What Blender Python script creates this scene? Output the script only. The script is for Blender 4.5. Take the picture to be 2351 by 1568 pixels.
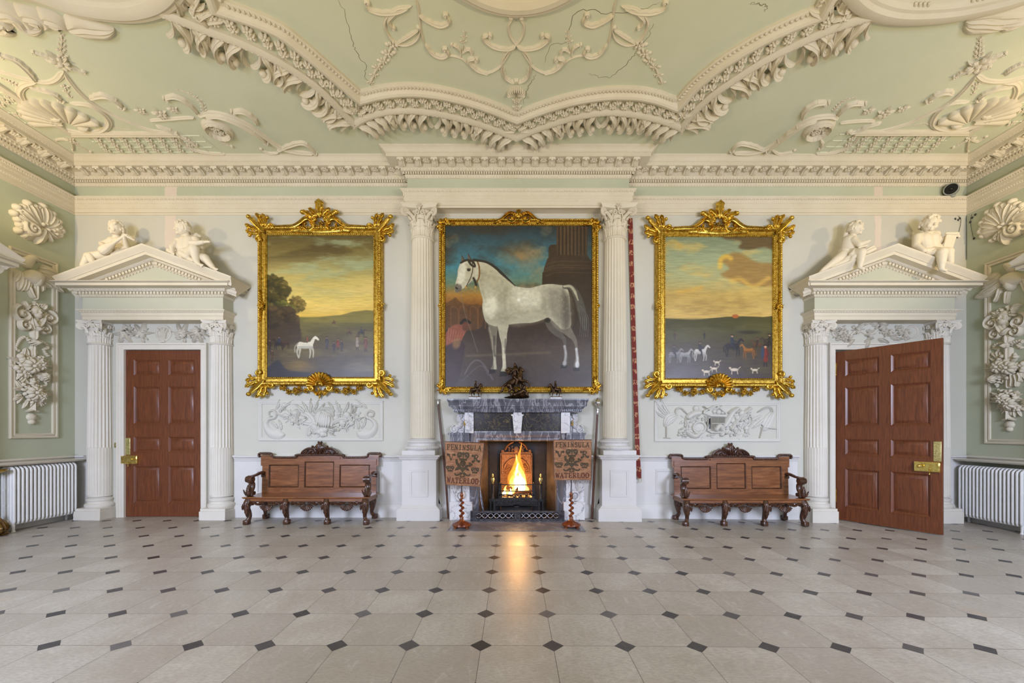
import bpy, bmesh, math, random
import numpy as np
from mathutils import Vector, Matrix
PI = math.pi
for o in list(bpy.data.objects):
    bpy.data.objects.remove(o)
SC = bpy.context.scene
COL = SC.collection
# ---------------------------------------------------------------- camera, sky, lights, exposure
F, CX, HY, H, YW = 957.0, 1178.5, 988.0, 1.55, 7.454      # focal length / principal point in pixels, eye height, back wall
XL, XR, ZC, YR = -7.84, 8.10, 6.25, -0.9                  # left wall, right wall, ceiling, wall behind the camera
cam = bpy.data.cameras.new('camera')
cam.sensor_fit = 'HORIZONTAL'; cam.sensor_width = 36.0
cam.lens = 36.0 * F / 2351
cam.shift_x = (1175.5 - CX) / 2351
cam.shift_y = (HY - 784.0) / 2351
cam.clip_start = 0.02; cam.clip_end = 100
camo = bpy.data.objects.new('camera', cam); COL.objects.link(camo)
camo.location = (0, 0, H); camo.rotation_euler = (PI / 2, 0, 0)
SC.camera = camo
SC.view_settings.view_transform = 'Standard'
SC.view_settings.look = 'None'
SC.view_settings.gamma = 1.0
SC.view_settings.use_curve_mapping = False
SC.view_settings.exposure = 0.35
world = bpy.data.worlds.new('daylight'); SC.world = world; world.use_nodes = True
world.node_tree.nodes['Background'].inputs[0].default_value = (0.75, 0.85, 1.0, 1)
world.node_tree.nodes['Background'].inputs[1].default_value = 0.3

def lamp(name, kind, loc, energy, col, rot=(0, 0, 0), **k):
    l = bpy.data.lights.new(name, kind); l.energy = energy; l.color = col
    for a, b in k.items(): setattr(l, a, b)
    o = bpy.data.objects.new(name, l); COL.objects.link(o); o.location = loc; o.rotation_euler = rot
    return o
# daylight through the four tall windows of the wall behind the camera
for wx, e in ((-5.1, 350), (-2.5, 75), (2.6, 75), (5.3, 350)):
    lamp('window_daylight', 'AREA', (wx, YR + 0.06, 2.2), e, (0.66, 0.74, 1.0), (PI / 2 - 0.32, 0, 0), shape='RECTANGLE', size=1.45, size_y=3.1, spread=math.radians(125))
# warm bowl uplighters standing on the door pediments of the side walls, tipped towards the far end
for sx, ux in ((1, XL + 0.42), (-1, XR - 0.42)):
    o = lamp('uplighter_bulb', 'SPOT', (ux, 4.8, 4.84), 75, (1.0, 0.77, 0.45), spot_size=math.radians(174), spot_blend=0.25, shadow_soft_size=0.08)
    o.rotation_euler = Vector((sx * 0.3, 0.45, 0.8)).to_track_quat('-Z', 'Y').to_euler()
    # added unseen warm spots behind the view, aimed up to brighten the ceiling
    o = lamp('ceiling_fill_spot', 'SPOT', (-sx * 3.4, -0.45, 1.9), 470, (1.0, 0.81, 0.47), spot_size=math.radians(125), spot_blend=0.5, shadow_soft_size=0.15)
    o.rotation_euler = Vector((0, 0.42, 0.9)).to_track_quat('-Z', 'Y').to_euler()

# ---------------------------------------------------------------- helpers
def S(r, g, b):                                           # sRGB bytes to a linear colour
    f = lambda c: c / 12.92 if c <= 0.04045 else ((c + 0.055) / 1.055) ** 2.4
    return (f(r / 255), f(g / 255), f(b / 255))
def bw(px, py, Y=YW): return ((px - CX) / F * Y, H - (py - HY) / F * Y)
def lw(px, py): Y = F * XL / (px - CX); return (Y, H - (py - HY) / F * Y)
def rw(px, py): Y = F * XR / (px - CX); return (-Y, H - (py - HY) / F * Y)
def cl(px, py, Z=ZC): Y = F * (Z - H) / (HY - py); return ((px - CX) / F * Y, -Y)

def T(x, y, z): return np.array(Matrix.Translation((x, y, z)))
def RZ(a): return np.array(Matrix.Rotation(a, 4, 'Z'))
def RX(a): return np.array(Matrix.Rotation(a, 4, 'X'))
def RY(a): return np.array(Matrix.Rotation(a, 4, 'Y'))
def SCL(x, y, z): return np.diag([x, y, z, 1.0])
RF = np.array([[1, 0, 0, 0], [0, 0, -1, 0], [0, 1, 0, 0], [0, 0, 0, 1.0]])     # relief (u,v,w) -> front frame (x, y=-w, z=v)
M_BACK = T(0, YW, 0) @ RF
M_LEFT = T(XL, 0, 0) @ RZ(PI / 2) @ RF
M_RIGHT = T(XR, 0, 0) @ RZ(-PI / 2) @ RF
M_CEIL = T(0, 0, ZC) @ np.diag([1, -1, -1, 1.0])

def L(vals, n):
    if np.isscalar(vals): return np.full(n, float(vals))
    return np.interp(np.linspace(0, 1, n), np.linspace(0, 1, len(vals)), vals)
def crv(pts, k=6):                                        # Catmull-Rom through points of any dimension
    P = np.array(pts, float); P = np.vstack([2 * P[0] - P[1], P, 2 * P[-1] - P[-2]])
    out = []
    t = np.linspace(0, 1, k, endpoint=False)[:, None]
    for i in range(1, len(P) - 2):
        a, b, c, d = P[i - 1], P[i], P[i + 1], P[i + 2]
        out.append(0.5 * (2 * b + (c - a) * t + (2 * a - 5 * b + 4 * c - d) * t * t + (3 * b - a - 3 * c + d) * t ** 3))
    return np.vstack(out + [P[-2:-1]])
def spiral(c, r0, r1, a0, turns, n=36):
    t = np.linspace(0, 1, n); r = r0 + (r1 - r0) * t ** 0.8; a = a0 + turns * 2 * PI * t
    return np.stack([c[0] + r * np.cos(a), c[1] + r * np.sin(a)], 1)

class MB:
    def __init__(s, M=None):
        s.V = []; s.Q = []; s.N = []; s.n = 0; s.dead = None; s.M = np.eye(4) if M is None else np.array(M)
    def pts(s, P):
        P = np.asarray(P, float).reshape(-1, 3); o = s.n
        s.V.append(P @ s.M[:3, :3].T + s.M[:3, 3]); s.n += len(P); return o
    def poly(s, P):
        o = s.pts(P); s.N.append(list(range(o, o + len(P))))
    def grid(s, P, cu=False, cv=False, c0=False, c1=False):
        P = np.asarray(P, float); n, m = P.shape[:2]; o = s.pts(P)
        I = np.arange(n * m).reshape(n, m) + o
        if cu: I = np.vstack([I, I[:1]])
        if cv: I = np.hstack([I, I[:, :1]])
        s.Q.append(np.stack([I[:-1, :-1], I[1:, :-1], I[1:, 1:], I[:-1, 1:]], -1).reshape(-1, 4))
        if c0: s.N.append(list(range(o, o + m)))
        if c1: s.N.append(list(range(o + (n - 1) * m, o + n * m)))
    def box(s, x0, x1, y0, y1, z0, z1):
        o = s.pts([(x, y, z) for x in (x0, x1) for y in (y0, y1) for z in (z0, z1)])
        s.Q.append(np.array([(0, 1, 3, 2), (4, 6, 7, 5), (0, 4, 5, 1), (2, 3, 7, 6), (0, 2, 6, 4), (1, 5, 7, 3)]) + o)
    def cbox(s, x0, x1, y0, y1, z0, z1, c=0.006):        # box with chamfered edges in x/z, extruded in y toward -y
        P = [(x0 + c, z0), (x1 - c, z0), (x1, z0 + c), (x1, z1 - c), (x1 - c, z1), (x0 + c, z1), (x0, z1 - c), (x0, z0 + c)]
        xm, zm = (x0 + x1) / 2, (z0 + z1) / 2
        k = lambda q, f: [(xm + (x - xm) * f[0], zm + (z - zm) * f[1]) for x, z in q]
        fx = (1 - c / max(1e-6, (x1 - x0) / 2), 1 - c / max(1e-6, (z1 - z0) / 2))
        rows = [[(x, y1, z) for x, z in P], [(x, y0 + c, z) for x, z in P], [(x, y0, z) for x, z in k(P, fx)]]
        s.grid(rows, cv=True, c0=True, c1=True)
    def prism(s, P, y0, y1):                              # polygon in (x,z), from y0 to y1
        rows = [[(x, y0, z) for x, z in P], [(x, y1, z) for x, z in P]]
        s.grid(rows, cv=True, c0=True, c1=True)
    def sweep(s, path, prof, closed=False, side=1, pc=False, caps=True):
        P = np.array(path, float); n = len(P)
        d = np.roll(P, -1, 0) - P; d /= np.maximum(1e-9, np.linalg.norm(d, axis=1))[:, None]
        nr = np.stack([d[:, 1], -d[:, 0]], 1) * side
        m = np.zeros_like(P)
        for i in range(n):
            if closed or 0 < i < n - 1:
                a, b = nr[i - 1], nr[i]; m[i] = (a + b) / max(0.25, 1 + a @ b)
            else: m[i] = nr[0] if i == 0 else nr[n - 2]
        pr = np.array(prof, float)
        rows = np.zeros((n, len(pr), 3))
        rows[:, :, :2] = P[:, None, :] + m[:, None, :] * pr[None, :, :1]
        rows[:, :, 2] = pr[None, :, 1]
        s.grid(rows, cu=closed, cv=pc, c0=caps and not closed, c1=caps and not closed)
    def tube(s, pts, r, n=8, sx=1.0, sy=1.0, up=(0, 0, 1), cap=True):
        P = np.array(pts, float); k = len(P); r = L(r, k)
        Tn = np.gradient(P, axis=0); Tn /= np.maximum(1e-9, np.linalg.norm(Tn, axis=1))[:, None]
        u = np.array(up, float); rows = []
        a = np.arange(n) * 2 * PI / n + PI / n
        for i in range(k):
            x = np.cross(u, Tn[i])
            if np.linalg.norm(x) < 1e-3: x = np.cross((1, 0.3, 0.2), Tn[i])
            x /= np.linalg.norm(x); y = np.cross(Tn[i], x); u = y
            rows.append(P[i] + r[i] * (np.cos(a)[:, None] * x * sx + np.sin(a)[:, None] * y * sy))
        s.grid(rows, cv=True, c0=cap, c1=cap)
    def cyl(s, p, q, r, n=10, r2=None): s.tube([p, q], [r, r if r2 is None else r2], n)
    def lathe(s, prof, n=32, a0=0.0, a1=2 * PI, c=(0, 0, 0)):
        full = abs(a1 - a0 - 2 * PI) < 1e-6
        a = np.linspace(a0, a1, n, endpoint=not full)
        rows = [[(c[0] + r * math.cos(t), c[1] + r * math.sin(t), c[2] + z) for t in a] for r, z in prof]
        s.grid(rows, cv=full, c0=prof[0][0] > 1e-4, c1=prof[-1][0] > 1e-4)
    def ell(s, c, r, R=None, n=10, m=7):
        ph = np.linspace(-PI / 2 + 0.02, PI / 2 - 0.02, m); a = np.arange(n) * 2 * PI / n
        P = np.stack([np.cos(ph)[:, None] * np.cos(a) * r[0], np.cos(ph)[:, None] * np.sin(a) * r[1], np.sin(ph)[:, None] * np.ones(n) * r[2]], -1)
        if R is not None: P = P @ np.array(R)[:3, :3].T
        s.grid(P + np.array(c, float), cv=True, c0=True, c1=True)
    def caps(s, p, q, r1, r2, n=10):                      # capsule
        p, q = np.array(p, float), np.array(q, float); d = q - p; l = np.linalg.norm(d); d = d / max(l, 1e-9)
        P, R = [], []
        for t in (-0.98, -0.7, -0.35, 0): P.append(p + d * r1 * t); R.append(r1 * math.sqrt(1 - t * t))
        for t in (0, 0.35, 0.7, 0.98): P.append(q + d * r2 * t); R.append(r2 * math.sqrt(1 - t * t))
        s.tube(P, R, n)
    # ---- reliefs: local (u, v) on a surface, w out of it
    def stroke(s, pts, w, h, nc=7, rid=0, z=0.0, scal=0.0, nl=4, lift=0.0, sharp=1.0):
        P = np.array(pts, float); n = len(P); t = np.linspace(0, 1, n)
        Tn = np.gradient(P, axis=0); Tn /= np.maximum(1e-9, np.linalg.norm(Tn, axis=1))[:, None]
        Nn = np.stack([-Tn[:, 1], Tn[:, 0]], 1)
        W = L(w, n); Hh = L(h, n)
        if n > 6 and np.linalg.norm(P[0] - P[-1]) > 0.02:   # rounded ends
            ds = np.concatenate([[0], np.cumsum(np.linalg.norm(np.diff(P, axis=0), axis=1))]); wm = max(1e-6, min(W.max() * 0.9, ds[-1] / 2))
            g_ = np.minimum(1, np.minimum(ds, ds[-1] - ds) / wm); g_ = np.sqrt(np.clip(1 - (1 - g_) ** 2, 0.012, 1)); W = W * g_; Hh = Hh * (0.35 + 0.65 * g_)
        if scal: W = W * (1 - scal * np.abs(np.cos(PI * nl * t)) ** 1.5)
        a = np.linspace(-1, 1, nc)
        pr = np.sqrt(np.clip(1 - a * a, 0, 1)) ** sharp * (1 + (0.2 * np.cos(rid * PI * a) if rid else 0))
        X = np.zeros((n, nc, 3))
        X[:, :, :2] = P[:, None] + Nn[:, None] * (a[None, :] * W[:, None])[:, :, None]
        X[:, :, 2] = z + lift * (t ** 2)[:, None] + Hh[:, None] * pr[None]
        s.grid(X, cv=True, c0=True, c1=True)
    def scroll(s, c, r0, r1, a0, turns, w, h, eye=True, n=36, rid=0, z=0.0):
        P = spiral(c, r0, r1, a0, turns, n); s.stroke(P, w, h, rid=rid, z=z)
        if eye: e = L(w, 3)[-1] * 1.3; s.ell((c[0], c[1], z), (e, e, L(h, 3)[-1] * 1.15), n=8, m=5)
    def leaf(s, u, v, ang, ln, wd, h, bend=0.0, nl=4, lift=0.0, z=0.0, scal=0.35, rid=3, n=17, ws=(0.45, 0.9, 1.0, 0.85, 0.5, 0.05)):
        t = np.linspace(0, 1, n); a = ang + bend * t ** 1.3
        st = ln / (n - 1); P = np.stack([u + np.concatenate([[0], np.cumsum(np.cos(a))[:-1]]) * st, v + np.concatenate([[0], np.cumsum(np.sin(a))[:-1]]) * st], 1)
        s.stroke(P, np.array(ws) * wd / 2, np.array((0.5, 0.9, 1.0, 1.0, 0.9, 0.5)) * h, nc=9, rid=rid, scal=scal, nl=nl, lift=lift, z=z)
    def blob(s, u, v, ru, rv, h, z=0.0, ang=0.0, n=9, m=6): s.ell((u, v, z), (ru, rv, h), RZ(ang), n, m)
    def flower(s, u, v, r, h, n=6, z=0.0, a0=0.0, lo=False):
        k = (7, 4) if lo else (8, 5)
        for i in range(n):
            a = a0 + i * 2 * PI / n
            s.ell((u + 0.6 * r * math.cos(a), v + 0.6 * r * math.sin(a), z + 0.35 * h), (0.44 * r, 0.30 * r, h * 0.5), RZ(a) @ RY(-0.35), k[0], k[1])
        s.ell((u, v, z + 0.5 * h), (0.28 * r, 0.28 * r, h * 0.55), None, k[0], k[1])
    def shell(s, u, v, r, a0, a1, n, h, ri=0.15, z=0.0, asp=1.0):
        A = np.linspace(a0, a1, n * 6 + 1); k = 9; rr = np.linspace(ri, 1, k)
        f = np.abs(np.sin((A - a0) / (a1 - a0) * n * PI))
        X = np.zeros((k, len(A), 3))
        R = r * rr[:, None] * (1 - 0.10 * (1 - f)[None] * rr[:, None])
        X[:, :, 0] = u + R * np.cos(A); X[:, :, 1] = v + R * np.sin(A) * asp
        X[:, :, 2] = z + h * (0.55 + 0.45 * f[None] ** 0.7) * (0.35 + 0.65 * rr[:, None]) * np.where(rr > 0.97, 0.75, 1)[:, None]
        B = X.copy(); B[:, :, 2] = z - 0.004
        s.grid(X); s.grid(np.stack([X[-1], B[-1]])); s.grid(np.stack([X[0], B[0]])); s.grid(np.stack([X[:, 0], B[:, 0]])); s.grid(np.stack([X[:, -1], B[:, -1]]))
    def bunch(s, u, v, r, h, seed, ry=None, leaves=9, fl=5, fruit=6):
        g = random.Random(seed); ry = ry or r
        for i in range(leaves):
            a = g.uniform(0, 2 * PI)
            s.leaf(u + 0.45 * r * math.cos(a), v + 0.45 * ry * math.sin(a), a + g.uniform(-0.4, 0.4), r * g.uniform(0.55, 0.8), r * 0.34, h * 0.35, bend=g.uniform(-0.8, 0.8), nl=3, lift=h * 0.2, n=10)
        for i in range(fl):
            a = g.uniform(0, 2 * PI); q = g.uniform(0.1, 0.55)
            s.flower(u + q * r * math.cos(a), v + q * ry * math.sin(a), r * g.uniform(0.24, 0.36), h * 0.6, g.choice((5, 6)), z=h * 0.25, a0=a)
        for i in range(fruit):
            a = g.uniform(0, 2 * PI); q = g.uniform(0.2, 0.75); e = r * g.uniform(0.11, 0.18)
            s.blob(u + q * r * math.cos(a), v + q * ry * math.sin(a), e, e * 1.15, h * 0.5, z=h * 0.3, ang=a)
    def clip(s, M):                                       # keep everything in front of the wall plane (local y <= 0)
        Mi = np.linalg.inv(M); out = []; dead = []
        for V in s.V: W = V @ Mi[:3, :3].T + Mi[:3, 3]; dead.append(W[:, 1] > -0.0008); W[:, 1] = np.minimum(W[:, 1], -0.0008); out.append(W @ M[:3, :3].T + M[:3, 3])
        s.V = out; s.dead = np.concatenate(dead); return s
    def build(s, name, mat, parent=None, smooth=35, recalc=True):
        V = np.vstack(s.V); fs = []
        for q in s.Q: fs.extend(q.tolist())
        fs.extend(s.N)
        if s.dead is not None: fs = [f for f in fs if not all(s.dead[i] for i in f)]
        me = bpy.data.meshes.new(name); me.from_pydata(V.tolist(), [], fs)
        if recalc:
            b = bmesh.new(); b.from_mesh(me); bmesh.ops.recalc_face_normals(b, faces=b.faces); b.to_mesh(me); b.free()
        if smooth:
            me.polygons.foreach_set('use_smooth', np.ones(len(me.polygons), bool))
            me.set_sharp_from_angle(angle=math.radians(smooth))
        me.materials.append(mat); me.update()
        o = bpy.data.objects.new(name, me); COL.objects.link(o)
        if parent is not None: adopt(o, parent)
        return o
INV = {}
def adopt(o, p):
    o.parent = p
    if p.name in INV: o.matrix_parent_inverse = INV[p.name]
def tag(o, label=None, cat=None, group=None, kind=None):
    for k, v in (('label', label), ('category', cat), ('group', group), ('kind', kind)):
        if v: o[k] = v
    return o
def thing(name, label, cat, loc=(0, 0, 0), group=None, local=False, rotz=0.0):
    o = bpy.data.objects.new(name, None); COL.objects.link(o); o.location = loc; o.rotation_euler = (0, 0, rotz)
    o.empty_display_size = 0.2
    if not local: INV[o.name] = Matrix.Translation(loc).inverted()
    return tag(o, label, cat, group)
def struct(name, mb, mat, parent=None, smooth=30):
    o = mb.build(name, mat, parent, smooth)
    if parent is None: o['kind'] = 'structure'
    return o
def copy_tree(o, parent=None):
    c = o.copy(); COL.objects.link(c)
    if parent is not None: c.parent = parent; c.matrix_parent_inverse = o.matrix_parent_inverse
    for ch in [x for x in COL.objects if x.parent == o]: copy_tree(ch, c)
    return c
def figure(name, mb, mat, parent=None, voxel=0.008, it=3, fac=0.5):   # one continuous carved body from overlapping volumes
    o = mb.build(name, mat, parent, smooth=0, recalc=True)
    m = o.modifiers.new('body', 'REMESH'); m.mode = 'VOXEL'; m.voxel_size = voxel; m.use_smooth_shade = True
    if it:
        q = o.modifiers.new('soften', 'SMOOTH'); q.iterations = it; q.factor = fac
    return o

# ---------------------------------------------------------------- materials
def newmat(name):
    m = bpy.data.materials.new(name); m.use_nodes = True
    nt = m.node_tree; return m, nt, nt.nodes['Principled BSDF']
def N(nt, t, **k):
    n = nt.nodes.new(t)
    for a, b in k.items():
        if a == 'op': n.operation = b
        else: setattr(n, a, b)
    return n
def coords(nt, kind='Object', scale=(1, 1, 1)):
    c = N(nt, 'ShaderNodeTexCoord'); m = N(nt, 'ShaderNodeMapping'); m.inputs['Scale'].default_value = scale
    nt.links.new(c.outputs[kind], m.inputs['Vector']); return m.outputs['Vector']
def ramp(nt, fac, stops):
    r = N(nt, 'ShaderNodeValToRGB'); e = r.color_ramp.elements
    while len(e) < len(stops): e.new(0.5)
    for x, (p, c) in zip(e, stops): x.position = p; x.color = tuple(c) + (1,)
    nt.links.new(fac, r.inputs['Fac']); return r.outputs['Color']
def noise(nt, vec, scale, detail=4, rough=0.55, dist=0.0):
    n = N(nt, 'ShaderNodeTexNoise'); n.inputs['Scale'].default_value = scale; n.inputs['Detail'].default_value = detail
    n.inputs['Roughness'].default_value = rough; n.inputs['Distortion'].default_value = dist
    nt.links.new(vec, n.inputs['Vector']); return n.outputs['Fac']
def mix(nt, fac, a, b):
    m = N(nt, 'ShaderNodeMix', data_type='RGBA')
    for sock, v in ((m.inputs[0], fac), (m.inputs[6], a), (m.inputs[7], b)):
        if isinstance(v, bpy.types.NodeSocket): nt.links.new(v, sock)
        else: sock.default_value = v if not isinstance(v, tuple) else tuple(v) + (1,)
    return m.outputs[2]
def math_(nt, op, a, b=None, c=None):
    m = N(nt, 'ShaderNodeMath', op=op)
    for i, v in enumerate((a, b, c)):
        if v is None: continue
        if isinstance(v, bpy.types.NodeSocket): nt.links.new(v, m.inputs[i])
        else: m.inputs[i].default_value = v
    return m.outputs[0]
def bump(nt, bs, h, strength=0.2, dist=0.01):
    b = N(nt, 'ShaderNodeBump'); b.inputs['Strength'].default_value = strength; b.inputs['Distance'].default_value = dist
    nt.links.new(h, b.inputs['Height']); nt.links.new(b.outputs[0], bs.inputs['Normal'])
def paint(name, c1, c2, rough=0.6, scale=1.5, bscale=60, bstr=0.08, worn=None, spec=0.3, wlev=0.72):
    m, nt, bs = newmat(name); v = coords(nt)
    n = noise(nt, v, scale, 6, 0.6)
    col = ramp(nt, n, [(0.32, c1), (0.68, c2)])
    if worn:
        w = noise(nt, v, 9, 8, 0.72); k = ramp(nt, w, [(wlev, (0, 0, 0)), (wlev + 0.03, (1, 1, 1))])
        col = mix(nt, k, col, worn)
    nt.links.new(col, bs.inputs['Base Color']); bs.inputs['Roughness'].default_value = rough
    bs.inputs['Specular IOR Level'].default_value = spec
    if bstr: bump(nt, bs, noise(nt, v, bscale, 3), bstr, 0.004)
    return m
def metal(name, c1, c2, rough=(0.25, 0.5), scale=20, metallic=1.0, bstr=0.2):
    m, nt, bs = newmat(name); v = coords(nt); n = noise(nt, v, scale, 5, 0.6)
    nt.links.new(ramp(nt, n, [(0.35, c1), (0.62, c2)]), bs.inputs['Base Color'])
    r = N(nt, 'ShaderNodeMapRange'); r.inputs['To Min'].default_value = rough[0]; r.inputs['To Max'].default_value = rough[1]
    nt.links.new(n, r.inputs['Value']); nt.links.new(r.outputs[0], bs.inputs['Roughness'])
    bs.inputs['Metallic'].default_value = metallic
    if bstr: bump(nt, bs, noise(nt, v, scale * 4, 3), bstr, 0.004)
    return m
def wood(name, c1, c2, c3, sc=(14, 14, 1.3), rough=0.35, coat=0.15, bstr=0.08):
    m, nt, bs = newmat(name); v = coords(nt, 'Object', sc)
    g = noise(nt, v, 3.0, 8, 0.62, 0.5); big = noise(nt, coords(nt), 1.6, 3)
    col = ramp(nt, g, [(0.3, c1), (0.52, c2), (0.74, c3)])
    col = mix(nt, math_(nt, 'MULTIPLY', big, 0.35), col, c1)
    nt.links.new(col, bs.inputs['Base Color']); bs.inputs['Roughness'].default_value = rough
    bs.inputs['Coat Weight'].default_value = coat; bs.inputs['Coat Roughness'].default_value = 0.18
    bump(nt, bs, g, bstr, 0.003); return m
def marble(name, base, vein, base2, scale=2.5, rough=0.25, lev=0.5, wid=0.05, dist=2.5, rot=(0, 0, 0), sc=(1, 1, 1)):
    m, nt, bs = newmat(name); v = coords(nt, 'Object', sc)
    v.node.inputs['Rotation'].default_value = rot
    n = noise(nt, v, scale, 9, 0.6, dist); b = noise(nt, v, scale * 0.7, 4, 0.6, 0.6)
    a = math_(nt, 'ABSOLUTE', math_(nt, 'SUBTRACT', n, lev))
    k = ramp(nt, a, [(0.0, (1, 1, 1)), (wid, (0, 0, 0))])
    col = mix(nt, k, ramp(nt, b, [(0.35, base), (0.65, base2)]), vein)
    nt.links.new(col, bs.inputs['Base Color']); bs.inputs['Roughness'].default_value = rough; return m

SAGE = paint('sage_paint', S(182, 188, 164), S(192, 197, 174), 0.75, 0.9, 40, 0.10)
SAGE_CEIL = paint('ceiling_sage_paint', S(204, 208, 182), S(211, 214, 191), 0.8, 0.8, 30, 0.12)
PALE = paint('pale_wall_paint', S(196, 194, 180), S(202, 200, 187), 0.7, 0.8, 40, 0.10)
CREAM = paint('cream_plaster', S(209, 200, 177), S(217, 209, 189), 0.65, 2.0, 50, 0.10)
WHITE = paint('white_paint', S(208, 205, 200), S(215, 213, 208), 0.5, 2.0, 60, 0.08)
WORN = paint('worn_white_paint', S(212, 206, 192), S(219, 214, 202), 0.5, 2.0, 60, 0.10, worn=S(150, 122, 104), wlev=0.70)
RELIEF = paint('relief_plaster', S(201, 199, 189), S(207, 205, 196), 0.6, 2.0, 60, 0.08)
RADW = paint('radiator_enamel', S(226, 226, 224), S(234, 234, 230), 0.4, 3.0, 40, 0.04)
STATUE = paint('statue_plaster', S(222, 211, 186), S(229, 219, 196), 0.6, 3.0, 40, 0.06)
GOLD = metal('gilding', S(150, 116, 38), S(214, 178, 80), (0.25, 0.48), 26, 1.0, 0.35)
GOLD2 = metal('burnished_gilding', S(172, 132, 42), S(228, 192, 88), (0.18, 0.36), 14, 1.0, 0.2)
BRASS = metal('polished_brass', S(214, 182, 92), S(244, 222, 140), (0.12, 0.28), 30, 1.0, 0.05)
BRASS2 = metal('engraved_brass', S(176, 164, 110), S(226, 218, 160), (0.25, 0.4), 70, 1.0, 0.5)
SILVER = metal('silver', S(200, 200, 200), S(235, 235, 232), (0.15, 0.3), 30, 1.0, 0.05)
BRONZE = metal('dark_bronze', S(44, 32, 24), S(92, 70, 48), (0.22, 0.4), 18, 0.85, 0.15)
IRON = metal('black_iron', S(34, 33, 34), S(62, 60, 60), (0.35, 0.55), 30, 0.6, 0.2)
STEEL = metal('fender_steel', S(78, 78, 84), S(120, 120, 126), (0.25, 0.42), 25, 0.9, 0.1)
STEEL2 = metal('worn_bright_steel', S(120, 120, 126), S(160, 160, 166), (0.35, 0.5), 25, 0.9, 0.1)
CAST = metal('cast_fireback', S(120, 84, 58), S(158, 116, 78), (0.45, 0.65), 40, 0.5, 0.3)
SOOT = paint('sooty_lining', S(34, 32, 33), S(50, 47, 46), 0.42, 6, 40, 0.3, spec=0.5)
OAK = wood('door_mahogany', S(82, 42, 22), S(112, 60, 32), S(132, 74, 40), (16, 16, 1.2), 0.4, 0.1)
BENCHW = wood('bench_mahogany', S(92, 52, 28), S(134, 84, 48), S(158, 104, 62), (1.1, 9, 9), 0.28, 0.35)
CARVED = wood('carved_mahogany', S(48, 26, 16), S(78, 46, 28), S(104, 66, 42), (8, 8, 4), 0.3, 0.35, 0.05)
TURNED = wood('turned_walnut', S(76, 32, 12), S(124, 58, 24), S(150, 80, 36), (6, 6, 4), 0.2, 0.5, 0.03)
CANE = wood('staff_wood', S(58, 36, 26), S(96, 62, 44), S(120, 84, 62), (20, 20, 2), 0.35, 0.2)
GREYM = marble('grey_marble', S(112, 112, 119), S(164, 164, 170), S(84, 84, 92), 1.5, 0.25, 0.5, 0.035, 1.2, (0.2, 0.75, 0.3), (4.2, 1.5, 1))
BLACKM = marble('black_gold_marble', S(44, 42, 46), S(128, 112, 74), S(62, 62, 66), 3.6, 0.2, 0.5, 0.012, 2.2)
WHITEM = marble('white_marble', S(214, 212, 212), S(150, 150, 156), S(226, 224, 222), 3.0, 0.22, 0.52, 0.022, 1.5)
LINING = metal('iron_lining', S(112, 102, 94), S(142, 130, 118), (0.28, 0.42), 6, 0.75, 0.2)
LEAD = metal('lead_cable', S(52, 56, 50), S(84, 88, 80), (0.5, 0.7), 30, 0.3, 0.1)
BLACKP = paint('black_plastic', S(26, 27, 28), S(34, 35, 36), 0.3, 3, 40, 0.0)
GREYP = paint('grey_plastic', S(150, 154, 146), S(162, 166, 158), 0.4, 3, 40, 0.0)
HEARTH = marble('hearth_stone', S(112, 108, 112), S(140, 136, 138), S(96, 92, 96), 2.0, 0.3, 0.5, 0.05, 1.0)

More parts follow.
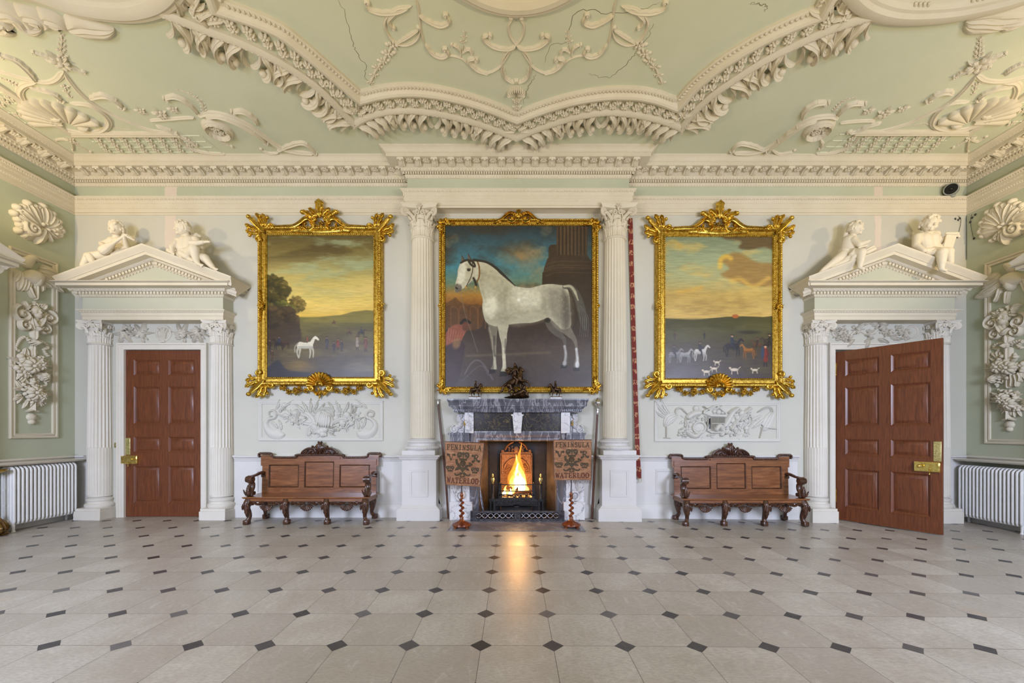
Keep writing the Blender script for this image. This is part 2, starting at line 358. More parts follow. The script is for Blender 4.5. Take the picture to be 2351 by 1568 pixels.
def floor_material():
    m, nt, bs = newmat('stone_floor'); s = 0.519
    c = N(nt, 'ShaderNodeTexCoord'); sep = N(nt, 'ShaderNodeSeparateXYZ'); nt.links.new(c.outputs['Object'], sep.inputs[0])
    wob = noise(nt, c.outputs['Object'], 6, 2)
    def cell(sock, off):
        g = math_(nt, 'DIVIDE', math_(nt, 'SUBTRACT', sock, off), s)
        f = math_(nt, 'FLOOR', math_(nt, 'ADD', g, 0.5)); d = math_(nt, 'ABSOLUTE', math_(nt, 'SUBTRACT', g, f))
        return g, f, d
    gx, fx, dx = cell(sep.outputs[0], 0.027 + s / 2); gy, fy, dy = cell(sep.outputs[1], 3.005)
    sm = math_(nt, 'ADD', dx, dy)
    sm2 = math_(nt, 'ADD', sm, math_(nt, 'MULTIPLY', math_(nt, 'SUBTRACT', wob, 0.5), 0.02))
    dia = math_(nt, 'LESS_THAN', sm2, 0.152)
    gro = math_(nt, 'LESS_THAN', math_(nt, 'MINIMUM', dx, dy), 0.0045)
    def rnd(a, b, k):
        cv = N(nt, 'ShaderNodeCombineXYZ'); nt.links.new(a, cv.inputs[0]); nt.links.new(b, cv.inputs[1]); cv.inputs[2].default_value = k
        w = N(nt, 'ShaderNodeTexWhiteNoise', noise_dimensions='3D'); nt.links.new(cv.outputs[0], w.inputs['Vector']); return w.outputs['Value']
    tx = math_(nt, 'FLOOR', gx); ty = math_(nt, 'FLOOR', gy)
    tile = ramp(nt, rnd(tx, ty, 1.7), [(0.0, S(170, 162, 151)), (0.5, S(181, 174, 163)), (1.0, S(192, 186, 175))])
    big = noise(nt, c.outputs['Object'], 2.2, 7, 0.65, 0.4)
    tile = mix(nt, ramp(nt, big, [(0.42, (0, 0, 0)), (0.7, (0.75, 0.75, 0.75))]), tile, S(162, 151, 136))
    fine = noise(nt, coords(nt, 'Object', (1, 3, 1)), 26, 5, 0.7)
    tile = mix(nt, ramp(nt, fine, [(0.40, (0, 0, 0)), (0.68, (0.75, 0.75, 0.75))]), tile, S(150, 143, 134))
    pale = noise(nt, coords(nt, 'Object', (2.5, 1, 1)), 5.0, 8, 0.75, 0.8)
    tile = mix(nt, ramp(nt, pale, [(0.55, (0, 0, 0)), (0.72, (0.55, 0.55, 0.55))]), tile, S(206, 202, 194))
    rust = noise(nt, c.outputs['Object'], 0.9, 3)
    tile = mix(nt, ramp(nt, rust, [(0.66, (0, 0, 0)), (0.74, (0.35, 0.35, 0.35))]), tile, S(186, 150, 110))
    dk = ramp(nt, rnd(fx, fy, 4.2), [(0.0, S(50, 49, 51)), (0.8, S(72, 70, 72)), (1.0, S(104, 101, 100))])
    dk = mix(nt, ramp(nt, noise(nt, c.outputs['Object'], 14, 6, 0.7), [(0.55, (0, 0, 0)), (0.8, (0.5, 0.5, 0.5))]), dk, S(110, 106, 104))
    col = mix(nt, gro, tile, S(112, 106, 98)); col = mix(nt, dia, col, dk)
    nt.links.new(col, bs.inputs['Base Color'])
    r = math_(nt, 'ADD', math_(nt, 'MULTIPLY', fine, 0.22), math_(nt, 'ADD', math_(nt, 'MULTIPLY', rnd(tx, ty, 9.1), 0.10), 0.20))
    nt.links.new(r, bs.inputs['Roughness']); bs.inputs['Specular IOR Level'].default_value = 0.5
    hh = math_(nt, 'SUBTRACT', math_(nt, 'MULTIPLY', big, 0.3), math_(nt, 'MULTIPLY', gro, 0.5))
    bump(nt, bs, hh, 0.12, 0.01); return m
FLOOR = floor_material()
# ================================================================ room shell
BX0, BX1, BB = -1.83, 2.00, 0.24                           # breakfront over the chimney
FSL = 0.0075                                               # the old floor sinks a little towards the right
def fz(x): return -FSL * max(0.0, x)
mb = MB(); mb.grid([[(x, YR, fz(x)), (x, YW + 1.3, fz(x))] for x in (XL, 0.0, XR)]); struct('floor', mb, FLOOR)
mb = MB(); mb.grid([[(XL, YR, ZC), (XL, YW, ZC)], [(XR, YR, ZC), (XR, YW, ZC)]]); CEIL = struct('ceiling', mb, SAGE_CEIL)
DL, DR, DTOP = (-6.94, -5.57), (5.74, 7.10), 2.99          # door openings
FO = (-0.60, 0.75, 1.36)                                   # fireplace opening
xs = [XL, DL[0], DL[1], FO[0], FO[1], DR[0], DR[1], XR]; zs = [-0.07, FO[2], DTOP, ZC]
mb = MB(); o = mb.pts([(x, YW, z) for x in xs for z in zs])
for i in range(7):
    for j in range(3):
        if (i in (1, 5) and j < 2) or (i == 3 and j < 1): continue
        a = o + i * 4 + j; mb.N.append([a, a + 4, a + 5, a + 1])
struct('wall_back', mb, PALE)
mb = MB()
for a, b in (DL, DR):                                      # reveals of the door openings
    for x in (a, b): mb.grid([[(x, YW, 0), (x, YW, DTOP)], [(x, YW + 0.22, 0), (x, YW + 0.22, DTOP)]])
    mb.grid([[(a, YW, DTOP), (b, YW, DTOP)], [(a, YW + 0.22, DTOP), (b, YW + 0.22, DTOP)]])
struct('trim_15', mb, WORN)
for nm, x in (('wall_left', XL), ('wall_right', XR)):
    mb = MB(); mb.grid([[(x, YR, -0.07), (x, YW, -0.07)], [(x, YR, ZC), (x, YW, ZC)]]); struct(nm, mb, SAGE)
mb = MB(); mb.grid([[(XL, YR, -0.07), (XR, YR, -0.07)], [(XL, YR, ZC), (XR, YR, ZC)]]); struct('wall_front', mb, PALE)
mb = MB()                                                  # passage behind the open door
y0, y1 = YW + 0.22, YW + 1.3
mb.grid([[(DR[0] - 0.5, y0, 0), (DR[0] - 0.5, y1, 0), (DR[1] + 0.5, y1, 0), (DR[1] + 0.5, y0, 0)], [(DR[0] - 0.5, y0, 3.1), (DR[0] - 0.5, y1, 3.1), (DR[1] + 0.5, y1, 3.1), (DR[1] + 0.5, y0, 3.1)]])
mb.grid([[(DR[0] - 0.5, y0, 3.1), (DR[1] + 0.5, y0, 3.1)], [(DR[0] - 0.5, y1, 3.1), (DR[1] + 0.5, y1, 3.1)]])
struct('wall_passage', mb, PALE)
mb = MB(); mb.box(BX0, BX1, YW - BB, YW + 0.01, 5.44, ZC); struct('wall_breakfront', mb, SAGE_CEIL)

RING = [(XL, YR), (XL, YW), (BX0, YW), (BX0, YW - BB), (BX1, YW - BB), (BX1, YW), (XR, YW), (XR, YR)]
SEGS = []                                                  # straight runs in view: (matrix, length, start trim, end trim)
for i in range(7):
    a, b = Vector(RING[i]), Vector(RING[i + 1]); d = b - a; ang = math.atan2(d.y, d.x)
    SEGS.append((T(a.x, a.y, 0) @ RZ(ang), d.length, i))
def run(seg, p, step, lo=None, hi=None):                   # positions along a run for something standing p out from the wall
    M, ln, i = seg
    inner0, inner1 = i in (1, 2 + 99, 5), i in (1 - 1, 4 + 99)
    s0 = {0: 5.0, 1: p, 2: 0, 3: -p, 4: -p, 5: 0, 6: p}[i]; s1 = {0: ln - p, 1: ln - p, 2: ln + p, 3: ln + p, 4: ln - 0, 5: ln - p, 6: ln - 5.0}[i]
    if i == 1: s1 = ln
    if s1 - s0 < step * 0.6: return []
    k = max(1, round((s1 - s0) / step)); st = (s1 - s0) / k
    return [s0 + st * (j + 0.5) for j in range(k)]
# frieze band in sage between architrave and cornice
mb = MB(); mb.sweep(RING, [(0.004, 5.66), (0.004, 5.95)], closed=True); struct('wall_frieze', mb, SAGE)
# cornice
mb = MB()
mb.sweep(RING, [(0, 5.90), (0.02, 5.90), (0.037, 5.935), (0.04, 5.94), (0.04, 5.985), (0.075, 5.99), (0.085, 5.992), (0.097, 6.03), (0.105, 6.035), (0.105, 6.105),
                (0.29, 6.105), (0.29, 6.162), (0.298, 6.165), (0.305, 6.175), (0.315, 6.18), (0.33, 6.205), (0.365, 6.228), (0.375, 6.233), (0.375, 6.25)], closed=True)
for sg in SEGS:
    mb.M = sg[0]
    for x in run(sg, 0.07, 0.042): mb.box(x - 0.013, x + 0.013, -0.074, -0.035, 5.946, 5.984)
    for x in run(sg, 0.09, 0.06):
        mb.ell((x, -0.088, 6.01), (0.02, 0.014, 0.02), None, 6, 5)
    for x in run(sg, 0.03, 0.05): mb.ell((x, -0.028, 5.918), (0.018, 0.010, 0.015), None, 6, 4)
    for x in run(sg, 0.3, 0.045): mb.ell((x, -0.300, 6.168), (0.014, 0.007, 0.009), None, 5, 4)
    for x in run(sg, 0.11, 0.055): mb.ell((x, -0.108, 6.045), (0.016, 0.008, 0.008), None, 5, 4)
COR = struct('trim_1', mb, CREAM)
def once(build, name, mat):
    o = build.build(name, mat); me = o.data; bpy.data.objects.remove(o); return me
q = MB(); q.prism([(0, 0)] * 0 + [(-0.05, -0.005), (0.05, -0.005), (0.05, 0.07), (-0.05, 0.07)], -0.10, 0)
q = MB()
prof = [(0, -0.062), (-0.03, -0.068), (-0.065, -0.05), (-0.10, -0.028), (-0.135, -0.024), (-0.165, -0.034), (-0.172, -0.02), (-0.172, 0)]
q.grid([[(x, y, z) for y, z in [(0, 0)] + prof] for x in (-0.05, -0.042, 0.042, 0.05)], c0=True, c1=True)
for sx in (-1, 1): q.tube([(sx * 0.05, -0.155, -0.022), (sx * 0.058, -0.155, -0.022)], 0.02, 8)
q.M = T(0, -0.16, -0.026) @ RX(-PI / 2 - 0.2) @ np.diag([1, 1, 1, 1.0])
q.M = np.eye(4)
q.tube(crv([(0, -0.02, -0.07), (0, -0.07, -0.055), (0, -0.12, -0.034), (0, -0.165, -0.042)]), [0.012, 0.018, 0.02, 0.012], 6, sx=1.6)
MOD = once(q, 'modillion', CREAM)
q = MB(np.diag([1, -1, -1, 1.0])); q.flower(0, 0, 0.062, 0.035, 8); q.flower(0, 0, 0.034, 0.045, 5, a0=0.3, lo=True)
ROS = once(q, 'rosette', CREAM)
for sg in SEGS:
    if sg[2] in (2, 4): xsR = [sg[1] / 2]
    else: xsR = run(sg, 0.2, 0.29)
    for k, x in enumerate(xsR):
        o = bpy.data.objects.new('modillion', MOD); COL.objects.link(o); o.matrix_world = Matrix((sg[0] @ T(x, -0.103, 6.105)).tolist()); o.parent = COR
        if k + 1 < len(xsR):
            o = bpy.data.objects.new('rosette', ROS); COL.objects.link(o); o.matrix_world = Matrix((sg[0] @ T((x + xsR[k + 1]) / 2, -0.20, 6.104)).tolist()); o.parent = COR
# architrave band
mb = MB()
mb.sweep(RING, [(0, 5.395), (0.012, 5.395), (0.012, 5.43), (0.03, 5.43), (0.03, 5.488), (0.038, 5.492), (0.042, 5.505), (0.05, 5.515), (0.05, 5.572), (0.058, 5.576), (0.063, 5.588), (0.066, 5.595), (0.066, 5.622),
                (0.072, 5.63), (0.10, 5.665), (0.106, 5.67), (0.106, 5.685), (0, 5.692)], closed=True)
for sg in SEGS:
    mb.M = sg[0]
    for x in run(sg, 0.04, 0.036): mb.ell((x, -0.040, 5.502), (0.012, 0.008, 0.010), None, 5, 4)
    for x in run(sg, 0.06, 0.045): mb.ell((x, -0.060, 5.586), (0.016, 0.008, 0.009), None, 5, 4)
    for k, x in enumerate(run(sg, 0.085, 0.07)):
        mb.ell((x, -0.087, 5.645), (0.026, 0.007, 0.016), RY(0.7), 6, 4); mb.ell((x + 0.035, -0.087, 5.643), (0.012, 0.008, 0.02), RY(-0.6), 5, 4)
mb.M = np.eye(4); mb.box(BX0, BX1, YW - BB, YW, 5.425, 5.445)
struct('trim_2', mb, CREAM)
# dado rails, baseboards, dado panels
RAIL = [(0, 1.0), (0.012, 1.005), (0.02, 1.035), (0.035, 1.045), (0.04, 1.06), (0.062, 1.075), (0.068, 1.08), (0.068, 1.10), (0.06, 1.106), (0, 1.106)]
BASE = [(0, 0.235), (0.02, 0.225), (0.026, 0.205), (0.04, 0.19), (0.045, 0.175), (0.045, -0.06)]
mb = MB(); mb2 = MB()
for a, b in ((XL, -7.62), (-4.98, -1.95), (-1.27, -1.0), (1.15, 1.46), (2.14, 5.08), (7.70, XR)):
    mb.sweep([(a, YW), (b, YW)], [(0.004, 0.2), (0.004, 1.0)] + RAIL); mb2.sweep([(a, YW), (b, YW)], BASE)
struct('trim_3', mb, WHITE); struct('baseboard_back', mb2, WHITE)
for nm, kk, x, sd in (('left', 4, XL, 1), ('right', 5, XR, -1)):
    mb = MB(); mb.sweep([(x, YW - 1.25), (x, YW)] if sd == 1 else [(x, YW), (x, YW - 1.25)], RAIL); struct('trim_%d' % kk, mb, WORN)
    mb = MB(); mb.sweep([(x, YW - 1.25), (x, YW)] if sd == 1 else [(x, YW), (x, YW - 1.25)], BASE); struct('baseboard_' + nm, mb, WHITE)
PANEL = [(-0.045, 0.0), (-0.04, 0.016), (-0.028, 0.02), (-0.02, 0.010), (-0.008, 0.012), (0.0, 0.0)]
def rect_mould(mb, u0, u1, v0, v1, prof=PANEL, z=0.0):
    mb.sweep([(u0, v0), (u0, v1), (u1, v1), (u1, v0)], [(p, q + z) for p, q in prof], closed=True, side=-1)
mb = MB(M_BACK)
for u0, u1 in ((-4.60, -2.35), (2.535, 4.77)): rect_mould(mb, u0, u1, 0.405, 0.857, z=0.004)
struct('trim_6', mb, WHITE)
mb = MB(); mb.box(-1.012, 1.11, 6.394, YW, -0.02, 0.006); struct('floor_hearth', mb, HEARTH)
# patched strips of bare paint on the wall, kept with their own outline
PATCH = paint('patched_plaster', S(214, 200, 186), S(218, 206, 192), 0.7, 2, 40, 0.05)
for X, w, z0, z1 in ((-6.13, 0.10, 4.55, 5.39), (6.52, 0.055, 4.6, 5.39), (-6.12, 0.11, 5.69, 5.90), (6.52, 0.08, 5.69, 5.90)):
    g = random.Random(int(X * 7 + z0)); mb = MB(); r = []
    for z in np.linspace(z0, z1, 9): r.append([(X - w + g.uniform(-0.012, 0.012), YW - (0.0055 if z0 > 5.5 else 0.0012), z), (X + w + g.uniform(-0.012, 0.012), YW - (0.0055 if z0 > 5.5 else 0.0012), z)])
    mb.grid(r); o = struct('wall_patch', mb, PATCH)

# ================================================================ ceiling plasterwork
ZB = 6.14
k1 = lambda P, Z=ZC: [cl(x / 2.939, y / 2.939, Z) for x, y in P]
k2 = lambda P, Z=ZC: [cl(775 + x / 2.939, y / 2.939, Z) for x, y in P]
k6 = lambda P, Z=ZC: [cl(1551 + x / 2.939, y / 2.939, Z) for x, y in P]
def resamp(P, n):
    P = crv(P, 8); d = np.concatenate([[0], np.cumsum(np.linalg.norm(np.diff(P, axis=0), axis=1))]); t = np.linspace(0, d[-1], n)
    return np.stack([np.interp(t, d, P[:, 0]), np.interp(t, d, P[:, 1])], 1)
cA = k1([(1510, 55)], ZB)[0]; c1 = k2([(155, 655)], ZB)[0]; c2 = k2([(1212, 795)], ZB)[0]; c3 = k2([(2290, 700)], ZB)[0]; cE = k6([(940, 100)], ZB)[0]
inn = [[(cA[0] + 0.12, -3.75), (cA[0] + 0.10, -4.1), (cA[0] + 0.04, -4.4), cA],
       [cA] + k1([(1700, 120), (1900, 210), (2060, 330), (2200, 450)], ZB) + [c1],
       [c1] + k2([(250, 630), (350, 614), (480, 607), (620, 617), (760, 642), (900, 678), (1050, 728)], ZB) + [c2],
       [c2] + k2([(1350, 740), (1500, 692), (1650, 656), (1800, 634), (1900, 629), (2050, 634), (2180, 660)], ZB) + [c3],
       [c3] + k6([(100, 595), (200, 508), (300, 430), (450, 335), (600, 250), (780, 165)], ZB) + [cE],
       [cE, (cE[0] - 0.04, -4.4), (cE[0] - 0.10, -4.1), (cE[0] - 0.12, -3.75)]]
dA = k1([(1085, 140)], ZB)[0]; d1 = k2([(118, 892)], ZB)[0]; d2 = k2([(1212, 975)], ZB)[0]; d3 = k2([(2328, 915)], ZB)[0]; dE = k6([(1390, 150)], ZB)[0]
out = [[dA] + k1([(1250, 205), (1450, 280), (1650, 355), (1850, 450), (2000, 540), (2150, 650)], ZB) + [d1],
       [d1] + k2([(200, 840), (300, 805), (430, 788), (560, 793), (700, 813), (850, 848), (1000, 893), (1120, 938)], ZB) + [d2],
       [d2] + k2([(1300, 932), (1450, 878), (1600, 833), (1750, 806), (1850, 800), (2000, 815), (2150, 848), (2250, 882)], ZB) + [d3],
       [d3] + k6([(130, 805), (250, 690), (400, 585), (600, 460), (800, 360), (1000, 270), (1200, 200)], ZB) + [dE]]
NS = 26
ri = [resamp(p, NS) for p in inn]; ro = [resamp(p, NS) for p in out]
pin = np.vstack([r[:-1] for r in ri] + [ri[-1][-1:]]); pout = np.vstack([r[:-1] for r in ro] + [ro[-1][-1:]])
def along(P, step):
    d = np.concatenate([[0], np.cumsum(np.linalg.norm(np.diff(P, axis=0), axis=1))]); k = max(1, int(d[-1] / step)); t = (np.arange(k) + 0.5) * d[-1] / k
    x = np.stack([np.interp(t, d, P[:, 0]), np.interp(t, d, P[:, 1])], 1); e = np.stack([np.interp(t + 0.01, d, P[:, 0]), np.interp(t + 0.01, d, P[:, 1])], 1) - x
    l = np.linalg.norm(e, axis=1)[:, None]; l[l < 1e-6] = 1; e = e / l
    return x, np.arctan2(e[:, 1], e[:, 0])
mb = MB(M_CEIL)
mb.sweep(pin, [(0, 0), (0, 0.035), (0.012, 0.045), (0.05, 0.052), (0.056, 0.064), (0.062, 0.072), (0.078, 0.098), (0.105, 0.112), (0.135, 0.108), (0.155, 0.095), (0.162, 0.08), (0.172, 0.078), (0.172, 0.03)])
x, a = along(pin, 0.05)
for (u, v), t in zip(x, a):
    n = t - PI / 2; mb.ell((u + 0.034 * math.cos(n), v + 0.034 * math.sin(n), 0.058), (0.016, 0.026, 0.012), RZ(t + 0.35), 6, 5)
tr7 = struct('trim_7', mb, CREAM)
mb = MB(M_CEIL)
mb.sweep(pout, [(-0.115, 0.03), (-0.115, 0.07), (-0.10, 0.082), (-0.07, 0.098), (-0.045, 0.10), (-0.04, 0.09), (-0.01, 0.085), (0.0, 0.065), (0, 0)])
x, a = along(pout, 0.06)
for (u, v), t in zip(x, a):
    n = t + PI / 2; mb.ell((u + 0.03 * math.cos(n), v + 0.03 * math.sin(n), 0.086), (0.022, 0.010, 0.012), RZ(t + 0.5), 5, 4)
struct('trim_8', mb, CREAM)
mb = MB(M_CEIL)                                            # rosette band between the two mouldings
for i in range(4):
    A, B = ri[i + 1], ro[i]
    mb.grid([[(p[0], p[1], 0.032), (q[0], q[1], 0.032)] for p, q in zip(A, B)])
band = struct('trim_9', mb, SAGE_CEIL)
q = MB(np.diag([1, -1, -1, 1.0])); q.flower(0, 0, 0.062, 0.075, 6); R6 = once(q, 'rosette', CREAM)
for i in range(4):
    A, B = ri[i + 1], ro[i]; mid = A * 0.46 + B * 0.54
    dv = B - A; dv /= np.linalg.norm(dv, axis=1)[:, None]
    d = np.concatenate([[0], np.cumsum(np.linalg.norm(np.diff(mid, axis=0), axis=1))]); k = int(d[-1] / 0.085)
    for j in range(1, k):
        t = d[-1] * j / k; u, v = np.interp(t, d, mid[:, 0]), np.interp(t, d, mid[:, 1]); ou, ov = np.interp(t, d, dv[:, 0]), np.interp(t, d, dv[:, 1])
        s_ = 0.042 if j % 2 else -0.042
        o = bpy.data.objects.new('rosette', R6); COL.objects.link(o); o.location = (u + ou * s_, -(v + ov * s_), ZC - 0.03); o.rotation_euler = (0, 0, j * 0.7); o.parent = band
    mbc = MB(M_CEIL)
    for e in (0, -1):                                      # little curled leaves in the pointed ends of the band
        sgn = 1 if e == 0 else -1; tq = mid[4] - mid[0] if e == 0 else mid[-1] - mid[-5]; t = math.atan2(tq[1], tq[0]) + (0 if e == 0 else PI)
        for off in (-0.05, 0.0, 0.05):
            mbc.leaf(mid[e][0] - off * math.sin(t), mid[e][1] + off * math.cos(t), t + off * 4, 0.2, 0.07, 0.06, bend=off * 18, z=0.03, n=12)
    mbc.build('end_leaves', CREAM, band)
# acanthus fringe hanging off the outer moulding
t = thing('acanthus_fringe', 'deep carved acanthus leaves fringing the outside of the lobed ceiling border', 'plaster ornament', (0, 5.5, ZC))
for i in range(4):
    P = ro[i]; d = np.concatenate([[0], np.cumsum(np.linalg.norm(np.diff(P, axis=0), axis=1))]); ln = d[-1]
    k = max(8, int(ln / 0.165)); q = MB(M_CEIL)
    for j in range(k):
        f = (j + 0.5) / k; s_ = f * ln
        u, v = np.interp(s_, d, P[:, 0]), np.interp(s_, d, P[:, 1]); u2, v2 = np.interp(min(ln, s_ + 0.02), d, P[:, 0]), np.interp(min(ln, s_ + 0.02), d, P[:, 1])
        if f > 0.99: continue
        tg = math.atan2(v2 - v, u2 - u); nm = tg - PI / 2
        ph = (f * (2 if i in (1, 2) else 3)) % 1.0; sd = 1 if ph < 0.5 else -1
        big = (0.28 if i in (1, 2) else 0.34) + 0.13 * abs(math.cos(ph * PI))
        q.leaf(u - 0.02 * math.cos(nm), v - 0.02 * math.sin(nm), nm + sd * 1.0, big, 0.11, 0.10, bend=-sd * 2.1, nl=3, z=0.02, lift=0.05, rid=3, n=16, ws=(0.6, 1.0, 0.9, 0.75, 0.7, 0.5))
        e = nm + sd * 0.25
        q.blob(u + 0.62 * big * math.cos(e), v + 0.62 * big * math.sin(e), 0.05, 0.05, 0.055, z=0.06)
        q.leaf(u, v, nm + sd * 0.3, big * 0.62, 0.06, 0.07, bend=-sd * 1.6, nl=2, z=0.02, lift=0.03, n=12)
    q.build('leaf_border', CREAM, t)
# large roundel and oval frames running out of view
RND = [(-0.16, 0), (-0.15, 0.04), (-0.12, 0.05), (-0.10, 0.09), (-0.05, 0.12), (0.0, 0.12), (0.03, 0.09), (0.06, 0.085), (0.09, 0.05), (0.10, 0)]
mb = MB(M_CEIL); mb.sweep([(0.05 + 1.0 * math.cos(a), -3.6 + 1.0 * math.sin(a)) for a in np.linspace(0, 2 * PI, 72, endpoint=False)], RND, closed=True); struct('trim_10', mb, CREAM)
for sgn, nm in ((1, 'trim_11'), (-1, 'trim_12')):
    base = [(-140, -70), (-40, -22), (75, 0), (170, 32), (272, 46), (335, 40), (380, 20), (408, -14), (412, -60), (380, -120)]
    if sgn < 0: base = [(2700, -150), (2500, -60), (2351, 0), (2270, 22), (2180, 38), (2080, 42), (2010, 26), (1968, -8), (1950, -60), (1960, -120)][::1]
    P = resamp([cl(x, y, ZB) for x, y in base], 60)
    mb = MB(M_CEIL); mb.sweep(P, [(p * 1.1, w) for p, w in RND], caps=False)
    x, a = along(P, 0.05)
    for j, ((u, v), tt) in enumerate(zip(x, a)):
        if (j // 4) % 3 == 0: mb.ell((u + 0.10 * math.cos(tt + PI / 2) * sgn, v + 0.10 * math.sin(tt + PI / 2) * sgn, 0.055), (0.02, 0.03, 0.02), RZ(tt + 0.6), 6, 5)
    struct(nm, mb, CREAM)
# scrolling band mouldings and leaf fill between the ovals and the lobed border
for kf, fx, lab in ((k1, lambda x: x, 'left'), (k6, lambda x: 2351 - x, 'right')):
    t = thing('plaster_spandrel', 'curled plaster leaves wedged between the oval frame and the lobed border, %s end' % lab, 'plaster ornament', (-3.6 if lab == 'left' else 3.8, 4.7, ZC))
    q = MB(M_CEIL)
    for x, y, a, ln, bd in ((1215, 85, 0.9, 0.30, 0.8), (1260, 60, 1.4, 0.34, 0.6), (1310, 80, 1.0, 0.30, -0.7), (1340, 115, 0.7, 0.30, -0.8), (1390, 130, 0.5, 0.26, -1.0), (1290, 20, 1.5, 0.3, -0.8), (1340, 20, 1.7, 0.28, 0.8)):
        u, v = kf([(fx(x), y)])[0]
        if lab == 'right': a, bd = PI - a, -bd
        q.leaf(u, v, a, ln, 0.11, 0.09, bend=bd, nl=4, n=16)
    q.build('leaves', CREAM, t)

def ceil_set(name, label, kf, items, loc, flip=1):
    t = thing(name, label, 'plaster ornament', loc)
    for kind, *arg in items:
        q = MB(M_CEIL)
        if kind == 'band':
            pts, w, h = arg; q.stroke(resamp(kf(pts), 40), np.array((0.35,) + (1,) * 10 + (0.35,)) * w * 0.68, h * 0.5, nc=9, rid=2); q.build('scroll_band', CREAM, t)
        elif kind == 'leaf':
            pts, w, h = arg; P = resamp(kf(pts), 26); q.stroke(P, np.array((0.35, 0.7, 1, 1.0, 0.8, 0.25)) * w * 1.0, h * 0.6, nc=9, rid=3, scal=0.3, nl=5); e1 = P[-1] - P[-4]; e1 /= np.linalg.norm(e1); sg_ = 1 if (P[-1] - P[0])[0] * e1[1] - (P[-1] - P[0])[1] * e1[0] > 0 else -1; nn = np.array([-e1[1], e1[0]]) * sg_; cc = P[-1] + nn * w * 0.55; q.scroll(cc, w * 0.75, 0.01, math.atan2(-nn[1], -nn[0]), sg_ * 0.9, w * 0.36, h * 0.6, n=18)
            for m_ in (8, 13, 18): q.blob(P[m_][0] - nn[0] * w * 0.5, P[m_][1] - nn[1] * w * 0.5, w * 0.4, w * 0.4, h * 0.55)
            q.build('leaf_scroll', CREAM, t)
        elif kind == 'flower':
            (x, y), r = arg; u, v = kf([(x, y)])[0]; q.flower(u, v, r, r * 0.6, 7)
            for a in range(5): q.leaf(u, v, a * 1.256 + 0.4, r * 1.5, r * 0.7, r * 0.35, n=9, nl=2)
            q.build('flower', CREAM, t)
        elif kind == 'husk':
            pts, n, r = arg; P = resamp(kf(pts), n)
            for j, (u, v) in enumerate(P):
                rr = r * (1 - 0.55 * j / n); q.flower(u, v, rr, rr * 0.7, 5, a0=j, lo=True)
                for sd in (-1, 1): q.blob(u + sd * rr * 1.1, v, rr * 0.55, rr * 0.35, rr * 0.4)
            q.stroke(P, r * 0.22, r * 0.35); q.build('husk_drop', CREAM, t)
        elif kind == 'shell':
            (x, y), r, a0, a1 = arg; u, v = kf([(x, y)])[0]; q.shell(u, v, r, a0, a1, 11, 0.09); q.build('shell', CREAM, t)
        elif kind == 'ring':
            (x, y), r = arg; u, v = kf([(x, y)])[0]; q.stroke([(u + r * math.cos(a), v + r * math.sin(a)) for a in np.linspace(0, 2 * PI, 40)], 0.045, 0.055)
            for a in np.arange(16) * PI / 8: q.leaf(u + r * math.cos(a), v + r * math.sin(a), a + 1.9, 0.12, 0.05, 0.06, z=0.02, n=8, nl=2)
            q.bunch(u, v, r * 0.9, 0.07, 5); q.build('wreath', CREAM, t)
        elif kind == 'blob':
            (x, y), ru, rv, h = arg; u, v = kf([(x, y)])[0]; q.blob(u, v, ru, rv, h); q.build('boss', CREAM, t)
    return t
